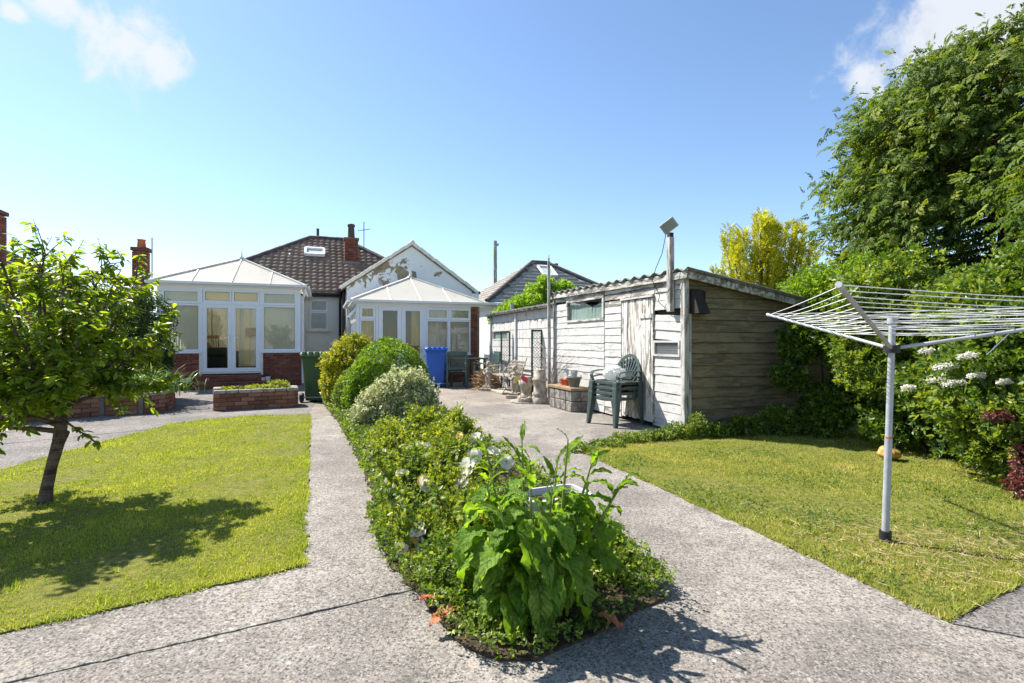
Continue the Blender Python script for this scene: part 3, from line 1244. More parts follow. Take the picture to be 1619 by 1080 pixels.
# ------------------------------------------------------------------ larger conservatory (left)
CL = thing('conservatory', 'larger white conservatory with hipped roof, double doors and red brick steps', 'conservatory', H(-5.0, .555), TH)
W1, D1 = 3.5, 3.9
FL1 = .42
dw = MB()
dw.box(.02, 1.03, .055, .20, 0, .93)
dw.box(2.47, W1 - .02, .055, .20, 0, .93)
dw.box(.055, .2, .2, D1, 0, .93)
dw.box(W1 - .2, W1 - .055, .2, D1, 0, .93)
dwp = dw.build('dwarf_wall', M['mortar'], CL)
brick_face(dwp, (0, 0), (1.03, 0), 0, 12, M['brick'])
brick_face(dwp, (2.47, 0), (W1, 0), 0, 12, M['brick'])
brick_face(dwp, (W1, .05), (W1, D1), 0, 12, M['brick'])
brick_face(dwp, (0, D1), (0, .05), 0, 12, M['brick'])
MB().box(0.05, W1 - .05, .06, D1 - .02, .30, FL1).build('floor', M['carpet'], CL)
sl = MB()
sl.box(-.05, 1.04, -.05, .16, .931, .985)
sl.box(2.46, W1 + .05, -.05, .16, .931, .985)
sl.box(-.05, .16, .161, D1, .931, .985)
sl.box(W1 - .16, W1 + .05, .161, D1, .931, .985)
sl.build('sill', M['upvc'], CL, bevel=.006)
for x in (0, W1 - .09):
    MB().box(x, x + .09, 0, .09, .986, 2.75).build('corner_post', M['upvc'], CL)
MB().box(0.0, W1, .005, .085, 2.66, 2.76).build('head_beam', M['upvc'], CL)
for x0, x1 in ((.09, 1.0), (2.5, W1 - .09)):
    frame(CL, 'window', x1 - x0, 2.27 - .986, .055, .065, M['upvc'], (x0, .01, .986))
    frame(CL, 'window', x1 - x0, .385, .07, .075, M['upvc'], (x0, -.005, 2.273))
# door set
for x in (1.0, 2.45):
    MB().box(x, x + .05, -.004, .09, FL1 - .02, 2.66).build('door_jamb', M['upvc'], CL)
    MB().box(x - .03 if x < 2 else x + .02, x + .03 if x < 2 else x + .08, -.012, .05, .30, .93).build('door_trim', M['upvc_warm'], CL)
MB().box(1.05, 2.45, 0, .085, 2.265, 2.32).build('transom', M['upvc'], CL)
MB().box(1.05, 2.45, -.03, .085, FL1 - .05, FL1).build('threshold', M['upvc_warm'], CL)
for i in range(2):
    x0 = 1.05 + i * .70
    dd = frame(CL, 'door', .70, 2.26 - FL1, .10, .07, M['upvc'], (x0, .0, FL1 + .003))
    hx = .63 if i == 0 else .07
    h = MB()
    h.box(hx - .016, hx + .016, -.012, .0, .78, 1.02)
    h.bar((hx, -.035, .93), (hx + (-.11 if i == 0 else .11), -.035, .93), .016, .016)
    h.bar((hx, -.035, .93), (hx, -.002, .93), .014, .014)
    h.build('handle', M['chrome'], dd)
    hg = MB()
    for z in (.2, .95, 1.65):
        xx = -.005 if i == 0 else .705
        hg.box(xx - .016, xx + .016, -.018, -.001, z, z + .09)
    hg.build('hinge', M['upvc'], dd)
    frame(CL, 'top_light', .69, .345, .055, .06, M['upvc'], (x0 + .005, .01, 2.318), pane=M['frosted'])
# side glazing, both sides
for sx, rz in ((W1, R(90)), (0, R(-90))):
    for k in range(4):
        y0 = .1 + k * .95
        loc = (W1 - .01, y0, .986) if sx else (.01, y0 + .93, .986)
        frame(CL, 'window', .93, 1.28, .055, .065, M['upvc'], loc, rz, gasket=False)
        loc = (W1 - .01, y0, 2.273) if sx else (.01, y0 + .93, 2.273)
        frame(CL, 'window', .93, .385, .06, .07, M['upvc'], loc, rz, gasket=False)
hip_cons_roof(CL, W1, D1, 1.85, 2.84, 3.80, .14, [.80, 1.75, 2.70])
dp = MB()
dp.tube([(W1 + .12, -.12, 2.76), (W1 + .12, -.05, 2.62), (W1 + .06, .05, 2.5), (W1 + .06, .05, .05)], .034, 8)
dp.build('downpipe', M['upvc'], CL, True)
# steps of brick and tile
st1 = MB().box(.55, 2.95, -.62, -.02, 0, .17).build('step', M['step_tile'], CL, bevel=.01)
st2 = MB().box(.95, 2.52, -.32, -.021, .172, .335).build('step', M['step_tile'], CL, bevel=.01)
brick_face(st1, (.56, -.625), (2.94, -.625), .005, 2, M['brick'])
brick_face(st2, (.96, -.325), (2.5, -.325), .175, 2, M['brick'])
for k, (x, lab) in enumerate(((.72, 'small white vent block on the left end of the brick step'), (2.62, 'small white vent block on the right end of the brick step'))):
    vb = thing('vent_block', lab, 'vent', H(-5.0 + x, .555 - .25, .17), TH, 'white blocks beside the doors')
    b = MB()
    b.box(-.13, -.02, -.05, .05, 0.003, .09)
    b.box(.0, .12, -.06, .05, 0.003, .11)
    b.build('block', M['upvc_warm'], vb, bevel=.008)
# back wall and inner door of the house behind the glass
bw = MB()
bw.box(.0, .55, D1 + .02, D1 + .1, .3, 2.9)
bw.box(1.55, 1.72, D1 + .02, D1 + .1, .3, 2.9)
bw.box(2.55, W1, D1 + .02, D1 + .1, .3, 2.9)
bw.box(.55, 1.55, D1 + .021, D1 + .1, 2.42, 2.9)
bw.box(1.72, 2.55, D1 + .021, D1 + .1, 2.42, 2.9)
bw.build('inner_wall', M['cream'], CL)
idr = MB().box(.62, 1.42, D1 - .01, D1 + .03, FL1, 2.4).build('inner_door', M['cream'], CL)
for x in (.70, 1.06):
    for z0, z1 in ((FL1 + .12, 1.15), (1.28, 2.28)):
        MB().box(x, x + .30, D1 - .025, D1 - .011, z0, z1).build('door_panel', M['cream'], idr, bevel=.006)
MB().ball((1.37, D1 - .05, 1.4), .03).build('knob', M['chrome'], idr)
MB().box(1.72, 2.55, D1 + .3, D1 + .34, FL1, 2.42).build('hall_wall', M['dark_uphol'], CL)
MB().box(1.6, 2.0, D1 - .02, D1 + .02, 1.45, 1.72).build('letter_rack', M['wood_slab'], CL)
blind('long cream vertical blind behind the left window of the larger conservatory', .90, 1.2, H(-5.0 + .10, .555 + .17, 1.02), TH)
blind('long cream vertical blind behind the right window of the larger conservatory', .90, 1.2, H(-5.0 + 2.5, .555 + .17, 1.02), TH)
blind('short cream blind behind the top left pane of the larger conservatory', .90, .34, H(-5.0 + .10, .555 + .17, 2.29), TH)
blind('short cream blind behind the top right pane of the larger conservatory', .90, .34, H(-5.0 + 2.5, .555 + .17, 2.29), TH)
blind('pale blind drawn along the right side of the larger conservatory', 2.6, 1.6, H(-5.0 + W1 - .2, .555 + .3, 1.0), TH + R(90))
blind('pale blind drawn along the left side of the larger conservatory', 3.2, 1.6, H(-5.0 + .2, .555 + .3, 1.0), TH + R(90))
# a few things standing inside
ac = thing('armchair', 'dark armchair inside the larger conservatory behind the left door', 'armchair', H(-5.0 + 1.2, .555 + 1.0, FL1), TH + R(200))
MB().box(-.38, .38, -.36, .36, .08, .42).build('seat', M['dark_uphol'], ac, bevel=.06)
MB().box(-.38, .38, .24, .42, .421, .66).build('backrest', M['dark_uphol'], ac, bevel=.06)
for s in (-1, 1):
    MB().box(s * .44 - .08, s * .44 + .08, -.36, .38, .08, .56).build('armrest', M['dark_uphol'], ac, bevel=.05)
    for y in (-.3, .3):
        MB().box(s * .36 - .03, s * .36 + .03, y - .03, y + .03, 0, .1).build('leg', M['wood_varn'], ac)
dc = thing('dining_chair', 'varnished spindle back chair inside the larger conservatory', 'chair', H(-5.0 + .95, .555 + 2.5, FL1), TH + R(160))
MB().box(-.21, .21, -.2, .2, .43, .46).build('seat', M['wood_varn'], dc, bevel=.01)
for sx in (-.18, .18):
    for sy in (-.17, .17):
        MB().tube([(sx * 1.15, sy * 1.15, 0), (sx, sy, .43)], .018, 6).build('leg', M['wood_varn'], dc)
    MB().tube([(sx, .18, .46), (sx * 1.05, .24, .98)], .016, 6).build('back_post', M['wood_varn'], dc)
for k in range(4):
    MB().tube([(-.11 + k * .073, .18, .46), (-.12 + k * .08, .235, .92)], .009, 5).build('spindle', M['wood_varn'], dc)
MB().box(-.21, .21, .215, .25, .92, 1.02).build('crest_rail', M['wood_varn'], dc, bevel=.01)
cu = thing('cushion', 'red cushion on the wooden chair behind the glass door', 'cushion', H(-5.0 + .98, .555 + 2.48, FL1 + .461), TH + R(160))
MB().ball((0, 0, .09), (.17, .15, .09)).build('pad', M['red_cloth'], cu, True)
sd = thing('shelf_unit', 'small wooden shelf standing by the cream inner wall', 'shelf', H(-5.0 + .42, .555 + 3.6, FL1), TH)
MB().box(-.18, .18, -.12, -.1, 0, .8).box(-.18, .18, .1, .12, 0, .8).box(-.18, .18, -.1, .1, .78, .8).box(-.18, .18, -.1, .1, .38, .4).build('carcass', M['wood_varn'], sd)
lp = thing('table_lamp', 'cream shaded table lamp on the small shelf indoors', 'lamp', H(-5.0 + .42, .555 + 3.6, FL1 + .801), TH)
MB().lathe([(.07, 0), (.07, .02), (.02, .05), (.03, .15), (.012, .25)], 10).build('base', M['wood_varn'], lp, True)
MB().lathe([(.14, .22), (.09, .42)], 12).build('lamp_shade', M['lamp_shade'], lp, True)

# ------------------------------------------------------------------ smaller conservatory (right)
CR = thing('conservatory', 'smaller white conservatory under the peeling gable with brick pier', 'conservatory', H(0, 0), TH)
W2, D2, S2 = 3.73, 3.22, .87
d2 = MB()
d2.box(.02, .62, .055, .2, 0, S2 - .05)
d2.box(1.97, 3.40, .055, .2, 0, S2 - .05)
d2.box(3.44, W2 - .02, .052, .3, 0, 2.34)
d2.box(.055, .2, .2, D2, 0, S2 - .05)
d2.box(W2 - .2, W2 - .02, .3, D2, 0, 2.34)
d2p = d2.build('dwarf_wall', M['mortar'], CR)
brick_face(d2p, (0, 0), (.62, 0), 0, 11, M['brick'])
brick_face(d2p, (1.97, 0), (3.41, 0), 0, 11, M['brick'])
brick_face(d2p, (3.415, 0), (W2, 0), 0, 31, M['brick'])
brick_face(d2p, (0, D2), (0, .05), 0, 11, M['brick'])
MB().box(.05, W2 - .2, .06, D2, .02, .12).build('floor', M['carpet'], CR)
s2 = MB()
s2.box(-.05, .63, -.045, .16, S2 - .045, S2)
s2.box(1.96, 3.41, -.045, .16, S2 - .045, S2)
s2.box(-.05, .16, .161, D2, S2 - .045, S2)
s2.build('sill', M['upvc'], CR, bevel=.006)
MB().box(0, .09, 0, .09, S2, 2.36).build('corner_post', M['upvc'], CR)
MB().box(0, 3.414, .004, .085, 2.28, 2.37).build('head_beam', M['upvc'], CR)
for x in (.55, 1.955):
    MB().box(x, x + .075, -.003, .09, .12, 2.28).build('door_jamb', M['upvc'], CR)
frame(CR, 'window', .45, 1.90 - S2, .055, .065, M['upvc'], (.095, .01, S2 + .002))
frame(CR, 'window', .45, .37, .075, .075, M['upvc'], (.095, -.002, 1.905))
for i in range(2):
    dd = frame(CR, 'door', .66, 2.28 - .125, .12, .07, M['upvc'], (.63 + i * .663, 0, .122))
    if i == 1:
        h = MB()
        h.box(.57, .60, -.012, 0, .80, 1.02)
        h.bar((.585, -.035, .93), (.475, -.035, .93), .016, .016)
        h.bar((.585, -.035, .93), (.585, -.002, .93), .014, .014)
        h.build('handle', M['chrome'], dd)
for i in range(2):
    x0 = 2.035 + i * .69
    frame(CR, 'window', .685, 1.90 - S2, .045, .065, M['upvc'], (x0, .01, S2 + .002))
    frame(CR, 'window', .685, .37, .075, .075, M['upvc'], (x0, -.002, 1.905))
for k in range(4):
    y0 = .1 + k * .78
    frame(CR, 'window', .77, 1.03, .05, .065, M['upvc'], (.01, y0 + .77, S2 + .002), R(-90), gasket=False)
    vw = frame(CR, 'window', .77, .37, .06, .07, M['upvc'], (.0, y0 + .77, 1.905), R(-90), gasket=False)
    if k == 0:                                   # propped-open vent
        vw.location.z += .35
        vw.rotation_euler = (R(-38), 0, R(-90))
        for v in vw.data.vertices:
            v.co.z -= .37
        for ch in vw.children:
            for v in ch.data.vertices:
                v.co.z -= .37
hip_cons_roof(CR, W2, D2, 2.0, 2.44, 3.40, .14, [.98, 1.865, 2.75])
blind('cream roller blind in the right half of the smaller conservatory', 1.30, 1.30, H(2.07, .19, S2 + .05), TH, .11)
ct = thing('curtain', 'gold curtain hanging beside the doors of the smaller conservatory', 'curtain', H(.10, .2, .5), TH)
m = MB()
for k in range(16):
    x0, x1 = k * .03, (k + 1) * .03
    y0, y1 = .02 * math.sin(k * 1.9), .02 * math.sin((k + 1) * 1.9)
    m.add([(x0, y0, 0), (x1, y1, 0), (x1, y1, 1.72), (x0, y0, 1.72)], [(0, 1, 2, 3)])
m.build('cloth', M['curtain_gold'], ct)
c2 = copy_tree(ct)
tag(c2, 'gold curtain bunched behind the right door of the smaller conservatory', 'curtain')
c2.location = H(1.62, .25, .5)
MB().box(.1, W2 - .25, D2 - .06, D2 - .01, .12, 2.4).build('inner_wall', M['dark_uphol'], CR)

# ------------------------------------------------------------------ the bungalow behind
BG = thing('bungalow', 'white rendered bungalow with brown pantiled hip roof and peeling rear gable', 'house', H(0, 0), TH)
RW = 4.55
wl = MB().box(-5.2, -.13, RW, RW + 7.5, 0, 3.0).box(-.129, 3.8, RW + .5, RW + 7.5, 0, 3.0).build('wall', M['render_white'], BG)
# rear wing with gable
GA, GB, GR, GE, GZ = -.12, 4.38, 3.3, 3.22, 4.78
gp = [(GA, 0), (GB, 0), (GB, GE), ((GA + GB) / 2, GZ - .06), (GA, GE)]
m = MB()
n = len(gp)
m.add([(x, GR, z) for x, z in gp] + [(x, GR + .25, z) for x, z in gp], [tuple(range(n)), tuple(range(2 * n - 1, n - 1, -1))] + [(i, n + i, n + (i + 1) % n, (i + 1) % n) for i in range(n)])
m.build('gable', M['render_gable'], BG)
MB().box(GA, GA + .2, GR + .252, RW + .6, 0, GE).box(GB - .2, GB, GR + .252, RW + 4, 0, GE).build('wing_wall', M['render_white'], BG)


def tiled(name, A, B, Cc, D, mat, pitch_u, pitch_v, parent, amp=.035, lift=.03, clip=None, k=4):
    """tiles on the slope: A-B is the eave (left to right seen from outside), D-C the top edge"""
    A, B, Cc, D = (np.array(p, float) for p in (A, B, Cc, D))
    eu = B - A
    L = np.linalg.norm(eu)
    eu /= L
    nrm = np.cross(eu, D - A)
    nrm /= np.linalg.norm(nrm)
    ev = np.cross(nrm, eu)
    Ht = np.dot(D - A, ev)
    aD, aC = np.dot(D - A, eu), np.dot(Cc - A, eu)
    nu, nv = int(L / pitch_u) + 1, int(Ht / pitch_v) + 1
    Vs, Fs, Rr = [], [], []
    r = np.random.default_rng(5)
    prof = [(0, 0), (.25, .55), (.5, 1.0), (.75, .45), (1.0, -.02)] if k == 4 else [(0, 0), (1.0, .0)]
    o = 0
    for j in range(nv):
        v0 = j * pitch_v
        v1 = min(v0 + pitch_v * 1.12, Ht)
        vm = (v0 + v1) / 2
        lo, hi = aD * vm / Ht, L + (aC - L) * vm / Ht
        for i in range(nu):
            u0 = i * pitch_u
            um = u0 + pitch_u / 2
            if um < lo or um > hi:
                continue
            dz = r.uniform(-.004, .006)
            pts = []
            for (pu, ph) in prof:
                u = u0 + pu * pitch_u
                pts.append(A + eu * u + ev * v0 + nrm * (amp * ph + lift + dz))
            for (pu, ph) in prof:
                u = u0 + pu * pitch_u
                pts.append(A + eu * u + ev * v1 + nrm * (amp * ph + dz))
            q = len(prof)
            for (pu, ph) in prof:                       # front lip
                u = u0 + pu * pitch_u
                pts.append(A + eu * u + ev * (v0 + .004) + nrm * (amp * ph + dz - .012))
            Vs += pts
            for a in range(q - 1):
                Fs.append((o + a, o + a + 1, o + q + a + 1, o + q + a))
                Fs.append((o + 2 * q + a, o + 2 * q + a + 1, o + a + 1, o + a))
            o += len(pts)
    me = npmesh(name, np.array(Vs), np.array(Fs))
    ob = place(name, me, mat, parent)
    tag(ob, kind='stuff')
    return ob


EZ, RZ, RR = 3.02, 5.70, 8.4
E0, E1 = RW - .3, RW + 7.8
eaveL, eaveR = -5.5, 4.1
ridgeL, ridgeR = -1.4, .0
hips = [((eaveL, E0, EZ), (eaveR, E0, EZ), (ridgeR, RR, RZ), (ridgeL, RR, RZ)),
        ((eaveR, E0, EZ), (eaveR, E1, EZ), (ridgeR, RR, RZ)),
        ((eaveR, E1, EZ), (eaveL, E1, EZ), (ridgeL, RR, RZ), (ridgeR, RR, RZ)),
        ((eaveL, E1, EZ), (eaveL, E0, EZ), (ridgeL, RR, RZ))]
rf = MB()
for hpp in hips:
    rf.slab(hpp, .06)
roof = rf.build('roof', M['tile_brown'], BG)
tiled('roof_tiles', *hips[0], M['tile_brown'], .235, .30, roof)
tiled('roof_tiles', hips[1][0], hips[1][1], hips[1][2], hips[1][2], M['tile_brown'], .235, .30, roof)
for a, b in (((eaveL, E0, EZ), (ridgeL, RR, RZ)), ((eaveR, E0, EZ), (ridgeR, RR, RZ)), ((ridgeL, RR, RZ), (ridgeR, RR, RZ))):
    a, b = Vector(a), Vector(b)
    nseg = max(2, int((b - a).length / .33))
    for k in range(nseg):
        p, q = a.lerp(b, k / nseg), a.lerp(b, (k + 1.06) / nseg)
        MB().tube([p + Vector((0, 0, .03 + .006 * (k % 2))), q + Vector((0, 0, .03 + .006 * (k % 2)))], .105, 8).build('ridge_tile', M['tile_dark'], roof, True)
# wing roof: thin planes with white verge
for sgn in (-1, 1):
    mx_ = (GA + GB) / 2
    ex = GA - .22 if sgn < 0 else GB + .22
    sl_ = (GZ - GE) / ((GB - GA) / 2)
    ez = GE - .22 * sl_
    e0, e1, t1, t0 = (ex, GR - .02, ez), (ex, GR + 5.5, ez), (mx_, GR + 5.5, GZ), (mx_, GR - .02, GZ)
    pts = [e0, e1, t1, t0] if sgn > 0 else [e1, e0, t0, t1]
    wr = MB().slab(pts, .07).build('wing_roof', M['tile_brown'], BG)
    if sgn > 0:
        tiled('roof_tiles', e0, e1, t1, t0, M['tile_brown'], .235, .30, wr)
    else:
        tiled('roof_tiles', e1, e0, t0, t1, M['tile_brown'], .235, .30, wr)
    a, b = Vector((ex, GR - .06, ez + .0)), Vector((mx_, GR - .06, GZ + .0))
    nseg = 9
    for k in range(nseg):
        p, q = a.lerp(b, k / nseg), a.lerp(b, (k + .97) / nseg)
        MB().bar(p + Vector((0, 0, .02 + .012 * (k % 2))), q + Vector((0, 0, .012 * (k % 2) + .035)), .13, .11).build('verge_tile', M['upvc_warm'], wr, bevel=.01)
MB().lathe([(.10, -.06), (.11, .02), (.07, .09), (.03, .12)], 10, ((GA + GB) / 2, GR - .06, GZ + .02)).build('apex_cap', M['upvc_warm'], BG, True)
sb = MB()
sb.tube([(GB + .28, GR - .02, GE - .12), (GB + .28, GR + 5.4, GE - .12)], .06, 8)
sb.build('gutter', M['fascia_dark'], BG)
MB().box(GB - .02, GB + .26, GR - .05, GR + .12, GE - .42, GE - .16).build('soffit_box', M['upvc'], BG)
# gutter, fascia and pipes on the short rear wall
MB().box(-5.45, -.20, E0 + .02, E0 + .06, EZ - .17, EZ - .035).build('fascia', M['fascia_dark'], BG)
MB().tube([(-5.4, E0 - .05, EZ - .06), (-.22, E0 - .05, EZ - .06)], .055, 8).build('gutter', M['fascia_dark'], BG, True)
MB().tube([(-.28, E0 - .02, EZ - .08), (-.3, RW - .12, EZ - .35), (-.3, RW - .07, 0.02)], .045, 8).build('drainpipe', M['fascia_dark'], BG, True)
MB().tube([(GA - .09, GR + .3, GE - .15), (GA - .09, GR + .3, 0.02)], .045, 8).build('drainpipe', M['fascia_dark'], BG, True)
MB().tube([(GA - .26, GR - .05, GE - .22), (GA - .26, RW + .1, GE - .22)], .06, 8).build('gutter', M['fascia_dark'], BG, True)
fr_ = frame(BG, 'window', .62, .66, .055, .07, M['upvc'], (-1.34, RW - .03, 1.67))
fr2 = frame(BG, 'window', .62, .44, .07, .08, M['upvc'], (-1.34, RW - .04, 2.335))
MB().box(-1.26, -.80, RW - .008, RW - .003, 1.73, 2.72).build('net_curtain', M['net'], BG)
MB().box(-1.42, -.66, RW - .12, RW - .002, 1.60, 1.665).build('window_sill', M['upvc_warm'], BG, bevel=.008)
# chimney of the bungalow
ch = MB().box(-.06 + .05, .46 - .05, 6.45 + .05, 6.85 - .05, 3.6, 5.38).build('chimney', M['mortar'], BG)
for a, b in (((-.06, 6.45), (.46, 6.45)), ((.46, 6.45), (.46, 6.85)), ((.46, 6.85), (-.06, 6.85)), ((-.06, 6.85), (-.06, 6.45))):
    brick_face(ch, a, b, 3.96, 19, M['brick'])
MB().box(-.1, .5, 6.41, 6.89, 5.381, 5.48).build('chimney_cap', M['brick_old'], ch, bevel=.02)
MB().lathe([(.15, 0), (.14, .1), (.12, .45), (.15, .48), (.15, .56), (.12, .58)], 12, (.2, 6.65, 5.482)).build('chimney_pot', M['tile_dark'], ch, True)
MB().box(-.12, .52, 6.38, 6.6, 4.36, 4.5).build('flashing', M['lead'], ch)
ae = MB()
ae.tube([(.75, 7.3, 4.7), (.75, 7.3, 6.35)], .018, 6)
ae.tube([(.5, 7.3, 5.95), (1.0, 7.3, 6.05)], .010, 5)
for k in range(6):
    x = .53 + k * .09
    ae.tube([(x, 7.12, 5.96 + k * .018), (x, 7.48, 5.96 + k * .018)], .006, 4)
ae.build('aerial', M['fascia_dark'], BG)
MB().tube([(-1.1, 8.9, 5.0), (-1.1, 8.9, 6.25)], .06, 8).build('flue_pipe', M['tile_dark'], BG, True)
# roof light
nx = Vector((0, -(RZ - EZ), RR - E0)).normalized()


def onroof(x, y, off=.0):
    z = EZ + (RZ - EZ) * (y - E0) / (RR - E0)
    return Vector((x, y, z)) + nx * off


q = [onroof(-1.55, 6.75, .13), onroof(-.85, 6.75, .13), onroof(-.85, 7.25, .13), onroof(-1.55, 7.25, .13)]
sk = MB()
for i in range(4):
    sk.bar(q[i], q[(i + 1) % 4], .09, .12, nx)
sky_l = sk.build('roof_light', M['upvc'], BG)
MB().slab([onroof(-1.52, 6.78, .12), onroof(-.88, 6.78, .12), onroof(-.88, 7.22, .12), onroof(-1.52, 7.22, .12)], .02).build('pane', M['net'], sky_l)

# ------------------------------------------------------------------ neighbour's grey hip roof
NB = thing('neighbour_house', 'grey tiled hip roof of the house beyond the sheds', 'house', (-1.07, 22.0, 0), TH)
a_, nl = 3.6, 8.0
e_z, r_z = 2.93, 5.32
hp = [((-.0, 0, e_z), (nl, 0, e_z), (nl - a_, a_, r_z), (a_, a_, r_z)),
      ((nl, 0, e_z), (nl, 2 * a_ + 1, e_z), (nl - a_, a_ + 1, r_z), (nl - a_, a_, r_z)),
      ((nl, 2 * a_ + 1, e_z), (0, 2 * a_ + 1, e_z), (a_, a_ + 1, r_z), (nl - a_, a_ + 1, r_z)),
      ((0, 2 * a_ + 1, e_z), (0, 0, e_z), (a_, a_, r_z), (a_, a_ + 1, r_z))]
MB().box(.3, nl - .3, .3, 2 * a_ + .7, 0, e_z - .04).build('wall', M['render_white'], NB)
rf = MB()
for x in hp:
    rf.slab(x, .06)
nroof = rf.build('roof', M['tile_grey'], NB)
tiled('roof_tiles', *hp[0], M['tile_grey'], .5, .36, nroof, 0, .05, k=1)
tiled('roof_tiles', *hp[3], M['tile_grey'], .5, .36, nroof, 0, .05, k=1)
for a, b in (((0, 0, e_z), (a_, a_, r_z)), ((nl, 0, e_z), (nl - a_, a_, r_z)), ((a_, a_, r_z), (nl - a_, a_, r_z))):
    a, b = Vector(a), Vector(b)
    nseg = max(1, int((b - a).length / .4))
    for k in range(nseg):
        p, q = a.lerp(b, k / nseg), a.lerp(b, (k + 1.05) / nseg)
        MB().tube([p + Vector((0, 0, .05)), q + Vector((0, 0, .055))], .12, 8).build('ridge_tile', M['tile_dark'], nroof, True)
MB().tube([(-.05, -.05, e_z - .05), (nl, -.05, e_z - .05)], .06, 8).build('gutter', M['upvc'], NB)
nx2 = Vector((0, -(r_z - e_z), a_)).normalized()


def onn(x, y, off):
    return Vector((x, y, e_z + (r_z - e_z) * y / a_)) + nx2 * off


q = [onn(3.65, 2.25, .14), onn(4.35, 2.25, .14), onn(4.35, 3.1, .14), onn(3.65, 3.1, .14)]
sk = MB()
for i in range(4):
    sk.bar(q[i], q[(i + 1) % 4], .08, .1, nx2)
s_ = sk.build('roof_light', M['upvc'], NB)
MB().slab([onn(3.68, 2.28, .13), onn(4.32, 2.28, .13), onn(4.32, 3.07, .13), onn(3.68, 3.07, .13)], .02).build('pane', M['net'], s_)
cb = MB().box(5.6, 6.1, 5.2, 5.7, 3.0, 5.35).build('chimney', M['brick_old'], NB)
MB().lathe([(.13, 0), (.10, .3), (.13, .33)], 10, (5.85, 5.45, 5.352)).build('chimney_pot', M['tile_dark'], cb, True)
MB().tube([(5.0, 4.6, 4.6), (5.0, 4.6, 6.0)], .02, 6).build('aerial', M['galv'], NB)
tp = thing('telegraph_pole', 'tall bare wooden pole rising behind the grey roof', 'pole', (-.98, 30, 0))
MB().tube([(0, 0, 0), (0, 0, 7.15)], [.14, .10], 10).build('shaft', M['post_wood'], tp, True)
MB().box(.08, .2, -.05, .05, 6.85, 7.0).build('bracket', M['galv'], tp)

# ------------------------------------------------------------------ left neighbour
LN = thing('neighbour_house', 'dark roofed brick house with tall chimneys beyond the cherry tree', 'house', (-20.8, 12.6, -.3), TH)
hp = [((0, 0, 3.0), (7.4, 0, 3.0), (4.0, 3.6, 5.15), (3.4, 3.6, 5.15)),
      ((7.4, 0, 3.0), (7.4, 7.2, 3.0), (4.0, 3.6, 5.15)),
      ((7.4, 7.2, 3.0), (0, 7.2, 3.0), (3.4, 3.6, 5.15), (4.0, 3.6, 5.15)),
      ((0, 7.2, 3.0), (0, 0, 3.0), (3.4, 3.6, 5.15))]
MB().box(.3, 7.1, .3, 6.9, 0, 2.96).build('wall', M['brick_old'], LN)
rf = MB()
for x in hp:
    rf.slab(x, .06)
lr = rf.build('roof', M['tile_dark'], LN)
tiled('roof_tiles', *hp[0], M['tile_dark'], .235, .30, lr)
tiled('roof_tiles', hp[1][0], hp[1][1], hp[1][2], hp[1][2], M['tile_dark'], .235, .30, lr)
LNI = Matrix.Translation((-20.8, 12.6, -.3)) @ Matrix.Rotation(TH, 4, 'Z')


def stack(parent, wx, wy, wz_brick, wz0, wd, pot_h, inv):
    p = inv @ Vector((wx, wy, 0))
    c = MB().box(p.x - wd / 2 + .05, p.x + wd / 2 - .05, p.y - wd / 2 + .05, p.y + wd / 2 - .05, wz0, wz_brick - .02).build('chimney', M['mortar'], parent)
    x0, x1, y0, y1 = p.x - wd / 2, p.x + wd / 2, p.y - wd / 2, p.y + wd / 2
    nc = int((wz_brick - wz0) / .075)
    for a, b in (((x0, y0), (x1, y0)), ((x1, y0), (x1, y1)), ((x0, y1), (x0, y0))):
        brick_face(c, a, b, wz0, nc, M['brick'])
    MB().box(x0 - .04, x1 + .04, y0 - .04, y1 + .04, wz_brick - .019, wz_brick + .1).build('chimney_cap', M['brick'], c, bevel=.02)
    MB().lathe([(.14, 0), (.13, .05), (.11, pot_h - .05), (.13, pot_h)], 12, (p.x, p.y, wz_brick + .101)).build('chimney_pot', M['terracotta'] if wx > -13 else M['tile_dark'], c, True)
    return c


stack(LN, -12.3, 17.0, 4.55, .0, .42, .28, LNI.inverted())
stack(LN, -14.62, 14.4, 5.15, 3.0, .45, .3, LNI.inverted())
pm = LNI.inverted() @ Vector((-11.95, 17.0, 0))
ax = MB()
ax.tube([(pm.x, pm.y, 0), (pm.x, pm.y, 5.0)], .02, 6)
ax.build('aerial', M['galv'], LN)

# ------------------------------------------------------------------ timber shed
SC = Vector((2.31, 6.84, 0))
SH = thing('timber_shed', 'long timber shed with flaking white boards, plank door and corrugated roof', 'shed', SC, TH)
SL, SW = 4.06, 2.75


def shed_w(x, y, z=0.0):
    return Vector((SC.x + UX * x - UY * y, SC.y + UY * x + UX * y, z))


def topz(y):
    return 2.12 + .012 * y


# carcass behind the boards
core = MB()
core.box(.035, .06, .05, .66, .02, 2.12)
core.box(.035, .06, 1.51, 2.06, .02, 2.12)
core.box(.035, .06, 2.06, SL - .02, .02, 1.62)
core.box(.035, .06, 3.5, SL - .02, 1.62, 2.12)
core.box(.035, .06, .66, 1.51, 1.9, 2.12)
core.box(SW - .05, SW, .09, SL - .11, .02, 1.70)
for yy in (.035, SL - .10):
    core.add([(.07, yy, .03), (SW, yy, .03), (SW, yy, 2.13 - .165 * SW), (.07, yy, 2.13), (.07, yy + .04, .03), (SW, yy + .04, .03), (SW, yy + .04, 2.13 - .165 * SW), (.07, yy + .04, 2.13)],
             [(0, 1, 2, 3), (7, 6, 5, 4), (0, 4, 5, 1), (1, 5, 6, 2), (2, 6, 7, 3), (3, 7, 4, 0)])
core.box(.06, SW - .05, .06, SL - .05, .01, .03)
core.build('inner_lining', M['dark_inside'], SH)


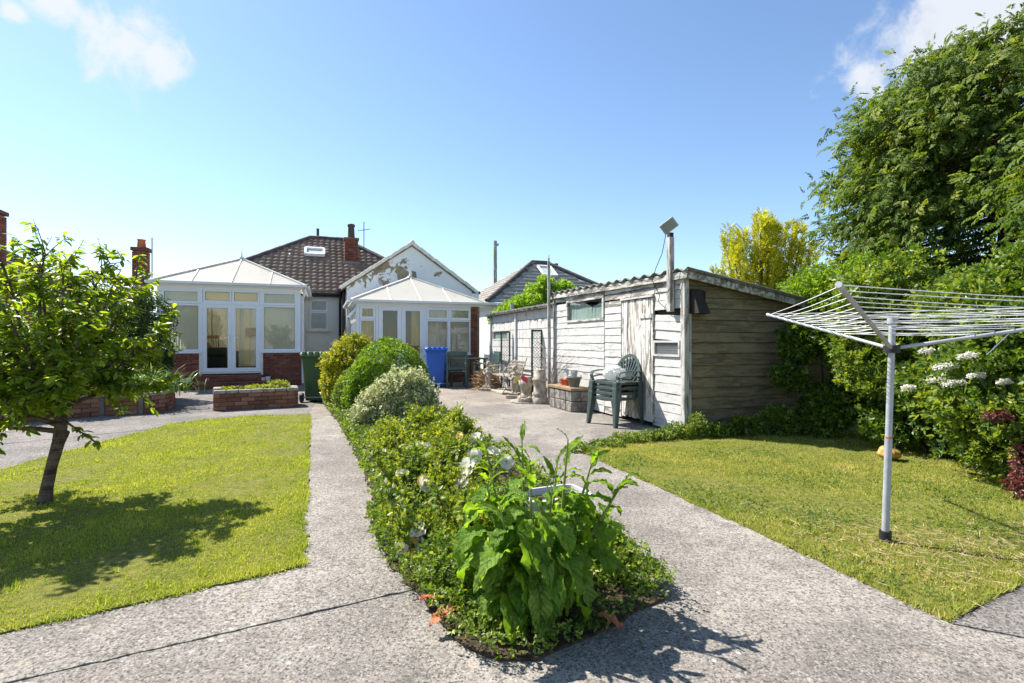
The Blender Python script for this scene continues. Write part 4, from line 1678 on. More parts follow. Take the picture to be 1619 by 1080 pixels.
def fplank(y0, y1, z0, z1, mat, tilt=0.0, x=0.0, name='plank', slope=0.0):
    """horizontal weatherboard on the front wall"""
    g_ = .005
    b = random.uniform(-.004, .004)
    e0, e1 = y0 + random.uniform(.0, .006), y1 - random.uniform(.0, .006)
    k = max(3, int((e1 - e0) / .12))
    vs_, fs_ = [], []
    for i in range(k + 1):
        t = i / k
        y = e0 + (e1 - e0) * t
        dz = slope * (t - .5) * (e1 - e0) + random.gauss(0, .0016)
        dz2 = slope * (t - .5) * (e1 - e0) + random.gauss(0, .0022)
        dx = random.gauss(0, .0015)
        lo, hi = z0 + g_ + dz2, z1 + dz
        vs_ += [(x - .016 + b + dx, y, lo), (x - .008 + b + dx, y, hi), (x + .016, y, hi), (x + .016, y, lo)]
    for i in range(k):
        a = i * 4
        for j in range(4):
            j2 = (j + 1) % 4
            fs_.append((a + j, a + j2, a + 4 + j2, a + 4 + j))
    fs_.append((3, 2, 1, 0))
    e = k * 4
    fs_.append((e, e + 1, e + 2, e + 3))
    return MB().add(vs_, fs_).build(name, mat, SH)


def run_planks(y0, y1, z0, z1, h, mat, matf=None, slope=0):
    z = z0
    while z < z1 - .02:
        hh = min(h * random.uniform(.92, 1.08), z1 - z)
        if z1 - z - hh < .04:
            hh = z1 - z
        fplank(y0, y1, z, z + hh, matf(z) if matf else mat, slope=slope)
        z += hh


PW, PG = M['plank_white'], M['plank_grey']
run_planks(.06, .655, .03, 1.035, .125, PW)
run_planks(.06, .655, 1.27, 1.62, .125, PW, slope=.06)
run_planks(.06, .655, 1.70, 2.10, .13, PW, lambda z: PG if z > 1.86 else PW)
run_planks(1.515, 2.05, .03, 1.92, .118, PW, lambda z: PG if random.random() < .14 else PW)
run_planks(2.065, SL - .02, .03, 1.62, .135, PW)
run_planks(3.5, SL - .02, 1.62, 2.0, .13, PW)
fplank(2.07, SL - .02, 2.04, 2.12, PG)
for y0, y1 in ((.66, 1.25), (1.255, 2.05)):
    fplank(y0, y1, 1.94, 2.035, PG)
    fplank(y0, y1, 2.04, 2.12, PG)
# window with a cloudy sheet behind it
wf = MB()
wf.box(-.03, .03, 2.07, 2.12, 1.62, 2.04).box(-.03, .03, 3.45, 3.5, 1.62, 2.04)
wf.box(-.03, .03, 2.12, 3.45, 1.62, 1.66).box(-.03, .03, 2.12, 3.45, 2.0, 2.04)
wfo = wf.build('window', PG, SH)
MB().box(.0, .006, 2.115, 3.455, 1.655, 2.005).build('pane', M['glass_dirty'], wfo)
sag = MB()
for i in range(12):
    y0, y1 = 2.1 + i * .12, 2.1 + (i + 1) * .12
    zt = lambda y: 2.03 - .16 * (1 - abs(y - 2.55) / .5) if abs(y - 2.55) < .5 else 2.03
    sag.add([(.03, y0, 1.60), (.03, y1, 1.60), (.045 + .01 * math.sin(i), y1, zt(y1)), (.045 + .01 * math.sin(i), y0, zt(y0))], [(0, 3, 2, 1)])
sag.build('hanging_sheet', M['net'], SH)
# mesh vent near the corner
vf = MB()
vf.box(-.035, .0, .07, .10, 1.04, 1.265).box(-.035, .0, .625, .655, 1.04, 1.265)
vf.box(-.035, .0, .10, .625, 1.04, 1.07).box(-.035, .0, .10, .625, 1.235, 1.265)
vfo = vf.build('vent', PW, SH)
mm = MB()
for k in range(26):
    y = .10 + k * .0205
    mm.bar((-.012, y, 1.07), (-.012, min(y + .05, .625), 1.235), .003, .003)
    mm.bar((-.009, min(y + .05, .625), 1.07), (-.009, y, 1.235), .003, .003)
mm.build('wire_mesh', M['mesh_vent'], vfo)
MB().box(.0, .01, .1, .625, 1.07, 1.235).build('backing', M['mesh_vent'], vfo)
# door of narrow upright boards
dr_ = MB().box(.0, .02, .67, 1.505, .06, 1.90).build('door', M['dark_inside'], SH)
y = .672
while y < 1.5:
    w = random.uniform(.052, .068)
    w = min(w, 1.503 - y)
    if 1.503 - y - w < .03:
        w = 1.503 - y
    b = MB().box(-.022 + random.uniform(-.004, .004), -.002, y + .003, y + w - .003, .06 + random.uniform(0, .03), 1.895 + random.uniform(-.01, .008))
    b.build('door_board', M['plank_door'], dr_)
    y += w
MB().box(-.04, -.0265, .69, 1.0, 1.60, 1.66).build('batten', M['plank_door'], dr_)
MB().box(-.045, -.0, .655, 1.52, 1.905, 1.935).build('door_head', PG, SH)
MB().box(-.033, .0, .656, .668, .03, 1.9).build('door_stile', PG, SH)
MB().box(-.033, .0, 1.507, 1.514, .03, 1.9).build('door_stile', PG, SH)
# corner posts
MB().box(-.03, .045, -.03, .055, 0, 2.14).build('corner_post', M['post_wood'], SH, bevel=.006)
MB().box(.047, .085, -.028, .0, 0, 1.62).build('corner_board', M['post_wood'], SH)
MB().box(-.035, .04, SL - .02, SL + .045, 0, 2.16).build('corner_post', M['post_wood'], SH, bevel=.006)
# end wall of bare brown boards
z = .02
while z < 2.1:
    h = random.uniform(.135, .165)
    xm = SW
    if z > 1.62:
        xm = min(SW, (2.13 - z) / .165 + .1)
    if xm < .3:
        break
    k = 8
    vs_, fs_ = [], []
    for i in range(k + 1):
        x = .06 + (xm - .06) * i / k
        zt = min(z + h - .006, 2.12 - .165 * x)
        zb = min(z + random.gauss(0, .002), zt - .002)
        vs_ += [(x, .0, zb), (x, .0 + .016, zt), (x, .03, zt), (x, .03, zb)]
    for i in range(k):
        a = i * 4
        fs_ += [(a + j, a + 4 + j, a + 4 + (j + 1) % 4, a + (j + 1) % 4) for j in range(4)]
    fs_ += [(0, 1, 2, 3), (k * 4 + 3, k * 4 + 2, k * 4 + 1, k * 4)]
    MB().add(vs_, fs_).build('plank', M['plank_dark'], SH)
    z += h
# roof: corrugated sheet falling to the back
V, F = [], []
ny, nxs = 220, 2
for i in range(ny + 1):
    yy = -.16 + (SL + .32) * i / ny
    wv = .022 * math.sin(yy / .25 * 2 * math.pi)
    for j in range(nxs + 1):
        xx = -.085 + (SW + .225) * j / nxs
        zz = 2.215 + .012 * yy - .165 * (xx + .10) + wv
        V.append((xx, yy, zz))
        V.append((xx, yy, zz - .012))
w_ = (nxs + 1) * 2
for i in range(ny):
    for j in range(nxs):
        a = i * w_ + j * 2
        F.append((a, a + 2, a + w_ + 2, a + w_))
        F.append((a + 1, a + w_ + 1, a + w_ + 3, a + 3))
    a = i * w_
    F.append((a, a + w_, a + w_ + 1, a + 1))
for j in range(nxs):
    a = j * 2
    F.append((a, a + 1, a + 3, a + 2))
    a = ny * w_ + j * 2
    F.append((a, a + 2, a + 3, a + 1))
MB().add(V, F).build('roof_sheet', M['corrugated'], SH, True)
fa = MB()
fa.bar((-.048, -.10, 2.13), (-.048, SL + .10, 2.18), .026, .09)
fa.build('fascia', PG, SH)
fb = MB()
fb.bar((-.065, -.11, 2.14), (SW + .1, -.11, 2.14 - .165 * (SW + .165)), .028, .10)
fb.build('barge_board', M['plank_grey'], SH)
MB().bar((-.08, -.13, 2.195), (SW + .1, -.13, 2.195 - .165 * (SW + .18)), .05, .02).build('edge_trim', M['felt'], SH)
# small dark hood fixed high on the end wall
hd = MB()
hd.add([(.08, -.005, 1.95), (.34, -.005, 1.93), (.08, -.005, 1.62), (.34, -.005, 1.62), (.03, -.24, 1.62), (.22, -.24, 1.62), (.08, -.06, 1.95), (.20, -.06, 1.95)],
       [(0, 6, 4, 2), (6, 7, 5, 4), (7, 1, 3, 5), (0, 1, 7, 6), (2, 4, 5, 3), (0, 2, 3, 1)])
hd.build('hood', M['dark_inside'], SH)

# flood light on its post
FP = thing('floodlight_post', 'weathered post on the shed corner carrying a square floodlight', 'floodlight', shed_w(-.065, .22), TH)
MB().box(-.035, .035, -.04, .04, 1.66, 2.68).build('post', M['post_wood'], FP, bevel=.004)
MB().box(-.03, .03, -.03, .03, 2.681, 2.74).build('bracket', M['black_plastic'], FP)
Mx = Matrix.Translation((-.07, -.06, 2.82)) @ Matrix.Rotation(R(-52), 4, 'Z') @ Matrix.Rotation(R(-33), 4, 'Y') @ Matrix.Rotation(R(14), 4, 'X')
lh = MB().box(-.105, .105, -.03, .03, -.075, .075, Mx)
lho = lh.build('lamp_housing', M['galv'], FP, bevel=.01)
MB().box(-.09, .09, -.036, -.031, -.06, .06, Mx).build('lens', M['lamp_glass'], lho)
cabp = [(-.12, -.06, 2.70), (-.15, -.02, 2.45), (-.17, .1, 2.25), (-.15, .2, 2.1), (-.012, .22, 1.9), (-.01, .26, 1.82), (-.012, .14, 1.74), (-.012, .0, 1.68)]
MB().tube([tuple(p) for p in cabp], .005, 5).build('cable', M['black_plastic'], FP)

# tall thin pole between shed and store
TPo = thing('wooden_pole', 'tall grey pole standing where shed and block store meet', 'pole', shed_w(-.12, SL + .06), TH)
MB().tube([(0, 0, 0), (.005, 0, 1.4), (0, .01, 2.92)], [.04, .036, .03], 9).build('shaft', M['post_wood'], TPo, True)
MB().tube([(0, .01, 2.92), (0, .01, 2.99)], .02, 6).build('cap', M['galv'], TPo)

# ------------------------------------------------------------------ block-built store
BS = thing('block_store', 'low store of white painted blocks with rough felt roof edge', 'outbuilding', shed_w(.10, SL + .08), TH)
BL = 4.62
MB().box(.06, 2.6, .05, BL - .05, 0, 1.98).build('wall', M['mortar'], BS)
blk = {}
for half in (0, 1):
    for i in range(4):
        m = MB().box(0, .055, 0, .212 if half else .438, 0, .209)
        r = random.Random(40 + i + half * 9)
        m.v = [(x + r.uniform(-.003, .003), y + r.uniform(-.002, .002), z + r.uniform(-.002, .002)) for x, y, z in m.v]
        me = m.mesh('block')
        me.materials.append(M['block_white'])
        blk[(half, i)] = me
for c in range(9):
    z = c * .222
    y = 0.0 if c % 2 == 0 else -.226
    while y < BL - .06:
        y0, half = y, 0
        if y < -.01:
            y0, half = 0.0, 1
        if BL - y < .44:
            half = 1
        mid = y0 + (.11 if half else .22)
        if not (3.02 < mid < 4.36 and 1.3 < z + .1 < 1.56):
            o = place('block', blk[(half, random.randrange(4))], None, BS)
            o.location = (random.uniform(-.002, .002), y0, z)
        y += .452
for c in range(9):                              # end face towards the patio
    x = .06 if c % 2 else .28
    while x < 2.3:
        o = place('block', blk[(0, c % 4)], None, BS)
        o.rotation_euler.z = R(90)
        o.location = (x + .438, BL - .05, c * .222)
        x += .452
bwf = MB()
bwf.box(-.01, .05, 3.02, 3.06, 1.29, 1.57).box(-.01, .05, 4.33, 4.37, 1.29, 1.57).box(-.01, .05, 3.06, 4.33, 1.29, 1.325).box(-.01, .05, 3.06, 4.33, 1.535, 1.57)
bwo = bwf.build('window', PW, BS)
MB().box(.02, .026, 3.06, 4.33, 1.32, 1.54).build('pane', M['glass_dirty'], bwo)
MB().box(.04, .05, 3.06, 4.33, 1.32, 1.54).build('backing', M['net'], bwo)
for yy in (.03, 2.42, BL - .12):
    MB().box(-.045, .0, yy, yy + .09, 0, 1.98).build('pier', M['block_white'], BS, bevel=.006)
# ragged felt edge
V, F = [], []
k = 90
for i in range(k + 1):
    yy = -.06 + (BL + .16) * i / k
    dz, dx = random.gauss(0, .008), random.gauss(0, .012)
    V += [(-.13 + dx, yy, 1.985 + dz * .5), (-.14 + dx, yy, 2.04 + dz), (-.02, yy, 2.085 + dz), (2.7, yy, 2.02), (2.7, yy, 1.99), (-.02, yy, 1.983)]
for i in range(k):
    a = i * 6
    F += [(a + j, a + 6 + j, a + 6 + (j + 1) % 6, a + (j + 1) % 6) for j in range(6)]
F += [(0, 1, 2, 3, 4, 5), tuple(range(k * 6 + 5, k * 6 - 1, -1))]
MB().add(V, F).build('felt_roof', M['felt'], BS)
MB().tube([(.3, 3.6, 2.0), (.3, 3.6, 2.30)], .05, 8).build('vent_pipe', M['galv'], BS, True)

# ------------------------------------------------------------------ stack of blocks with pots on top
BK = thing('block_plinth', 'low plinth of grey cast blocks with brown slab against the shed', 'plinth', shed_w(-.05, 2.48), TH)
bm_ = []
for i in range(3):
    m = MB().box(0, .19, 0, .222, 0, .18)
    r = random.Random(90 + i)
    m.v = [(x + r.uniform(-.006, .006), y + r.uniform(-.005, .005), z + r.uniform(-.003, .003)) for x, y, z in m.v]
    me = m.mesh('block')
    me.materials.append(M['blockstone'])
    bm_.append(me)
for c in range(2):
    for i in range(4):
        for j in range(2):
            if i > 0 and j == 1:
                continue
            o = place('block', bm_[random.randrange(3)], None, BK)
            o.location = (-.38 + j * .195, i * .232, c * .186)
            bv = o.modifiers.new('bevel', 'BEVEL')
            bv.width = .012
            bv.segments = 1
MB().box(-.40, .0, -.02, .96, .374, .425).build('slab', M['wood_slab'], BK, bevel=.01)


def pot(name, label, cat, loc, r0, r1, h, mat, n=16):
    t = thing(name, label, cat, loc)
    MB().lathe([(r0, 0), (r1 * .97, h * .82), (r1 * 1.08, h * .82), (r1 * 1.1, h), (r1 * .98, h), (r1 * .93, h * .8), (r0 * .9, .02)], n).build('body', mat, t, True)
    return t


ptop = .426
pot('flower_pot', 'small orange pot at the far end of the block plinth', 'pot', shed_w(-.24, 3.20, ptop), .035, .055, .12, M['orange'])
pot('flower_pot', 'orange pot with a trowel beside the grey bucket', 'pot', shed_w(-.25, 3.03, ptop), .038, .058, .12, M['orange'])
tr_ = thing('hand_trowel', 'old hand trowel sticking out of an orange pot', 'trowel', shed_w(-.25, 3.03, ptop + .05))
MB().tube([(0, 0, 0), (.015, .02, .17)], .011, 6).build('handle', M['wood_slab'], tr_)
MB().slab([(-.02, .0, .17), (.04, .0, .17), (.045, .03, .23), (.012, .04, .27), (-.02, .03, .23)], .003).build('blade', M['galv'], tr_)
gb = pot('plastic_bucket', 'grey green plastic pot of tools on the block plinth', 'pot', shed_w(-.25, 2.72, ptop), .085, .13, .19, M['pot_grey'])
MB().lathe([(.11, .0), (.118, .012)], 14, (0, 0, .15)).build('soil_fill', M['soil'], gb)
tl = thing('hand_tools', 'pale handled garden tools standing in the grey pot', 'tools', shed_w(-.25, 2.72, ptop + .155))
MB().tube([(-.03, .02, 0), (-.05, .04, .13)], .012, 6).build('handle', M['planter_white'], tl)
MB().box(.0, .05, -.02, .0, .0, .15).build('scraper', M['galv'], tl)
MB().tube([(.04, .05, 0), (.06, .06, .12)], .010, 6).build('handle', M['galv'], tl)
MB().box(-.04, .01, -.03, -.015, .0, .11).build('label_stake', M['planter_white'], tl)


# ------------------------------------------------------------------ stacked plastic chairs
def arch(k, n, w0, w1, z0, z1, y0, y1):
    """point on the arched back outline"""
    a = math.pi * k / n
    x = -math.cos(a) * (w0 + (w1 - w0) * math.sin(a) * .25)
    s = math.sin(a)
    return Vector((x, y0 + (y1 - y0) * s, z0 + (z1 - z0) * s))


def make_chair():
    t = thing('garden_chair', 'x', 'chair')
    P = M['chair_green']
    # seat: dished sheet
    V, F = [], []
    n = 8
    for i in range(n + 1):
        for j in range(n + 1):
            x, y = -.235 + .47 * i / n, -.25 + .46 * j / n
            z = .425 - .018 * math.cos(x / .235 * 1.57) * 1.0 - .02 * (j / n) + (-.03 * max(0, (1 - j / 1.5)) if j < 2 else 0)
            V.append((x, y, z))
    for i in range(n):
        for j in range(n):
            a = i * (n + 1) + j
            F.append((a, a + n + 1, a + n + 2, a + 1))
    o = MB().add(V, F).build('seat', P, t, True)
    sm = o.modifiers.new('s', 'SOLIDIFY')
    sm.thickness = .012
    # apron
    ap = MB()
    ap.bar((-.235, -.26, .402), (.235, -.26, .402), .012, .045)
    ap.bar((-.245, -.25, .402), (-.245, .2, .392), .012, .045)
    ap.bar((.245, -.25, .402), (.245, .2, .392), .012, .045)
    ap.build('apron', P, t, bevel=.004)
    for sx in (-1, 1):
        for fy in (-1, 1):
            lg = MB()
            top = Vector((sx * .245, -.245 if fy < 0 else .215, .42))
            bot = Vector((sx * .285, -.295 if fy < 0 else .30, 0))
            w0, w1 = .058, .030
            vs_ = []
            for p, w in ((bot, w1), (bot.lerp(top, .5), (w0 + w1) / 2), (top, w0)):
                for q in ((-w, -w), (w, -w), (w, w), (-w, w)):
                    vs_.append((p.x + q[0] * .75, p.y + q[1], p.z))
            fs_ = [(3, 2, 1, 0), (8, 9, 10, 11)]
            for a in (0, 4):
                fs_ += [(a + j, a + (j + 1) % 4, a + 4 + (j + 1) % 4, a + 4 + j) for j in range(4)]
            lg.add(vs_, fs_)
            lg.build('leg', P, t, bevel=.008)
        # arm rest: rises from the front leg and sweeps to the back
        am = MB()
        pts = [(sx * .25, -.25, .41), (sx * .275, -.265, .50), (sx * .285, -.24, .555), (sx * .29, -.1, .575), (sx * .285, .1, .57), (sx * .262, .235, .56)]
        for a, b in zip(pts, pts[1:]):
            am.bar(a, Vector(b) + (Vector(b) - Vector(a)).normalized() * .012, .055, .018, (0, 0, 1) if abs(b[2] - a[2]) < .05 else (0, 1, 0))
        am.build('armrest', P, t, bevel=.005)
    # arched fan back
    rim = [arch(k, 14, .25, .26, .44, .80, .20, .30) for k in range(15)]
    bk = MB()
    for a, b in zip(rim, rim[1:]):
        bk.bar(a, b + (b - a) * .08, .018, .045, (a + b) / 2 - Vector((0, .25, .55)))
    bk.build('back_rim', P, t)
    for k in range(9):
        f = (k + .5) / 9
        a = Vector((-.10 + .20 * f, .20, .44))
        top = arch(14 * (.12 + .76 * f), 14, .25, .26, .44, .80, .20, .30)
        MB().bar(a, top, .020, .010, (0, -1, .2)).build('slat', P, t)
    return t


ch0 = make_chair()
words = ['lowest green plastic chair of the stack by the shed door', 'second chair from the bottom of the green stack',
         'third chair from the bottom of the green stack', 'topmost green plastic chair of the stack holding a bag']
for i in range(4):
    o = ch0 if i == 0 else copy_tree(ch0)
    o.location = shed_w(-.36 + .006 * i, 1.14, .078 * i + .001)
    o.rotation_euler.z = TH - R(90) + R(14) + random.uniform(-.01, .01)
    tag(o, words[i], 'chair', 'stacked plastic chairs')
# crumpled bag on the top chair
bgp = thing('plastic_bag', 'crumpled clear plastic bag lying on the top stacked chair', 'bag', shed_w(-.40, 1.12, .66), TH)
me = MB().ball((0, 0, .10), (.17, .15, .11), 26, 18).mesh('bag')
r = np.random.default_rng(8)
co = np.array([v.co[:] for v in me.vertices])
nn = sum(np.sin(co @ (r.normal(size=3) * 22 * (1 + .7 * k)) + r.uniform(0, 6)) / (1 + .5 * k) for k in range(6))
for v, d in zip(me.vertices, nn):
    v.co *= 1 + .09 * d
    v.co.z = max(v.co.z, 0.004)
place('film', me, M['bag'], bgp)

# ------------------------------------------------------------------ bins
def make_bin(body, lid, label, loc, rz, sc=1.0):
    t = thing('wheelie_bin', label, 'bin', loc, rz, 'wheelie bins')
    t.scale = (sc, sc, sc)
    m = MB()

    def ring(w, d0, d1, z):
        c = .04
        return [(-w + c, d0, z), (w - c, d0, z), (w, d0 + c, z), (w, d1 - c, z), (w - c, d1, z), (-w + c, d1, z), (-w, d1 - c, z), (-w, d0 + c, z)]
    rings = [ring(.205, -.19, .24, .03), ring(.215, -.205, .26, .12), ring(.262, -.262, .335, .93), ring(.285, -.28, .36, .935), ring(.285, -.28, .36, .985)]
    vs_ = [p for q in rings for p in q]
    fs_ = [tuple(range(7, -1, -1)), tuple(range(32, 40))]
    for i in range(4):
        fs_ += [(i * 8 + j, i * 8 + (j + 1) % 8, i * 8 + 8 + (j + 1) % 8, i * 8 + 8 + j) for j in range(8)]
    m.add(vs_, fs_)
    m.build('body', body, t, bevel=.012)
    rb = MB()
    for x in (-.12, .0, .12):
        rb.bar((x, -.198, .1), (x * 1.15, -.258, .9), .018, .012, (0, -1, 0))
    rb.build('rib', body, t)
    l = MB()
    rings = [ring(.30, -.30, .40, .988), ring(.30, -.30, .40, 1.02), ring(.26, -.25, .34, 1.055)]
    vs_ = [p for q in rings for p in q]
    fs_ = [tuple(range(7, -1, -1)), tuple(range(16, 24))]
    for i in range(2):
        fs_ += [(i * 8 + j, i * 8 + (j + 1) % 8, i * 8 + 8 + (j + 1) % 8, i * 8 + 8 + j) for j in range(8)]
    l.add(vs_, fs_)
    lo = l.build('lid', lid, t, bevel=.01)
    for x in (-.19, -.06, .06, .19):
        MB().box(x - .035, x + .035, -.345, -.20, 1.0, 1.065).build('hinge', lid, lo, bevel=.01)
    MB().tube([(-.26, -.335, .985), (.26, -.335, .985)], .018, 8).build('handle_bar', lid, t, True)
    for s in (-1, 1):
        MB().box(s * .235 - .02, s * .235 + .02, -.335, -.262, .95, 1.0).build('handle_bracket', body, t)
        w = MB()
        w.tube([(s * .245, -.20, .10), (s * .295, -.20, .10)], .10, 18)
        wh = w.build('wheel', M['black_plastic'], t)
        MB().tube([(s * .294, -.20, .10), (s * .30, -.20, .10)], .05, 12).build('hub', M['pot_grey'], wh)
    MB().tube([(-.25, -.20, .10), (.25, -.20, .10)], .013, 6).build('axle', M['galv'], t)
    return t


make_bin(M['bin_green'], M['bin_lid_green'], 'dark green wheelie bin beside the brick planter', (-4.08, 10.75, 0), R(6), .98)
make_bin(M['bin_blue'], M['bin_blue'], 'blue wheelie bin in front of the smaller conservatory', (-2.10, 14.15, 0), R(12), 1.04)

# ------------------------------------------------------------------ patio table and wooden chairs
TB = thing('patio_table', 'dark green patio table in front of the conservatory windows', 'table', (-1.28, 14.75, 0), TH)
MB().box(-.62, .50, -.36, .36, .74, .78).build('tabletop', M['bench_green'], TB, bevel=.008)
for x in (-.54, .42):
    for y in (-.29, .29):
        MB().box(x - .03, x + .03, y - .03, y + .03, 0, .74).build('leg', M['bench_green'], TB)


def wood_chair(label, loc, rz):
    t = thing('garden_armchair', label, 'chair', loc, rz, 'slatted garden armchairs')
    m_ = M['chair_teal']
    for k in range(6):
        MB().box(-.24, .24, -.24 + k * .08, -.18 + k * .08, .42, .44).build('seat_slat', m_, t)
    for sx in (-1, 1):
        MB().box(sx * .26 - .022, sx * .26 + .022, -.26, -.215, 0, .64).build('leg', m_, t)
        MB().bar((sx * .26, .24, 0), (sx * .26, .33, .98), .045, .04, (0, 1, 0)).build('leg', m_, t)
        MB().box(sx * .26 - .03, sx * .26 + .03, -.29, .27, .641, .665).build('armrest', m_, t, bevel=.006)
        MB().box(sx * .26 - .012, sx * .26 + .012, -.21, .24, .37, .42).build('seat_rail', m_, t)
    MB().bar((-.24, .325, .93), (.24, .325, .93), .03, .10, (0, -.1, 1)).build('top_rail', m_, t)
    MB().bar((-.24, .288, .52), (.24, .288, .52), .025, .05, (0, -.1, 1)).build('bottom_rail', m_, t)
    for k in range(8):
        x = -.20 + k * .057
        MB().bar((x, .29, .54), (x, .32, .89), .03, .012, (0, -1, 0)).build('back_slat', m_, t)
    return t


wood_chair('slat backed green armchair with its back to the blue bin and table', (-1.55, 14.10, 0), R(172) + TH)
wood_chair('faded green armchair between the patio table and the block store', (-.72, 13.98, 0), R(-92) + TH)

# ------------------------------------------------------------------ ornaments along the store wall
PLN = thing('concrete_plinth', 'low pale concrete plinth under the bench and statues', 'plinth', (-.36, 13.0, 0), TH + R(90))
MB().box(-.95, .85, -.36, .22, 0, .05).build('slab', M['stone'], PLN, bevel=.01)

BN = thing('garden_bench', 'ornate cast iron garden bench with pale slatted back', 'bench', (-.16, 12.65, .051), TH - R(90))
BN.scale = (.92, .92, .92)
for k in range(5):
    MB().box(-.62, .62, -.24 + k * .09, -.17 + k * .09, .40, .425).build('seat_slat', M['coping'], BN)
for k in range(4):
    MB().bar((-.62, .25 + k * .022, .50 + k * .085), (.62, .25 + k * .022, .50 + k * .085), .02, .065, (0, -.25, 1)).build('back_slat', M['coping'], BN)
for sx in (-1, 1):
    e = MB()
    x = sx * .64
    e.tube([(x, -.30, 0), (x, -.22, .12), (x, -.28, .28), (x, -.24, .40)], .018, 7)
    e.tube([(x, .34, 0), (x, .22, .2), (x, .21, .40), (x, .27, .62), (x, .36, .88)], .018, 7)
    e.tube([(x, -.25, .40), (x, .22, .39)], .016, 7)
    e.tube([(x, -.22, .12), (x, .0, .16), (x, .22, .2)], .010, 6)
    sp = [(x, -.10 + .10 * (1 - q / 22) * math.cos(q * .55), .52 + .10 * (1 - q / 22) * math.sin(q * .55)) for q in range(20)]
    e.tube(sp, .011, 6)
    sp = [(x, .10 + .085 * (1 - q / 22) * math.cos(q * .55 + 1), .50 + .085 * (1 - q / 22) * math.sin(q * .55 + 1)) for q in range(20)]
    e.tube(sp, .010, 6)
    e.tube([(x, -.25, .40), (x, -.30, .52), (x, -.22, .63), (x, .0, .64), (x, .26, .62)], .016, 7)
    e.build('end_frame', M['iron'], BN, True)


def statue(label, loc, rz, sc=1.0):
    t = thing('garden_statue', label, 'statue', loc, rz, 'cast stone statues')
    t.scale = (sc, sc, sc)
    b = MB()
    b.box(-.15, .15, -.15, .15, 0, .07)
    b.box(-.11, .11, -.11, .11, .071, .12)
    b.build('pedestal', M['stone'], t, bevel=.01)
    f = MB()
    for s in (-1, 1):                             # legs with a standing and a bent knee
        f.tube([(s * .035, 0, .11), (s * .04, -.01 - .02 * (s > 0), .24), (s * .042, 0, .37)], [.030, .036, .046], 8)
        f.ball((s * .038, -.035, .13), (.028, .05, .02), 8, 5)
        f.tube([(s * .075, 0, .53), (s * .115, -.03, .45), (s * .05, -.10, .43 + .03 * s)], [.026, .024, .018], 7)
        f.ball((s * .045, -.105, .435 + .03 * s), .022, 7, 5)
    f.ball((0, .0, .38), (.075, .062, .06))
    f.ball((0, -.012, .44), (.068, .065, .07))
    f.ball((0, 0, .51), (.078, .055, .06))
    f.tube([(0, 0, .54), (0, -.005, .60)], .030, 8)
    f.ball((0, -.01, .645), (.052, .058, .062))
    f.ball((0, -.068, .64), (.010, .014, .014), 6, 4)
    f.ball((0, .012, .665), (.060, .058, .055))
    f.tube([(-.05, -.05, .36), (0, -.08, .33), (.06, -.04, .36), (.05, .06, .35), (-.05, .06, .36), (-.05, -.05, .36)], .024, 7)
    o = f.build('figure', M['stone'], t, True)
    rm = o.modifiers.new('r', 'REMESH')
    rm.mode = 'VOXEL'
    rm.voxel_size = .011
    rm.use_smooth_shade = True
    return t


statue('weathered cherub statue in front of the dried plant at the bench', (-.60, 13.05, 0), TH - R(50), 1.05)
statue('weathered cherub statue at the near corner of the bench', (.06, 11.30, 0), TH - R(40), 1.02)


def urn(name, label, loc, prof, cat='ornament'):
    t = thing(name, label, cat, loc)
    MB().lathe(prof, 20).build('body', M['stone'], t, True)
    return t


u1 = urn('stone_urn', 'pale stone pedestal urn behind the coloured butterfly', (.30, 10.98, .032),
         [(.15, 0), (.15, .06), (.11, .09), (.095, .13), (.12, .17), (.125, .26), (.15, .30), (.155, .34), (.11, .36), (.12, .42), (.13, .46), (.10, .47)])
u2 = urn('bird_bath_column', 'taller stone column of stacked drums beside the block plinth', (.56, 10.35, .0),
         [(.17, 0), (.17, .12), (.13, .14), (.15, .17), (.155, .21), (.12, .24), (.125, .44), (.15, .46), (.155, .50), (.115, .52), (.11, .68), (.10, .69)])
rs = thing('round_slab', 'round stone slab lying on the ground before the urns', 'slab', (.36, 10.62, 0))
MB().lathe([(.40, 0), (.41, .015), (.395, .03), (.2, .031)], 28).build('disc', M['coping'], rs)
rk = thing('curved_stone', 'broken curved piece of stone basin on the round slab', 'stone', (.28, 10.42, .0315))
m = MB()
for k in range(9):
    a0_, a1_ = R(150 + k * 24), R(150 + (k + 1) * 24)
    ri, ro, hh = .09, .17, .085 + .02 * math.sin(k * 1.3)
    pts = [(ri * math.cos(a0_), ri * math.sin(a0_)), (ro * math.cos(a0_), ro * math.sin(a0_)), (ro * math.cos(a1_), ro * math.sin(a1_)), (ri * math.cos(a1_), ri * math.sin(a1_))]
    m.prism(pts, 0, hh)
m.build('arc', M['stone'], rk, bevel=.012)

bf = thing('butterfly_ornament', 'yellow and pink metal butterfly wings on a stick by the urn', 'ornament', (.18, 10.72, .0))
MB().tube([(0, 0, .0), (0, 0, .50)], .006, 6).build('stick', M['galv'], bf)
for s, mt in ((-1, 'yellow_wing'), (1, 'pink')):
    pts = []
    for k in range(12):
        a = 2 * math.pi * k / 12
        x, y = .085 * math.cos(a), .05 * math.sin(a)
        ca, sa = math.cos(R(35 if s < 0 else -38)), math.sin(R(35 if s < 0 else -38))
        pts.append((s * .075 + x * ca - y * sa, -.01, .47 + x * sa + y * ca))
    MB().slab(pts, .006).build('wing', M[mt], bf)


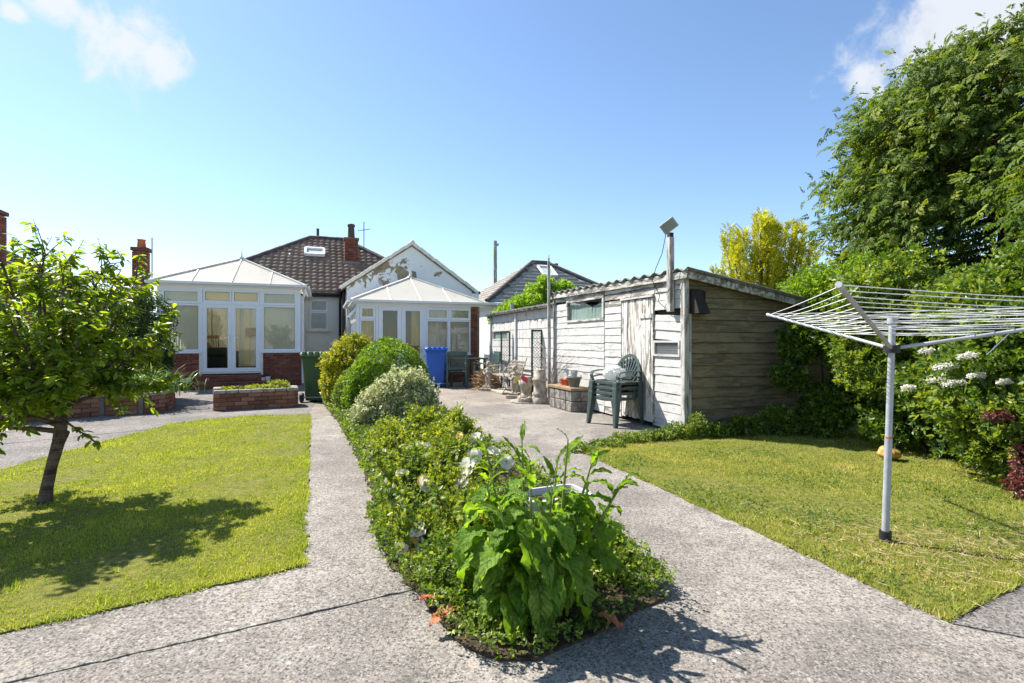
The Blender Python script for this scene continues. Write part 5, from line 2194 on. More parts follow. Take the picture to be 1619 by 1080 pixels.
def trellis(label, loc, rz, w=.26, z0=.35, z1=1.52):
    t = thing('trellis_panel', label, 'trellis', loc, rz, 'green trellis panels')
    G = M['bench_green']
    for x in (-w / 2, w / 2 - .045):
        MB().box(x, x + .045, -.022, .022, 0, z1).build('upright', G, t)
    MB().box(-w / 2 + .046, w / 2 - .046, -.02, .02, z1 - .045, z1).build('rail', G, t)
    MB().box(-w / 2 + .046, w / 2 - .046, -.02, .02, z0, z0 + .04).build('rail', G, t)
    lt = MB()
    x0, x1 = -w / 2 + .045, w / 2 - .045
    z = z0 + .02
    while z < z1 - .05:
        lt.bar((x0, -.006, z), (x1, -.006, min(z + (x1 - x0), z1 - .03)), .008, .014, (0, 1, 0))
        lt.bar((x1, .006, z), (x0, .006, min(z + (x1 - x0), z1 - .03)), .008, .014, (0, 1, 0))
        z += .075
    lt.build('lattice', M['iron'], t)
    return t


trellis('narrow green trellis panel standing behind the bench near the store window', (-.17, 13.35, 0), R(2))
trellis('narrow green trellis panel standing in the dark green planter', (.56, 11.55, 0), R(2))
pl_ = pot('planter_tub', 'dark green planter tub at the foot of the nearer trellis', 'planter', (.50, 11.33, 0), .15, .19, .33, M['bench_green'])
MB().lathe([(.16, 0), (.165, .01)], 14, (0, 0, .28)).build('soil_fill', M['soil'], pl_)
tp2 = pot('teal_pot', 'pale teal glazed pot between statue and urn', 'pot', (.16, 11.55, 0), .09, .13, .30, M['teal_pot'])

# ------------------------------------------------------------------ rotary clothes line
RD = thing('rotary_clothes_line', 'grey rotary clothes line with three arms standing on the lawn', 'clothes line', (2.317, 3.18, 0))
topP = Vector((.046, .0, 1.37))
lean = topP / 1.37


def onpole(z):
    return lean * z


MB().tube([onpole(0.02), onpole(.66)], .0205, 14).build('lower_pole', M['galv'], RD, True)
MB().tube([onpole(.655), onpole(1.37)], .0185, 14).build('upper_pole', M['galv'], RD, True)
MB().tube([onpole(.0), onpole(.075)], .033, 12).build('ground_socket', M['black_plastic'], RD, True)
MB().tube([onpole(.650), onpole(.660)], .0215, 12).build('joint_ring', M['terracotta'], RD)
hub = MB().tube([onpole(1.18), onpole(1.225)], .045, 12).build('hub', M['black_plastic'], RD, True)
MB().tube([onpole(1.36), onpole(1.40)], .028, 12).build('top_cap', M['galv'], RD, True)
HB = onpole(1.205)
TIPS = [Vector((-.02, 1.41, 1.49)), Vector((-.95, -1.04, 1.485)), Vector((1.30, -.52, 1.45))]
arms = []
for tip in TIPS:
    d = (tip - HB).normalized()
    a = MB().tube([HB + d * .04, tip], .0112, 10).build('arm', M['galv'], RD, True)
    MB().tube([tip - d * .03, tip + d * .012], .0140, 10).build('end_cap', M['planter_white'], a, True)
for k in range(11):
    f = .30 + .066 * k
    for i in range(3):
        p = HB.lerp(TIPS[i], f) + Vector((0, 0, .016))
        q = HB.lerp(TIPS[(i + 1) % 3], f) + Vector((0, 0, .016))
        pts = [p.lerp(q, s / 8) - Vector((0, 0, .018 * math.sin(math.pi * s / 8) * (.4 + .6 * ((k * 7 + i * 3) % 5) / 4))) for s in range(9)]
        MB().tube(pts, .0022, 5).build('cord', M['cord'], RD, True)
MB().tube([HB.lerp(TIPS[2], .42), HB.lerp(TIPS[2], .35) + Vector((-.02, 0, -.12))], .003, 5).build('loose_cord', M['cord'], RD)
pb = thing('peg_sack', 'crumpled yellow sack lying at the foot of the hedge', 'sack', (3.95, 5.35, 0.01))
me = MB().ball((0, 0, .07), (.13, .09, .06), 18, 12).mesh('sack')
for v in me.vertices:
    v.co *= 1 + .12 * math.sin(v.co.x * 31 + v.co.z * 23) + .08 * math.sin(v.co.y * 47)
    v.co.z = max(v.co.z, 0)
place('cloth', me, M['bag_yellow'], pb)

# ------------------------------------------------------------------ brick planters on the left patio
PL = thing('brick_planter', 'oblong brick planter with pale coping in front of the conservatory steps', 'planter', (-5.37, 9.2, 0), R(28))
LW, LD = 1.42, .52
MB().box(.05, LW - .05, .05, LD - .05, 0, .30).build('core', M['mortar'], PL)
for a, b in (((0, 0), (LW, 0)), ((LW, .05), (LW, LD)), ((LW, LD), (0, LD)), ((0, LD), (0, .05))):
    brick_face(PL, a, b, 0, 4, M['brick_old'], proud=.006)
for k in range(7):
    MB().box(k * LW / 7 + .004, (k + 1) * LW / 7 - .004, -.015, .11, .302, .365).build('coping', M['coping'], PL, bevel=.012)
    MB().box(k * LW / 7 + .004, (k + 1) * LW / 7 - .004, LD - .11, LD + .015, .302, .362).build('coping', M['coping'], PL, bevel=.012)
for x in (0.0, LW - .12):
    for k in range(2):
        MB().box(x - .01, x + .13, .112 + k * .15, .255 + k * .15, .302, .40 if x < .5 else .375).build('coping', M['coping'], PL, bevel=.014)
MB().box(.12, LW - .12, .11, LD - .11, .30, .335).build('soil_fill', M['soil'], PL)

RBp = [(-8.6, 6.9), (-7.45, 8.0), (-6.85, 8.62), (-6.36, 8.86), (-6.20, 9.15), (-6.42, 9.75), (-6.95, 10.55), (-7.6, 11.3)]
RB = thing('raised_bed', 'curved raised bed of brick with grey coping full of shrubs', 'raised bed', (0, 0, 0))
for a, b in zip(RBp, RBp[1:]):
    av, bv_ = Vector(a), Vector(b)
    d = (bv_ - av).normalized()
    nrm = Vector((-d.y, d.x))
    brick_face(RB, a, b, 0, 4, M['brick_old'], proud=.008)
    m = MB()
    i0, i1 = av + nrm * .05, bv_ + nrm * .05
    j0, j1 = av + nrm * .2, bv_ + nrm * .2
    m.prism([(i0.x, i0.y), (i1.x, i1.y), (j1.x, j1.y), (j0.x, j0.y)], 0, .30)
    m.build('core', M['mortar'], RB)
    L = (bv_ - av).length
    k = max(1, int(L / .3))
    for q in range(k):
        p0, p1 = av.lerp(bv_, q / k) + d * .004, av.lerp(bv_, (q + 1) / k) - d * .004
        i0, i1 = p0 - nrm * .02, p1 - nrm * .02
        j0, j1 = p0 + nrm * .2, p1 + nrm * .2
        MB().prism([(i0.x, i0.y), (i1.x, i1.y), (j1.x, j1.y), (j0.x, j0.y)], .302, .355 + random.uniform(0, .012)).build('coping', M['coping'], RB, bevel=.012)
MB().prism([(-8.7, 7.1), (-7.6, 8.15), (-6.95, 8.78), (-6.5, 9.0), (-6.4, 9.2), (-6.6, 9.75), (-7.1, 10.5), (-7.8, 11.3), (-9.6, 11.5), (-9.8, 8)], 0, .28).build('soil_fill', M['soil'], RB)

# ------------------------------------------------------------------ plants
def shrub(name, label, cat, base, blobs, n, size, mat, tpl, rmin=.72, up=.35, stems=5, group=None, smin=.7, smax=1.3, tint=.0, flat=.0, stem_h=None, lumpamp=.0, downcut=-9, shoots=0, sl=(.10, .25)):
    """blobs: list of (x,y,z,rx,ry,rz) relative to base; leaves spread through each blob's outer shell"""
    t = thing(name, label, cat, base, 0, group)
    B = np.array(blobs, float)
    vol = (B[:, 3] * B[:, 4] + B[:, 4] * B[:, 5] + B[:, 3] * B[:, 5])
    cnt = np.maximum(1, (n * vol / vol.sum()).astype(int))
    parts = []
    P, D, Nn, Rr = [], [], [], []
    for b, c in zip(B, cnt):
        d = rand_dirs(c)
        rr = rng.uniform(rmin ** 2, 1.0, c) ** .5
        if lumpamp:
            rr *= 1 + lumpamp * sum(np.sin(d @ (rng.normal(size=3) * (3 + 2 * q)) + rng.uniform(0, 6)) for q in range(4)) / 2
        p = b[:3] + d * rr[:, None] * b[3:]
        P.append(p)
        D.append(d)
        Rr.append(np.clip(.5 + (rng.random(c) - .5) * .9 + rng.normal() * .08 + tint, 0, 1))
    P, D, Rr = np.concatenate(P), np.concatenate(D), np.concatenate(Rr)
    k = P[:, 2] > max(.01, downcut)
    P, D, Rr = P[k], D[k], Rr[k]
    m = len(P)
    dirv = norm(D * (1 - flat) + rng.normal(size=(m, 3)) * .65 + np.array([0, 0, up]))
    nrm = norm(D + rng.normal(size=(m, 3)) * .6 + np.array([0, 0, .5]))
    parts_ = [leaves(P, dirv, nrm, size * rng.uniform(smin, smax, m), tpl, Rr)]
    if shoots:                                   # young shoots breaking the outline
        idx = rng.integers(0, m, shoots)
        sd_ = norm(D[idx] * .7 + rng.normal(size=(shoots, 3)) * .45 + np.array([0, 0, .75]))
        ln_ = rng.uniform(sl[0], sl[1], shoots)
        for q in range(6):
            f = (q + .5) / 6
            pp = P[idx] + sd_ * (ln_ * f)[:, None]
            dd_ = norm(sd_ * .5 + rng.normal(size=(shoots, 3)) * .6)
            parts_.append(leaves(pp, dd_, norm(rng.normal(size=(shoots, 3)) * .6 + np.array([0, 0, 1.0])), size * (1.1 - .5 * f) * rng.uniform(.7, 1.2, shoots), tpl, np.clip(Rr[idx] + .1 + .25 * f, 0, 1)))
    V, F, r_ = cat_arrays(parts_)
    o = place('foliage', npmesh('foliage', V, F, r_), mat, t)
    tag(o, kind='stuff')
    for s in range(stems):
        b = B[rng.integers(len(B))]
        e = Vector((b[0], b[1], max(.05, b[2] + b[5] * .3)))
        a = rng.uniform(0, 6.28)
        s0 = Vector((e.x * .25 + .05 * math.cos(a), e.y * .25 + .05 * math.sin(a), 0))
        mid = s0.lerp(e, .5) + Vector((rng.normal() * .05, rng.normal() * .05, .05))
        MB().tube([s0, mid, e], [.018, .013, .006], 6).build('stem', M['twig'], t, True)
    return t


def rblobs(n, cx, cy, z0, z1, rx, ry, rb0, rb1, seed, top=.0):
    """n lobes filling an ellipsoid column"""
    r = np.random.default_rng(seed)
    out = []
    for i in range(n):
        z = r.uniform(z0, z1)
        f = (z - z0) / max(1e-6, z1 - z0)
        k = 1 - top * f
        a = r.uniform(0, 6.283)
        q = math.sqrt(r.uniform(.15, 1)) * k
        rb = r.uniform(rb0, rb1)
        out.append((cx + math.cos(a) * q * rx, cy + math.sin(a) * q * ry, z, rb, rb, rb * r.uniform(.75, 1.0)))
    return out


LEAF, KITE = tpl_leaf(), tpl_kite()
SPRIG = tpl_multi(4, 2.2, .62, 2)
SPRIG3 = tpl_multi(3, 1.8, .62, 4)

# --- bed: golden shrub, box ball, variegated euonymus
shrub('golden_shrub', 'yellow green bushy shrub behind the clipped box ball', 'shrub', (-3.17, 9.9, 0),
      [(0, 0, .62, .46, .46, .66), (.08, 0, 1.02, .34, .34, .34), (-.22, 0, .45, .3, .3, .4), (.15, .1, 1.2, .24, .24, .2), (-.12, -.1, .85, .32, .3, .3)], 9000, .055, M['golden'], SPRIG3, .70, .3, tint=.02, lumpamp=.16, shoots=170, sl=(.08, .2))
shrub('box_ball', 'large rounded green clipped box bush in the bed', 'shrub', (-2.03, 8.45, 0),
      [(0, 0, .60, .655, .62, .67), (-.28, -.05, .42, .42, .45, .48)], 14500, .044, M['box'], SPRIG3, .88, .5, lumpamp=.04, shoots=260, sl=(.02, .06))
shrub('green_shrub', 'loose mid green shrub at the left foot of the box ball', 'shrub', (-2.75, 8.75, 0),
      [(0, 0, .32, .30, .35, .36), (.22, -.25, .22, .3, .3, .28), (-.08, .35, .4, .26, .26, .38)], 5000, .05, M['ground_leaf'], SPRIG3, .7, .3)
shrub('variegated_euonymus', 'cream and green variegated shrub in front of the box ball', 'shrub', (-1.62, 7.35, 0),
      [(0, 0, .38, .50, .42, .40), (-.28, -.05, .30, .30, .3, .30), (.25, 0, .42, .32, .3, .32), (.0, -.1, .60, .30, .28, .2), (-.42, -.1, .22, .22, .22, .22), (.2, .05, .62, .2, .2, .18)],
      9000, .048, M['variegated'], SPRIG3, .6, .3, lumpamp=.22, shoots=220, sl=(.06, .16))


def flower(parent, loc, rad, mat, seed, cup=.55):
    """rose of layered petals"""
    r = np.random.default_rng(seed)
    Vs, Fs, o = [], [], 0
    for ring, (np_, rr, tilt) in enumerate(((6, 1.0, .25), (5, .75, .7), (4, .5, 1.1), (3, .28, 1.35))):
        for k in range(np_):
            a = 6.283 * (k + .5 * (ring % 2)) / np_ + r.normal() * .12
            L = rad * rr * r.uniform(.9, 1.1)
            t = tilt + r.normal() * .12
            pr = [(0, 0), (-.42, .5), (.42, .5), (-.36, .95), (0, 1.08), (.36, .95)]
            for (px_, py_) in pr:
                x, y = px_ * L * 1.1, py_ * L
                z = y * math.sin(t) + (.18 * L if abs(px_) > .3 else 0)
                y = y * math.cos(t)
                Vs.append((x * math.cos(a) - y * math.sin(a), x * math.sin(a) + y * math.cos(a), z))
            Fs += [(o, o + 2, o + 1), (o + 1, o + 2, o + 4), (o + 1, o + 4, o + 3), (o + 2, o + 5, o + 4)]
            o += 6
    me = npmesh('flower', np.array(Vs), np.array(Fs), r.random(len(Vs)), True)
    ob = place('flower', me, mat, parent)
    ob.location = loc
    ob.rotation_euler = (r.normal() * .3 + .75, r.normal() * .35, r.normal() * .4)
    return ob


def at(px, py, y):
    return Vector(((px - 809.5) / 810 * y, y, 1.25 - (py - 540) / 810 * y))


# --- roses and low planting along the bed
rA = shrub('rose_bush', 'far rose bush with bronze tinted leaves and white blooms in the bed', 'rose bush', (-.95, 5.55, 0),
           rblobs(13, 0, 0, .12, .30, .52, .62, .13, .22, 3) + [(-.1, .3, .34, .2, .2, .16), (.3, .2, .36, .18, .18, .16)], 6400, .048, M['rose_leaf'], SPRIG, .25, .35, stems=9, lumpamp=.4, tint=.12, shoots=170)
rB = shrub('rose_bush', 'middle rose bush carrying white blooms beside the left path', 'rose bush', (-.60, 4.15, 0),
           rblobs(15, 0, 0, .08, .24, .46, .6, .12, .20, 5), 7000, .043, M['rose_leaf'], SPRIG, .25, .3, stems=9, lumpamp=.4, shoots=150)
rC = shrub('rose_bush', 'near rose bush with pale yellow blooms left of the dock plant', 'rose bush', (-.42, 3.22, 0),
           rblobs(13, 0, .0, .06, .24, .30, .40, .09, .16, 7), 6400, .037, M['rose_leaf'], SPRIG, .25, .3, stems=8, lumpamp=.4, tint=-.05, shoots=120, sl=(.06, .16))
fl = [(rA, 660, 708, 5.0, .075, 'petal_white'), (rA, 676, 711, 5.1, .05, 'petal_white'), (rA, 718, 706, 4.9, .045, 'petal_white'), (rA, 716, 718, 4.8, .05, 'petal_yellow'),
      (rA, 752, 695, 5.3, .06, 'petal_white'), (rB, 738, 742, 3.7, .065, 'petal_white'), (rB, 734, 765, 3.5, .07, 'petal_white'), (rB, 780, 716, 4.4, .05, 'petal_white'),
      (rB, 672, 768, 4.0, .05, 'petal_white'), (rB, 636, 750, 4.3, .04, 'petal_white'), (rB, 800, 730, 4.3, .05, 'petal_white'), (rB, 668, 762, 3.8, .04, 'petal_yellow'),
      (rC, 662, 842, 2.95, .045, 'petal_white'), (rC, 666, 858, 2.9, .042, 'petal_white'), (rC, 664, 875, 2.85, .042, 'petal_yellow'), (rC, 652, 856, 2.95, .025, 'petal_yellow'), (rC, 637, 868, 2.95, .035, 'petal_white'),
      (rC, 728, 860, 2.75, .03, 'petal_white'), (rA, 690, 735, 4.8, .05, 'petal_white'), (rB, 640, 790, 3.6, .045, 'petal_white'), (rB, 750, 722, 3.8, .05, 'petal_white'), (rA, 725, 690, 5.2, .045, 'petal_yellow'), (rC, 655, 905, 2.8, .03, 'petal_yellow')]
for k, (par, px, py, yy, rad, mt) in enumerate(fl):
    fo = [c_ for c_ in par.children if c_.name.startswith('foliage')][0]
    vv = np.empty(len(fo.data.vertices) * 3, dtype=np.float32)
    fo.data.vertices.foreach_get('co', vv)
    vv = vv.reshape(-1, 3) + np.array(par.location)
    sx_ = vv[:, 0] / vv[:, 1] * 810 + 809.5
    sy_ = 540 - (vv[:, 2] - 1.25) / vv[:, 1] * 810
    near = vv[:, 1][(np.abs(sx_ - px) < 14) & (np.abs(sy_ - py) < 14)]
    if len(near) > 3:
        yy = float(np.percentile(near, 3))
    p = at(px, py, yy)
    flower(par, p - Vector(par.location), rad * 1.2, M[mt], k)
# long rose canes with buds rising out of the bushes
rk_ = np.random.default_rng(41)
for par, cnt_ in ((rA, 9), (rB, 9), (rC, 6)):
    for q in range(cnt_):
        a = rk_.uniform(0, 6.28)
        ro_ = rk_.uniform(.05, .42)
        b = Vector((ro_ * math.cos(a), ro_ * math.sin(a), .12))
        hgt = rk_.uniform(.22, .42) * (.8 if par is rC else 1)
        tip = b + Vector((.10 * math.cos(a) + rk_.normal() * .05, .10 * math.sin(a), hgt))
        mid = b.lerp(tip, .5) + Vector((0, 0, .04))
        MB().tube([b, mid, tip], [.004, .003, .002], 5).build('cane', M['stalk'], par, True)
        nn_ = 14
        f = rk_.uniform(.3, 1.0, nn_)
        pos = np.array([tuple(b.lerp(mid, min(1, 2 * z)).lerp(mid.lerp(tip, max(0, 2 * z - 1)), z)) for z in f])
        V, F, r_ = leaves(pos, norm(rk_.normal(size=(nn_, 3)) + np.array([0, 0, .1])), norm(rk_.normal(size=(nn_, 3)) * .4 + np.array([0, 0, 1.0])), rk_.uniform(.05, .085, nn_), tpl_multi(5, 2.6, .6, 12), np.clip(rk_.normal(.55, .25, nn_), 0, 1))
        place('cane_leaves', npmesh('cane_leaves', V, F, r_), M['rose_leaf'], par)
        MB().lathe([(.003, 0), (.010, .008), (.009, .018), (.002, .03)], 7, tuple(tip)).build('bud', M['petal_white'] if q % 2 else M['rose_leaf'], par, True)
# ground cover strip and weeds
P = []
rr_ = np.random.default_rng(21)
pa = np.array(BED)
lo, hi = pa.min(0) - .05, pa.max(0) + .05
cand = lo + rr_.random((66000, 2)) * (hi - lo)
ins = inside(cand, BED) | (dist_edge(cand, BED) < .05 * rr_.random(len(cand)))
cand = cand[ins]
lm = lumpy(cand, 3.0, 4)
cand = cand[(lm > -.55) | (dist_edge(cand, BED) < .10)]
ec = lo + rr_.random((120000, 2)) * (hi - lo)
ec = ec[(dist_edge(ec, BED) < .05) & (ec[:, 1] < 3.6)]
cand = np.concatenate([cand, ec[:7000]])
n = len(cand)
hh = np.clip(.05 + .07 * lumpy(cand, 4.0, 9) + .05, .03, .2)
pos = np.column_stack([cand, rr_.uniform(.2, 1, n) * hh + .03])
V, F, r_ = leaves(pos, rand_dirs(n, .4), rand_dirs(n, 1.2), .042 * rr_.uniform(.5, 1.3, n) * np.clip(np.linalg.norm(cand, axis=1) / 4, .65, 1.2), SPRIG3, rr_.random(n))
tag(place('ground_cover', npmesh('ground_cover', V, F, r_), M['ground_leaf']), 'low leafy ground cover carpeting the flower bed', 'ground cover', kind='stuff')

shrub('low_weeds', 'small leaved weeds sprawling over the near left edge of the bed', 'weeds', (-.22, 2.50, 0),
      [(0, 0, .12, .22, .16, .14), (.12, -.18, .10, .18, .12, .12), (-.12, .15, .12, .16, .14, .14), (.22, -.1, .2, .15, .15, .15), (.2, -.28, .08, .2, .1, .09)], 3600, .034, M['ground_leaf'], SPRIG3, .3, .4, tint=.05)
shrub('low_weeds', 'feathery weeds behind the edging stone at the bed tip', 'weeds', (.52, 2.72, 0),
      [(0, 0, .08, .25, .2, .12), (-.05, .25, .10, .22, .22, .14), (.15, -.12, .05, .12, .12, .08), (-.2, .5, .1, .2, .2, .14)], 2600, .036, M['ground_leaf'], SPRIG3, .3, .4)


# --- dock plant in the foreground: every leaf its own mesh
def dock_leaf(p0, az, L, W, e0, curl, seed, mat, parent, name='leaf', twist=0.0):
    r = np.random.default_rng(seed)
    ns, nw = 22, 8
    pts = []
    pos = np.array(p0, float)
    ang = e0
    seg = L / (ns - 1)
    h = np.array([math.cos(az), math.sin(az), 0])
    side0 = np.array([-math.sin(az), math.cos(az), 0])
    V = []
    ph = r.uniform(0, 6, 3)
    zmin = .012
    base = r.random() * .75
    rr_i = []
    for i in range(ns):
        s = i / (ns - 1)
        d = h * math.cos(ang) + np.array([0, 0, 1]) * math.sin(ang)
        up = -h * math.sin(ang) + np.array([0, 0, 1]) * math.cos(ang)
        tw = twist * s
        sd = side0 * math.cos(tw) + up * math.sin(tw)
        up2 = -side0 * math.sin(tw) + up * math.cos(tw)
        if s < .16:
            w = .06 + s * .6
        else:
            w = max(.02, math.sin(math.pi * min(1, (s - .06) / .94) ** .85)) ** .8
        w *= W / 2
        for j in range(nw + 1):
            q = j / nw * 2 - 1
            z = .24 * abs(q) * w * 1.1 + (abs(q) ** 2) * (.012 * math.sin(s * 22 + ph[0] + q) + .006 * math.sin(s * 43 + ph[1])) * (W / .12)
            z += (.007 * math.sin(q * 7 + ph[0]) * math.sin(s * 34 + ph[2]) + .004 * math.sin(s * 75 + abs(q) * 9)) * (W / .12)
            rr_i.append(min(1, base + (.12 if j == nw // 2 else 0) + .10 * math.sin(s * 75 + abs(q) * 9) + .06 * r.normal()))
            ww = w * (1 + .05 * math.sin(s * 26 + ph[1] + q * 2) * abs(q))
            p = pos + sd * q * ww + up2 * z
            p[2] = max(p[2], zmin + .01 * abs(math.sin(j + i)))
            V.append(p)
        pos = pos + d * seg
        if pos[2] < .03:
            pos[2] = .03
            ang = max(ang, -.05)
        else:
            ang -= curl * seg / L * (1 + .6 * s) + r.normal() * .04
            ang = max(ang, -1.45)
    F = []
    for i in range(ns - 1):
        for j in range(nw):
            a = i * (nw + 1) + j
            F.append((a, a + 1, a + nw + 2, a + nw + 1))
    me = npmesh('dock_leaf', np.array(V), np.array(F), np.clip(rr_i, 0, 1), True)
    at1 = me.attributes.new('along', 'FLOAT', 'POINT')
    at1.data.foreach_set('value', np.repeat(np.linspace(0, 1, ns), nw + 1).astype(np.float32))
    at2 = me.attributes.new('across', 'FLOAT', 'POINT')
    at2.data.foreach_set('value', np.tile(np.abs(np.linspace(-1, 1, nw + 1)), ns).astype(np.float32))
    return place(name, me, mat, parent)


DK = thing('dock_plant', 'large leafy dock plant with big drooping green leaves at the bed tip', 'plant', (.10, 2.38, 0))
rd = np.random.default_rng(31)
k = 0
SHOOTS = [(1.9, .10, .78), (2.6, .20, .70), (.2, .24, .72), (-.2, .10, .80), (3.3, .16, .60), (-1.2, .14, .62), (-2.2, .20, .56), (.9, .14, .66), (.0, .36, .60), (-1.7, .08, .72)]
for s, (a, lean_, hgt) in enumerate(SHOOTS):
    b0 = np.array([.06 * math.cos(a), .06 * math.sin(a), 0])
    tip = np.array([b0[0] + lean_ * math.cos(a), b0[1] + lean_ * math.sin(a), hgt])
    mid = (b0 + tip) / 2 + np.array([.02 * math.cos(a), .02 * math.sin(a), .04])
    MB().tube([tuple(b0), tuple(mid), tuple(tip)], [.010, .008, .003], 7).build('stem', M['stalk'], DK, True)
    nl_ = 17
    for q in range(nl_):
        f = .22 + .78 * q / (nl_ - 1)
        p = b0 * (1 - f) ** 2 + 2 * mid * f * (1 - f) + tip * f * f
        az = a + rd.normal() * 1.3 if q % 2 else rd.uniform(0, 6.283)
        L = (.27 * (1 - f) + .085) * rd.uniform(.8, 1.2)
        if f > .8:                                # young upright leaves round the shoot tip
            dock_leaf(p, az, L * 1.15, L * .26, rd.uniform(.7, 1.35), rd.uniform(.2, 1.4), 100 + k, M['dock'], DK, twist=rd.normal() * .6)
        else:
            dock_leaf(p, az, L, L * rd.uniform(.32, .42), rd.uniform(.1, .9), rd.uniform(1.0, 2.4), 100 + k, M['dock'], DK, twist=rd.normal() * .7)
        k += 1
for s in range(60):                              # big lower leaves arching over
    az = rd.uniform(0, 6.283) if s % 3 == 0 else -1.4 + rd.normal() * 1.05
    h0 = rd.uniform(.08, .50)
    ro_ = rd.uniform(.05, .20)
    p = np.array([ro_ * math.cos(az), ro_ * math.sin(az), h0])
    L = rd.uniform(.16, .30) if s % 4 else rd.uniform(.30, .38)
    dock_leaf(p, az + rd.normal() * .35, L, L * rd.uniform(.28, .40), rd.uniform(-.2, .9), rd.uniform(1.3, 2.8), 300 + s, M['dock'], DK, twist=rd.normal() * .55)
    MB().tube([(.3 * p[0], .3 * p[1], 0), tuple(p)], .006, 6).build('stem', M['stalk'], DK, True)
for s, (px, py, az, L) in enumerate(((708, 968, 2.9, .15), (722, 985, 4.0, .16), (940, 995, -.5, .14), (690, 935, 2.6, .10))):
    p = g(px, py) - Vector(DK.location)
    lf = dock_leaf((p.x, p.y, .075), az, L, L * .42, .0, .5, 700 + s, M['rust'], DK, 'withered_leaf')

# pale oblong planter behind the dock
PP = thing('oblong_planter', 'pale grey plastic trough planter behind the dock plant', 'planter', (.24, 2.95, 0.012), R(24))
PP.scale = (.9, .9, .92)


def rrect(w, d, c, z):
    out = []
    for (sx, sy) in ((1, -1), (1, 1), (-1, 1), (-1, -1)):
        for q in range(4):
            a = {(1, -1): -90, (1, 1): 0, (-1, 1): 90, (-1, -1): 180}[(sx, sy)] + q * 30
            out.append((sx * (w - c) + c * math.cos(R(a)), sy * (d - c) + c * math.sin(R(a)), z))
    return out


lv = [rrect(.15, .085, .04, 0), rrect(.185, .115, .05, .36), rrect(.215, .14, .06, .365), rrect(.22, .145, .06, .40), rrect(.19, .118, .05, .403), rrect(.18, .11, .05, .33)]
vs_ = [p for q in lv for p in q]
fs_ = [tuple(range(15, -1, -1)), tuple(range(80, 96))]
for i in range(5):
    fs_ += [(i * 16 + j, i * 16 + (j + 1) % 16, i * 16 + 16 + (j + 1) % 16, i * 16 + 16 + j) for j in range(16)]
MB().add(vs_, fs_).build('trough', M['planter_white'], PP)
MB().prism([(p[0] * .94, p[1] * .92) for p in rrect(.18, .11, .05, 0)], .332, .362).build('soil_fill', M['soil'], PP)

# --- cherry tree on the left lawn
CT = thing('cherry_tree', 'small cherry tree with leaning dark trunk on the left lawn', 'tree', (-3.60, 3.94, 0))
rc = np.random.default_rng(77)
tr = [(0, 0, -.02), (.02, 0, .12), (.06, .0, .30), (.12, -.01, .48), (.15, -.02, .62), (.14, -.02, .80)]
MB().tube(tr, [.052, .040, .037, .040, .040, .034], 14).build('trunk', M['bark'], CT, True)
MB().tube([(.13, -.01, .47), (.17, -.015, .53), (.19, -.02, .56)], [.03, .024, .022], 8).build('branch_stub', M['bark'], CT, True)
Ppos, Pdir, Pn = [], [], []
fork = np.array([.145, -.02, .66])
limbs = []
LIMBS = [(0.0, .25, 1.25), (.6, .7, .95), (1.3, .5, 1.1), (2.0, .75, .95), (2.7, .8, 1.05), (3.3, .6, 1.2), (3.9, .85, .95), (4.6, .75, .9), (5.2, .75, .95), (5.8, .6, 1.05), (2.4, 1.2, .9), (3.5, 1.25, .95), (4.4, 1.1, .8), (2.9, .35, 1.3), (.4, .45, 1.15), (3.6, .3, 1.45), (2.2, .32, 1.4), (5.4, .25, 1.45), (1.6, .45, 1.3), (3.9, .5, 1.35), (2.6, .6, 1.25), (5.0, .4, 1.2),
         (.3, 1.05, .95), (3.0, 1.1, .95), (4.9, 1.15, .8), (5.6, 1.2, .85), (1.0, .2, 1.45), (4.2, .3, 1.3)]
br = MB()
for (az, tilt, L) in LIMBS:
    az += rc.normal() * .15
    L *= .90 if tilt > .6 else 1.04
    if math.cos(az) > .3 and tilt > .2:
        L *= .72
    p = fork + np.array([0, 0, rc.uniform(-.1, .14)])
    pts = [p.copy()]
    el = 1.57 - tilt
    for q in range(6):
        el += rc.normal() * .08 - (.05 if tilt > .9 else 0)
        az += rc.normal() * .10
        p = p + np.array([math.cos(az) * math.cos(el), math.sin(az) * math.cos(el), math.sin(el)]) * L * 1.1 / 6
        p[2] = min(p[2], 1.80 + .02 * q)
        p[0] = min(p[0], .74)
        pts.append(p.copy())
    br.tube([tuple(x) for x in pts], [.022, .018, .014, .011, .008, .006, .003], 7)
    for q in range(20):                          # twigs
        f = rc.uniform(.3, 1.0) if q else 1.0
        i = min(5, int(f * 6))
        b = pts[i] + (pts[i + 1] - pts[i]) * (f * 6 - i if f < 1 else 1)
        a2 = az + rc.normal() * 1.2
        e2 = el * .4 + rc.normal() * .45 + .1
        l2 = rc.uniform(.14, .30)
        tp_ = [b]
        pp_ = b.copy()
        for z in range(3):
            pp_ = pp_ + np.array([math.cos(a2) * math.cos(e2), math.sin(a2) * math.cos(e2), math.sin(e2)]) * l2 / 3
            e2 -= .12
            tp_.append(pp_.copy())
        br.tube([tuple(x) for x in tp_], [.005, .004, .003, .0015], 5)
        for z in range(19):
            t_ = rc.uniform(.1, 1.02)
            i2 = min(2, int(t_ * 3))
            b2 = tp_[i2] + (tp_[i2 + 1] - tp_[i2]) * (t_ * 3 - i2)
            a3 = a2 + rc.choice([-1, 1]) * rc.uniform(.4, 1.3)
            e3 = rc.normal() * .35 - .25
            Ppos.append(b2 + rc.normal(size=3) * .008)
            Pdir.append((math.cos(a3) * math.cos(e3), math.sin(a3) * math.cos(e3), math.sin(e3)))
            Pn.append((rc.normal() * .35, rc.normal() * .35, 1))
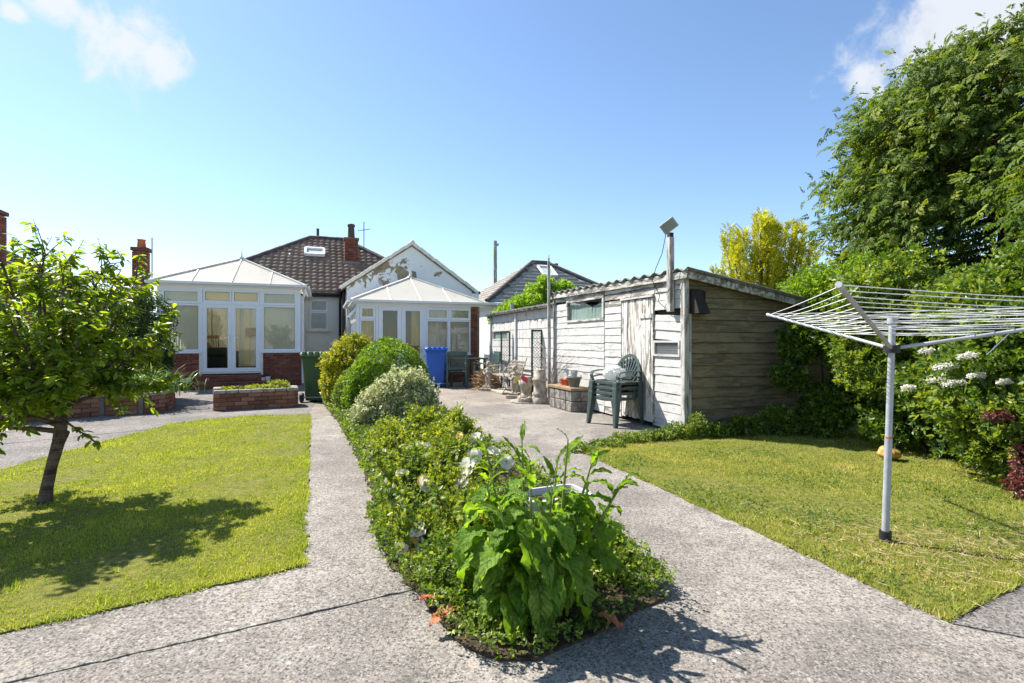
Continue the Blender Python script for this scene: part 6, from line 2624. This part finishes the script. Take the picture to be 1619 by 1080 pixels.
# the low right-hand shoot
tp_ = [np.array(x) for x in ((.15, -.02, .66), (.35, -.15, .62), (.52, -.25, .58), (.66, -.32, .53))]
br.tube([tuple(x) for x in tp_], [.010, .007, .005, .002], 6)
for z in range(26):
    t_ = rc.uniform(.3, 1.02)
    i2 = min(2, int(t_ * 3))
    b2 = tp_[i2] + (tp_[i2 + 1] - tp_[i2]) * (t_ * 3 - i2)
    a3 = -.5 + rc.choice([-1, 1]) * rc.uniform(.3, 1.1)
    e3 = -.4 + rc.normal() * .3
    Ppos.append(b2)
    Pdir.append((math.cos(a3) * math.cos(e3), math.sin(a3) * math.cos(e3), math.sin(e3)))
    Pn.append((rc.normal() * .3, rc.normal() * .3, 1))
br.build('branches', M['bark'], CT, True)
Ppos, Pdir, Pn = np.array(Ppos), np.array(Pdir), np.array(Pn)
kp = (Ppos[:, 0] < 1.0) & (Ppos[:, 2] < 2.40)
Ppos, Pdir, Pn = Ppos[kp], Pdir[kp], Pn[kp]
sz = rc.uniform(.044, .084, len(Ppos))


def tpl_cherry():
    v, f = [], []
    prof = [(0, 0), (.22, .14), (.44, .45), (.30, .78), (0, 1.0)]
    for i, (w, y_) in enumerate(prof):
        z = -.16 * y_ * y_
        v += [(-w / 2 * 1.05, y_, z + .22 * w), (0, y_, z), (w / 2 * 1.05, y_, z + .22 * w)]
    for i in range(len(prof) - 1):
        a = i * 3
        f += [(a, a + 1, a + 4, a + 3), (a + 1, a + 2, a + 5, a + 4)]
    return np.array(v, float), np.array(f)


CHL = tpl_cherry()
wpos = Ppos + np.array(CT.location)
camd = np.linalg.norm(wpos - np.array([0, 0, 1.25]), axis=1)
infr = (np.abs(wpos[:, 0] / np.maximum(wpos[:, 1], .1)) < 1.0)
score = sz / camd * np.where(infr, 1, .05)
order = np.argsort(-score)
big, rest = order[:300], order[300:]
V, F, r_ = leaves(Ppos[rest], Pdir[rest], Pn[rest], sz[rest], CHL, np.clip(rc.normal(.5, .25, len(rest)), 0, 1))
tag(place('foliage', npmesh('foliage', V, F, r_, True), M['cherry'], CT), kind='stuff')
lms = []
for q in range(5):
    v = CHL[0].copy()
    v[:, 2] += np.sin(v[:, 1] * 5 + q) * .03
    me = npmesh('leaf', v, CHL[1], np.full(len(v), .15 + .18 * q), True)
    me.materials.append(M['cherry'])
    lms.append(me)
for i in big:
    y_ = Vector(Pdir[i]).normalized()
    z_ = Vector(Pn[i])
    z_ = (z_ - y_ * z_.dot(y_)).normalized()
    x_ = y_.cross(z_)
    mt = Matrix((x_, y_, z_)).transposed().to_4x4()
    mt.translation = Vector(Ppos[i])
    o = place('leaf', lms[int(rc.integers(5))], None, CT)
    o.matrix_local = mt @ Matrix.Scale(float(sz[i]), 4)


# --- conifers
def tpl_spray(n=9, seed=1, w=.16, droop=.38):
    """flat fan of cypress branchlets"""
    r = np.random.default_rng(seed)
    Vs, Fs = [], []
    for i in range(n):
        s = .12 + .82 * i / (n - 1)
        side = 1 if i % 2 else -1
        L = .34 * (1.0 - s) + .15
        a = side * r.uniform(.55, 1.05) if i < n - 1 else 0
        v = np.array([(0, 0, 0), (-w * .5, .5, .03), (w * .5, .5, .03), (0, 1, -.08)])
        v = v * np.array([1, L, 1])
        v[:, 0] *= (L + .25)
        ca, sa = math.cos(a), math.sin(a)
        x = v[:, 0] * ca + v[:, 1] * sa
        y_ = -v[:, 0] * sa + v[:, 1] * ca + s
        z = v[:, 2] - droop * y_ ** 2 * .6 + r.normal() * .03
        Fs.append(np.array([(0, 2, 3), (0, 3, 1)]) + 4 * len(Vs))
        Vs.append(np.stack([x, y_, z], 1))
    return np.concatenate(Vs), np.concatenate(Fs)


def conifer(name, label, base, prof, nb, per, size, mat, seed, clipf=None, droop=.34, cl=.34, trunk_h=5.0, rise=.0, stretch=1.0, tips=0, tr_r=.16):
    """prof: list of (z, radius) of the crown; nb boughs each with per sprays"""
    t = thing(name, label, 'tree', base)
    r = np.random.default_rng(seed)
    zs = np.array([p[0] for p in prof])
    rs_ = np.array([p[1] for p in prof])
    wts = np.interp(np.linspace(zs[0], zs[-1], 200), zs, rs_) + .25
    zz = r.choice(np.linspace(zs[0], zs[-1], 200), nb, p=wts / wts.sum()) + r.normal(0, .05, nb)
    az = r.uniform(0, 6.283, nb)
    P, D, Nn, Rr, Sz = [], [], [], [], []
    bm = MB()
    for z, a in zip(zz, az):
        rad = np.interp(z, zs, rs_) * r.uniform(.66, 1.05)
        out = np.array([math.cos(a), math.sin(a), 0])
        tip = np.array([0, 0, z]) + out * rad + np.array([0, 0, rise * rad])
        inner = np.array([0, 0, z + .25 * rad * (1 - 2 * rise)]) + out * rad * .25
        if r.random() < .5:
            bm.tube([tuple(inner * np.array([.2, .2, 1])), tuple((inner + tip) / 2 + np.array([0, 0, .06])), tuple(tip)], [.025, .014, .004], 5)
        f = r.uniform(.45, 1.0, per) ** .7
        c = inner + (tip - inner) * f[:, None]
        c = c + r.normal(size=(per, 3)) * np.array([cl * .55, cl * .55, cl * .34 * stretch])
        d = out[None] * .8 + r.normal(size=(per, 3)) * .55 + np.array([0, 0, -droop + rise * 2.0])
        P.append(c)
        D.append(d)
        Nn.append(np.array([0, 0, 1.0])[None] * .8 + out[None] * .6 + r.normal(size=(per, 3)) * .45)
        b = r.normal() * .14
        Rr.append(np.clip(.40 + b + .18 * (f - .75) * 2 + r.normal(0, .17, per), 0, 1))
        Sz.append(size * r.uniform(.6, 1.3, per))
    P, D, Nn, Rr, Sz = (np.concatenate(x) for x in (P, D, Nn, Rr, Sz))
    parts = []
    tid = r.integers(0, 3, len(P))
    for q in range(3):
        m_ = tid == q
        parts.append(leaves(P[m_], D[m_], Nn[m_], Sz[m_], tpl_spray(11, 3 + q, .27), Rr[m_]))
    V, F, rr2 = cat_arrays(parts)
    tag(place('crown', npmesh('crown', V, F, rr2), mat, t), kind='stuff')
    if bm.v:
        bm.build('boughs', M['twig'], t, True)
    MB().tube([(0, 0, -.05), (.05, .03, trunk_h * .5), (0, 0, trunk_h)], [tr_r, tr_r * .7, .04], 10).build('trunk', M['bark'], t, True)
    return t


conifer('cypress_tree', 'huge dark cypress with drooping sprays towering over the hedge', (8.85, 9.2, 0),
        [(.9, 2.6), (2.0, 2.75), (3.4, 2.85), (4.4, 2.8), (5.1, 2.65), (5.7, 2.35), (6.15, 1.8), (6.6, .8)], 640, 50, .205, M['conifer'], 12, trunk_h=6.2)
conifer('cypress_tree', 'second dark cypress at the right edge behind the clothes line', (7.3, 5.1, 0),
        [(.8, 1.6), (2.0, 1.9), (3.2, 1.8), (4.0, 1.4), (4.8, .8)], 150, 30, .19, M['conifer'], 19, trunk_h=4.4)


def plumes(name, label, base, cols, n, size, mat, seed, rad=.3):
    """golden conifer made of upright plumes"""
    t = thing(name, label, 'tree', base)
    r = np.random.default_rng(seed)
    P, D, Rr = [], [], []
    bm = MB()
    for (x, y_, h) in cols:
        m_ = int(n * h / sum(c[2] for c in cols))
        f = r.random(m_) ** .8
        rr = rad * (1 - f ** 2.2) * r.uniform(.55, 1, m_) + .04
        lump = 1 + .35 * np.sin(f * 19 + r.uniform(0, 6))
        a = r.uniform(0, 6.283, m_)
        fx = .35 + .65 * f
        P.append(np.stack([x * fx + rr * lump * np.cos(a), y_ * fx + rr * lump * np.sin(a), .5 + f * (h - .5)], 1))
        D.append(np.stack([np.cos(a) * .6, np.sin(a) * .6, np.full(m_, .9)], 1) + r.normal(size=(m_, 3)) * .3)
        Rr.append(np.clip(r.normal(.5, .25, m_), 0, 1))
        bm.tube([(x * .2, y_ * .2, 0), (x * .6, y_ * .6, h * .5), (x, y_, h * .92)], [.05, .03, .008], 6)
    P, D, Rr = (np.concatenate(q) for q in (P, D, Rr))
    V, F, r2 = leaves(P, D, np.column_stack([np.cos(P[:, 0] * 9), np.sin(P[:, 1] * 9), np.full(len(P), .3)]), size * r.uniform(.6, 1.3, len(P)), tpl_spray(7, 6, .3, .1), Rr)
    tag(place('crown', npmesh('crown', V, F, r2), mat, t), kind='stuff')
    bm.build('trunk', M['bark'], t, True)
    return t


rp = np.random.default_rng(5)
cols = []
for k in range(22):
    x = -1.05 + 2.2 * k / 21 + rp.normal() * .06
    h = 4.15 - .75 * abs(x - .05) ** 1.6 + rp.normal() * .2
    cols.append((x, rp.uniform(-.5, .5), h))
plumes('golden_conifer', 'bright golden yellow conifer with upright plumes behind the shed', (5.85, 11.9, 0), cols, 8600, .15, M['goldcon'], 4, .30)

# --- trees and shrubs beyond and beside the sheds
shrub('lime_green_tree', 'bright lime green shrubby tree growing behind the block store', 'tree', (.95, 15.3, 0),
      [(0, 0, 2.45, .6, .6, .5), (.45, .1, 2.6, .45, .45, .42), (-.55, .0, 2.25, .5, .5, .42), (.05, -.1, 3.0, .22, .22, .22), (.0, -.1, 2.8, .34, .3, .26), (.85, .1, 2.55, .35, .35, .36), (-1.0, -.1, 2.05, .45, .4, .34), (-1.35, -.2, 1.95, .32, .3, .26), (.6, .1, 2.9, .22, .2, .2), (-.35, .1, 2.7, .25, .25, .2)],
      9000, .085, M['limegreen'], SPRIG, .6, .3, stems=6, lumpamp=.25, shoots=120, sl=(.1, .3))
shrub('privet_shrub', 'light green privet growing over the far end of the shed', 'shrub', (4.85, 7.75, 0),
      rblobs(15, 0, 0, 1.35, 2.15, .62, .5, .22, .36, 9) + [(-.3, -.2, 1.9, .4, .4, .4), (.4, -.2, 2.2, .35, .35, .35), (.1, -.3, 1.6, .45, .4, .4)], 10000, .065, M['privet'], SPRIG, .6, .35, stems=6, lumpamp=.22, shoots=260, sl=(.1, .28))
shrub('dark_ivy_shrub', 'dark leafy shrub shading the foot of the brown shed wall', 'shrub', (4.15, 6.75, 0),
      rblobs(14, 0, 0, .15, 1.45, .48, .35, .20, .34, 15), 9000, .075, M['bramble'], SPRIG, .6, .2, stems=6, tint=-.2, lumpamp=.2)
shrub('hazel_shrub', 'large leaved light green shrub at the left end of the hedge', 'shrub', (4.55, 6.0, 0),
      rblobs(20, 0, 0, .7, 1.95, .5, .45, .2, .34, 17) + [(.0, 0, 2.0, .35, .35, .3)], 9000, .085, M['bramble'], SPRIG, .5, .2, stems=7, tint=.10, lumpamp=.3, shoots=220, sl=(.1, .3))
shrub('elder_bush', 'elder bush with flat cream flower heads in the hedge', 'shrub', (4.55, 5.0, 0),
      rblobs(22, 0, 0, .35, 1.65, .42, .5, .2, .34, 23) + [(.1, 0, 1.7, .35, .4, .3)], 9500, .085, M['bramble'], SPRIG, .5, .15, stems=7, tint=.05, lumpamp=.3, shoots=200, sl=(.1, .3))
shrub('dark_shrub', 'low dark undergrowth filling the gap beneath the hedge behind the clothes line pole', 'shrub', (4.75, 5.75, 0),
      rblobs(14, 0, 0, .12, .85, .4, .6, .2, .34, 61), 6500, .08, M['bramble'], SPRIG, .5, .2, stems=5, tint=-.2, lumpamp=.25)
shrub('bramble_thicket', 'tangled bramble with jagged leaves reaching down to the lawn edge', 'shrub', (4.42, 4.35, 0),
      rblobs(24, 0, 0, .10, 1.35, .42, .55, .18, .3, 33), 9500, .08, M['bramble'], SPRIG, .45, .1, stems=8, lumpamp=.35, shoots=220, sl=(.1, .35))
shrub('hedge_shrub', 'tall dense green shrub at the right edge above the brambles', 'shrub', (5.0, 4.2, 0),
      rblobs(24, 0, 0, .7, 2.0, .5, .7, .24, .4, 35), 9500, .085, M['bramble'], SPRIG, .5, .15, stems=7, tint=-.06, lumpamp=.3, shoots=200, sl=(.1, .35))
shrub('red_leaved_shrub', 'dark red leaved shrub at the right end of the hedge', 'shrub', (4.12, 3.98, 0),
      [(0, 0, .32, .18, .17, .32), (.02, -.02, .62, .15, .14, .16), (-.05, .02, .12, .17, .15, .12), (.14, .10, .80, .22, .15, .09), (-.2, .12, .66, .13, .08, .04)], 3600, .038, M['redleaf'], SPRIG3, .35, .3, stems=6)
shrub('low_weeds', 'trailing weeds along the patio edge of the right lawn', 'weeds', (1.55, 6.35, 0),
      [(-.78, -.55, .03, .22, .10, .05), (-.45, -.3, .04, .25, .10, .06), (-.1, -.05, .05, .28, .11, .08), (.25, .10, .06, .26, .12, .09), (.6, .24, .08, .24, .14, .13), (.86, .32, .12, .16, .14, .20)], 2600, .04, M['ground_leaf'], SPRIG3, .2, .45, tint=.08)
shrub('low_weeds', 'shaded nettles and seedlings at the foot of the brown shed wall', 'weeds', (3.35, 6.75, 0),
      [(-.70, -.12, .08, .16, .10, .12), (-.3, .02, .12, .26, .14, .16), (.2, .05, .18, .28, .2, .24), (.65, .0, .2, .28, .22, .26)], 2600, .055, M['bramble'], SPRIG, .2, .4)

# clover and daisies leaves in patches of the right lawn
rl = np.random.default_rng(14)
cc = np.array([(1.5, 4.1), (2.6, 4.6), (3.2, 3.4), (1.9, 2.75), (2.5, 5.6), (1.2, 5.3), (3.6, 4.2), (2.0, 3.6)])
cand = cc[rl.integers(0, 8, 6500)] + rl.normal(size=(6500, 2)) * np.array([.30, .22])
cand = cand[inside(cand, LAWN_R)]
n = len(cand)
pos = np.column_stack([cand, rl.uniform(.015, .04, n)])
V, F, r_ = leaves(pos, np.column_stack([rl.normal(size=(n, 2)), rl.normal(0, .2, n)]), np.column_stack([rl.normal(size=(n, 2)) * .3, np.ones(n)]), rl.uniform(.012, .03, n), tpl_multi(3, 3.6, .9, 8), rl.random(n))
tag(place('clover', npmesh('clover', V, F, r_), M['ground_leaf']), 'low clover patches growing through the right lawn', 'clover', kind='stuff')

# --- left boundary: dark shrubs, conifer hedge, strap leaves
shrub('dark_conifer_bush', 'dark evergreen bush at the left corner of the larger conservatory', 'shrub', (-8.05, 11.1, 0.28),
      [(0, 0, .75, .62, .6, .85), (.15, 0, 1.45, .50, .5, .55), (-.45, 0, .9, .5, .5, .85), (.2, -.1, .4, .5, .5, .45), (-.2, 0, 1.8, .4, .4, .35)], 10000, .065, M['darkleaf'], SPRIG3, .75, .4, tint=.12, lumpamp=.10)
shrub('gold_edged_bush', 'small yellowish bush in the raised bed by the conservatory', 'shrub', (-7.35, 10.35, 0.28),
      [(0, 0, .3, .26, .25, .36), (.05, 0, .7, .20, .2, .28)], 2600, .05, M['golden'], SPRIG3, .6, .4, tint=-.15)
SLP = thing('strap_leaf_clump', 'clump of long arching strap leaves in the raised bed', 'plant', (-6.85, 9.55, .28))
rs2 = np.random.default_rng(6)
m_ = 420
Vs, Fs, Rr = [], [], []
o_ = 0
for k in range(m_):
    bx, by = rs2.normal() * .28, rs2.normal() * .30
    a = rs2.uniform(0, 6.28)
    L = rs2.uniform(.4, .85)
    el = rs2.uniform(.9, 1.5)
    w = rs2.uniform(.008, .014)
    p = np.array([bx, by, 0.0])
    sd = np.array([-math.sin(a), math.cos(a), 0])
    for q in range(6):
        ww = w * (1 - (q / 5.0) ** 2 * .92)
        Vs += [p - sd * ww, p + sd * ww]
        p = p + np.array([math.cos(a) * math.cos(el), math.sin(a) * math.cos(el), math.sin(el)]) * L / 5
        el -= rs2.uniform(.15, .5)
    for q in range(5):
        b = o_ + q * 2
        Fs.append((b, b + 1, b + 3, b + 2))
    Rr += [rs2.random()] * 12
    o_ += 12
tag(place('foliage', npmesh('foliage', np.array(Vs), np.array(Fs), np.array(Rr)), M['iris'], SLP), kind='stuff')
for k, (x, y_, z, rr, lab) in enumerate(((-7.5, 8.9, .28, .55, 'dark spreading shrub in the middle of the raised bed'), (-8.2, 8.2, .28, .65, 'dark dense shrub behind the cherry trunk in the raised bed'),
                                         (-8.0, 6.4, 0, .6, 'low dark shrub at the left end of the curved path'), (-8.6, 5.2, 0, .8, 'dark shrub at the far left edge beyond the lawn'))):
    shrub('dark_shrub', lab, 'shrub', (x, y_, z), rblobs(9, 0, 0, .15, rr * 1.2, rr * .6, rr * .6, rr * .4, rr * .6, 50 + k), 3600, .075, M['darkleaf'], SPRIG, .6, .3, tint=.1, lumpamp=.15)
shrub('boundary_hedge', 'tall mid green hedge running along the left boundary', 'hedge', (-9.6, 8.4, 0),
      [(q * .35 * .4, -3.4 + q * .75, 1.05 + .2 * math.sin(q * 2.1), .5, .55, 1.15) for q in range(8)], 6500, .085, M['bramble'], SPRIG, .75, .3, stems=8, tint=-.1, lumpamp=.15)
shrub('planter_seedlings', 'sparse yellow green seedlings in the oblong brick planter', 'plant', (-4.88, 9.72, .335),
      [(-.35, -.16, .02, .3, .12, .05), (.1, .06, .03, .35, .14, .06), (.35, .2, .05, .25, .12, .12)], 1500, .04, M['rose_leaf'], SPRIG3, .1, .5, stems=6, tint=.25)

# --- dead stuff by the store
DG = thing('dried_plant', 'heap of dry brown stalks leaning by the bench', 'dried plant', (-.62, 13.45, 0))
rs3 = np.random.default_rng(9)
n = 900
a = rs3.uniform(0, 6.28, n)
rad = rs3.random(n) ** .5
b = np.stack([rad * np.cos(a) * .32, rad * np.sin(a) * .30, rs3.uniform(0, .75, n) * (1 - rad * .75)], 1)
d = np.stack([rs3.normal(size=n) * .5 - .25, rs3.normal(size=n) * .5, rs3.normal(size=n) * .7 - .15], 1)
V, F, r_ = leaves(b, d, rand_dirs(n), np.column_stack([np.full(n, .008), rs3.uniform(.12, .4, n), np.full(n, .1)]), tpl_kite(1.0, .2), rs3.random(n))
V[:, 2] = np.maximum(V[:, 2], .006)
tag(place('stalks', npmesh('stalks', V, F, r_), M['straw'], DG), kind='stuff')
DC = thing('dead_climber', 'bare dead climber twigs spread on the wall by the tall pole', 'climber', shed_w(-.10, SL - .05))
for k in range(34):
    x, y_, z = 0.0, rs3.normal() * .05, 0.0
    pts = [Vector((0, 0, 0))]
    sy = -1 if k < 20 else 1
    ang = rs3.uniform(.9, 1.5)
    p = Vector((0, 0, rs3.uniform(0, .6)))
    pts = [p.copy()]
    for q in range(7):
        st = rs3.uniform(.12, .2)
        ang -= rs3.uniform(.0, .28)
        dy = -sy * math.cos(ang) * st * -1
        p = p + Vector((UY * dy * -sy * .0 - .01 + rs3.normal() * .02, 0, math.sin(ang) * st))
        along = math.cos(ang) * st * (-sy)
        p += Vector((-UY * along, UX * along, 0)) + Vector((-.006, 0, 0))
        p.z = max(p.z, .05)
        pts.append(p.copy())
    MB().tube(pts, [.006, .005, .005, .004, .004, .003, .002, .002], 5).build('twig', M['deadtwig'], DC, True)

# flat cream flower heads on the face of the elder
EL = [o for o in C.objects if o.name.startswith('elder_bush')][0]
for k, (px, py, yy, rad) in enumerate(((1495, 585, 4.55, .11), (1478, 607, 4.5, .09), (1510, 612, 4.5, .10), (1530, 568, 4.6, .08), (1437, 618, 4.7, .06), (1545, 600, 4.6, .07), (1465, 560, 4.75, .06), (1588, 610, 4.4, .05))):
    near = []
    for nm in ('elder_bush', 'bramble_thicket', 'hedge_shrub'):
        rt = [o for o in C.objects if o.name == nm][0]
        fo = [c_ for c_ in rt.children if c_.name.startswith('foliage')][0]
        vv = np.empty(len(fo.data.vertices) * 3, dtype=np.float32)
        fo.data.vertices.foreach_get('co', vv)
        vv = vv.reshape(-1, 3) + np.array(rt.location)
        sx_ = vv[:, 0] / vv[:, 1] * 810 + 809.5
        sy_ = 540 - (vv[:, 2] - 1.25) / vv[:, 1] * 810
        near += list(vv[:, 1][(np.abs(sx_ - px) < 22) & (np.abs(sy_ - py) < 16)])
    if len(near) > 3:
        yy = float(np.percentile(near, 2)) - .03
    p = at(px, py, yy) - Vector(EL.location)
    r = np.random.default_rng(k)
    m_ = 230
    a = r.uniform(0, 6.28, m_)
    q = np.sqrt(r.random(m_)) * rad
    pos = np.stack([p.x + q * np.cos(a), p.y + q * np.sin(a) * .7, p.z + .03 * r.random(m_) + .02 * np.cos(q / rad) - .25 * q * np.sin(a)], 1)
    V, F, r_ = leaves(pos, rand_dirs(m_, .2), rand_dirs(m_, 1), np.full(m_, .018), tpl_kite(.9, .1), r.random(m_))
    place('flower_head', npmesh('flower_head', V, F, r_), M['elder'], EL)
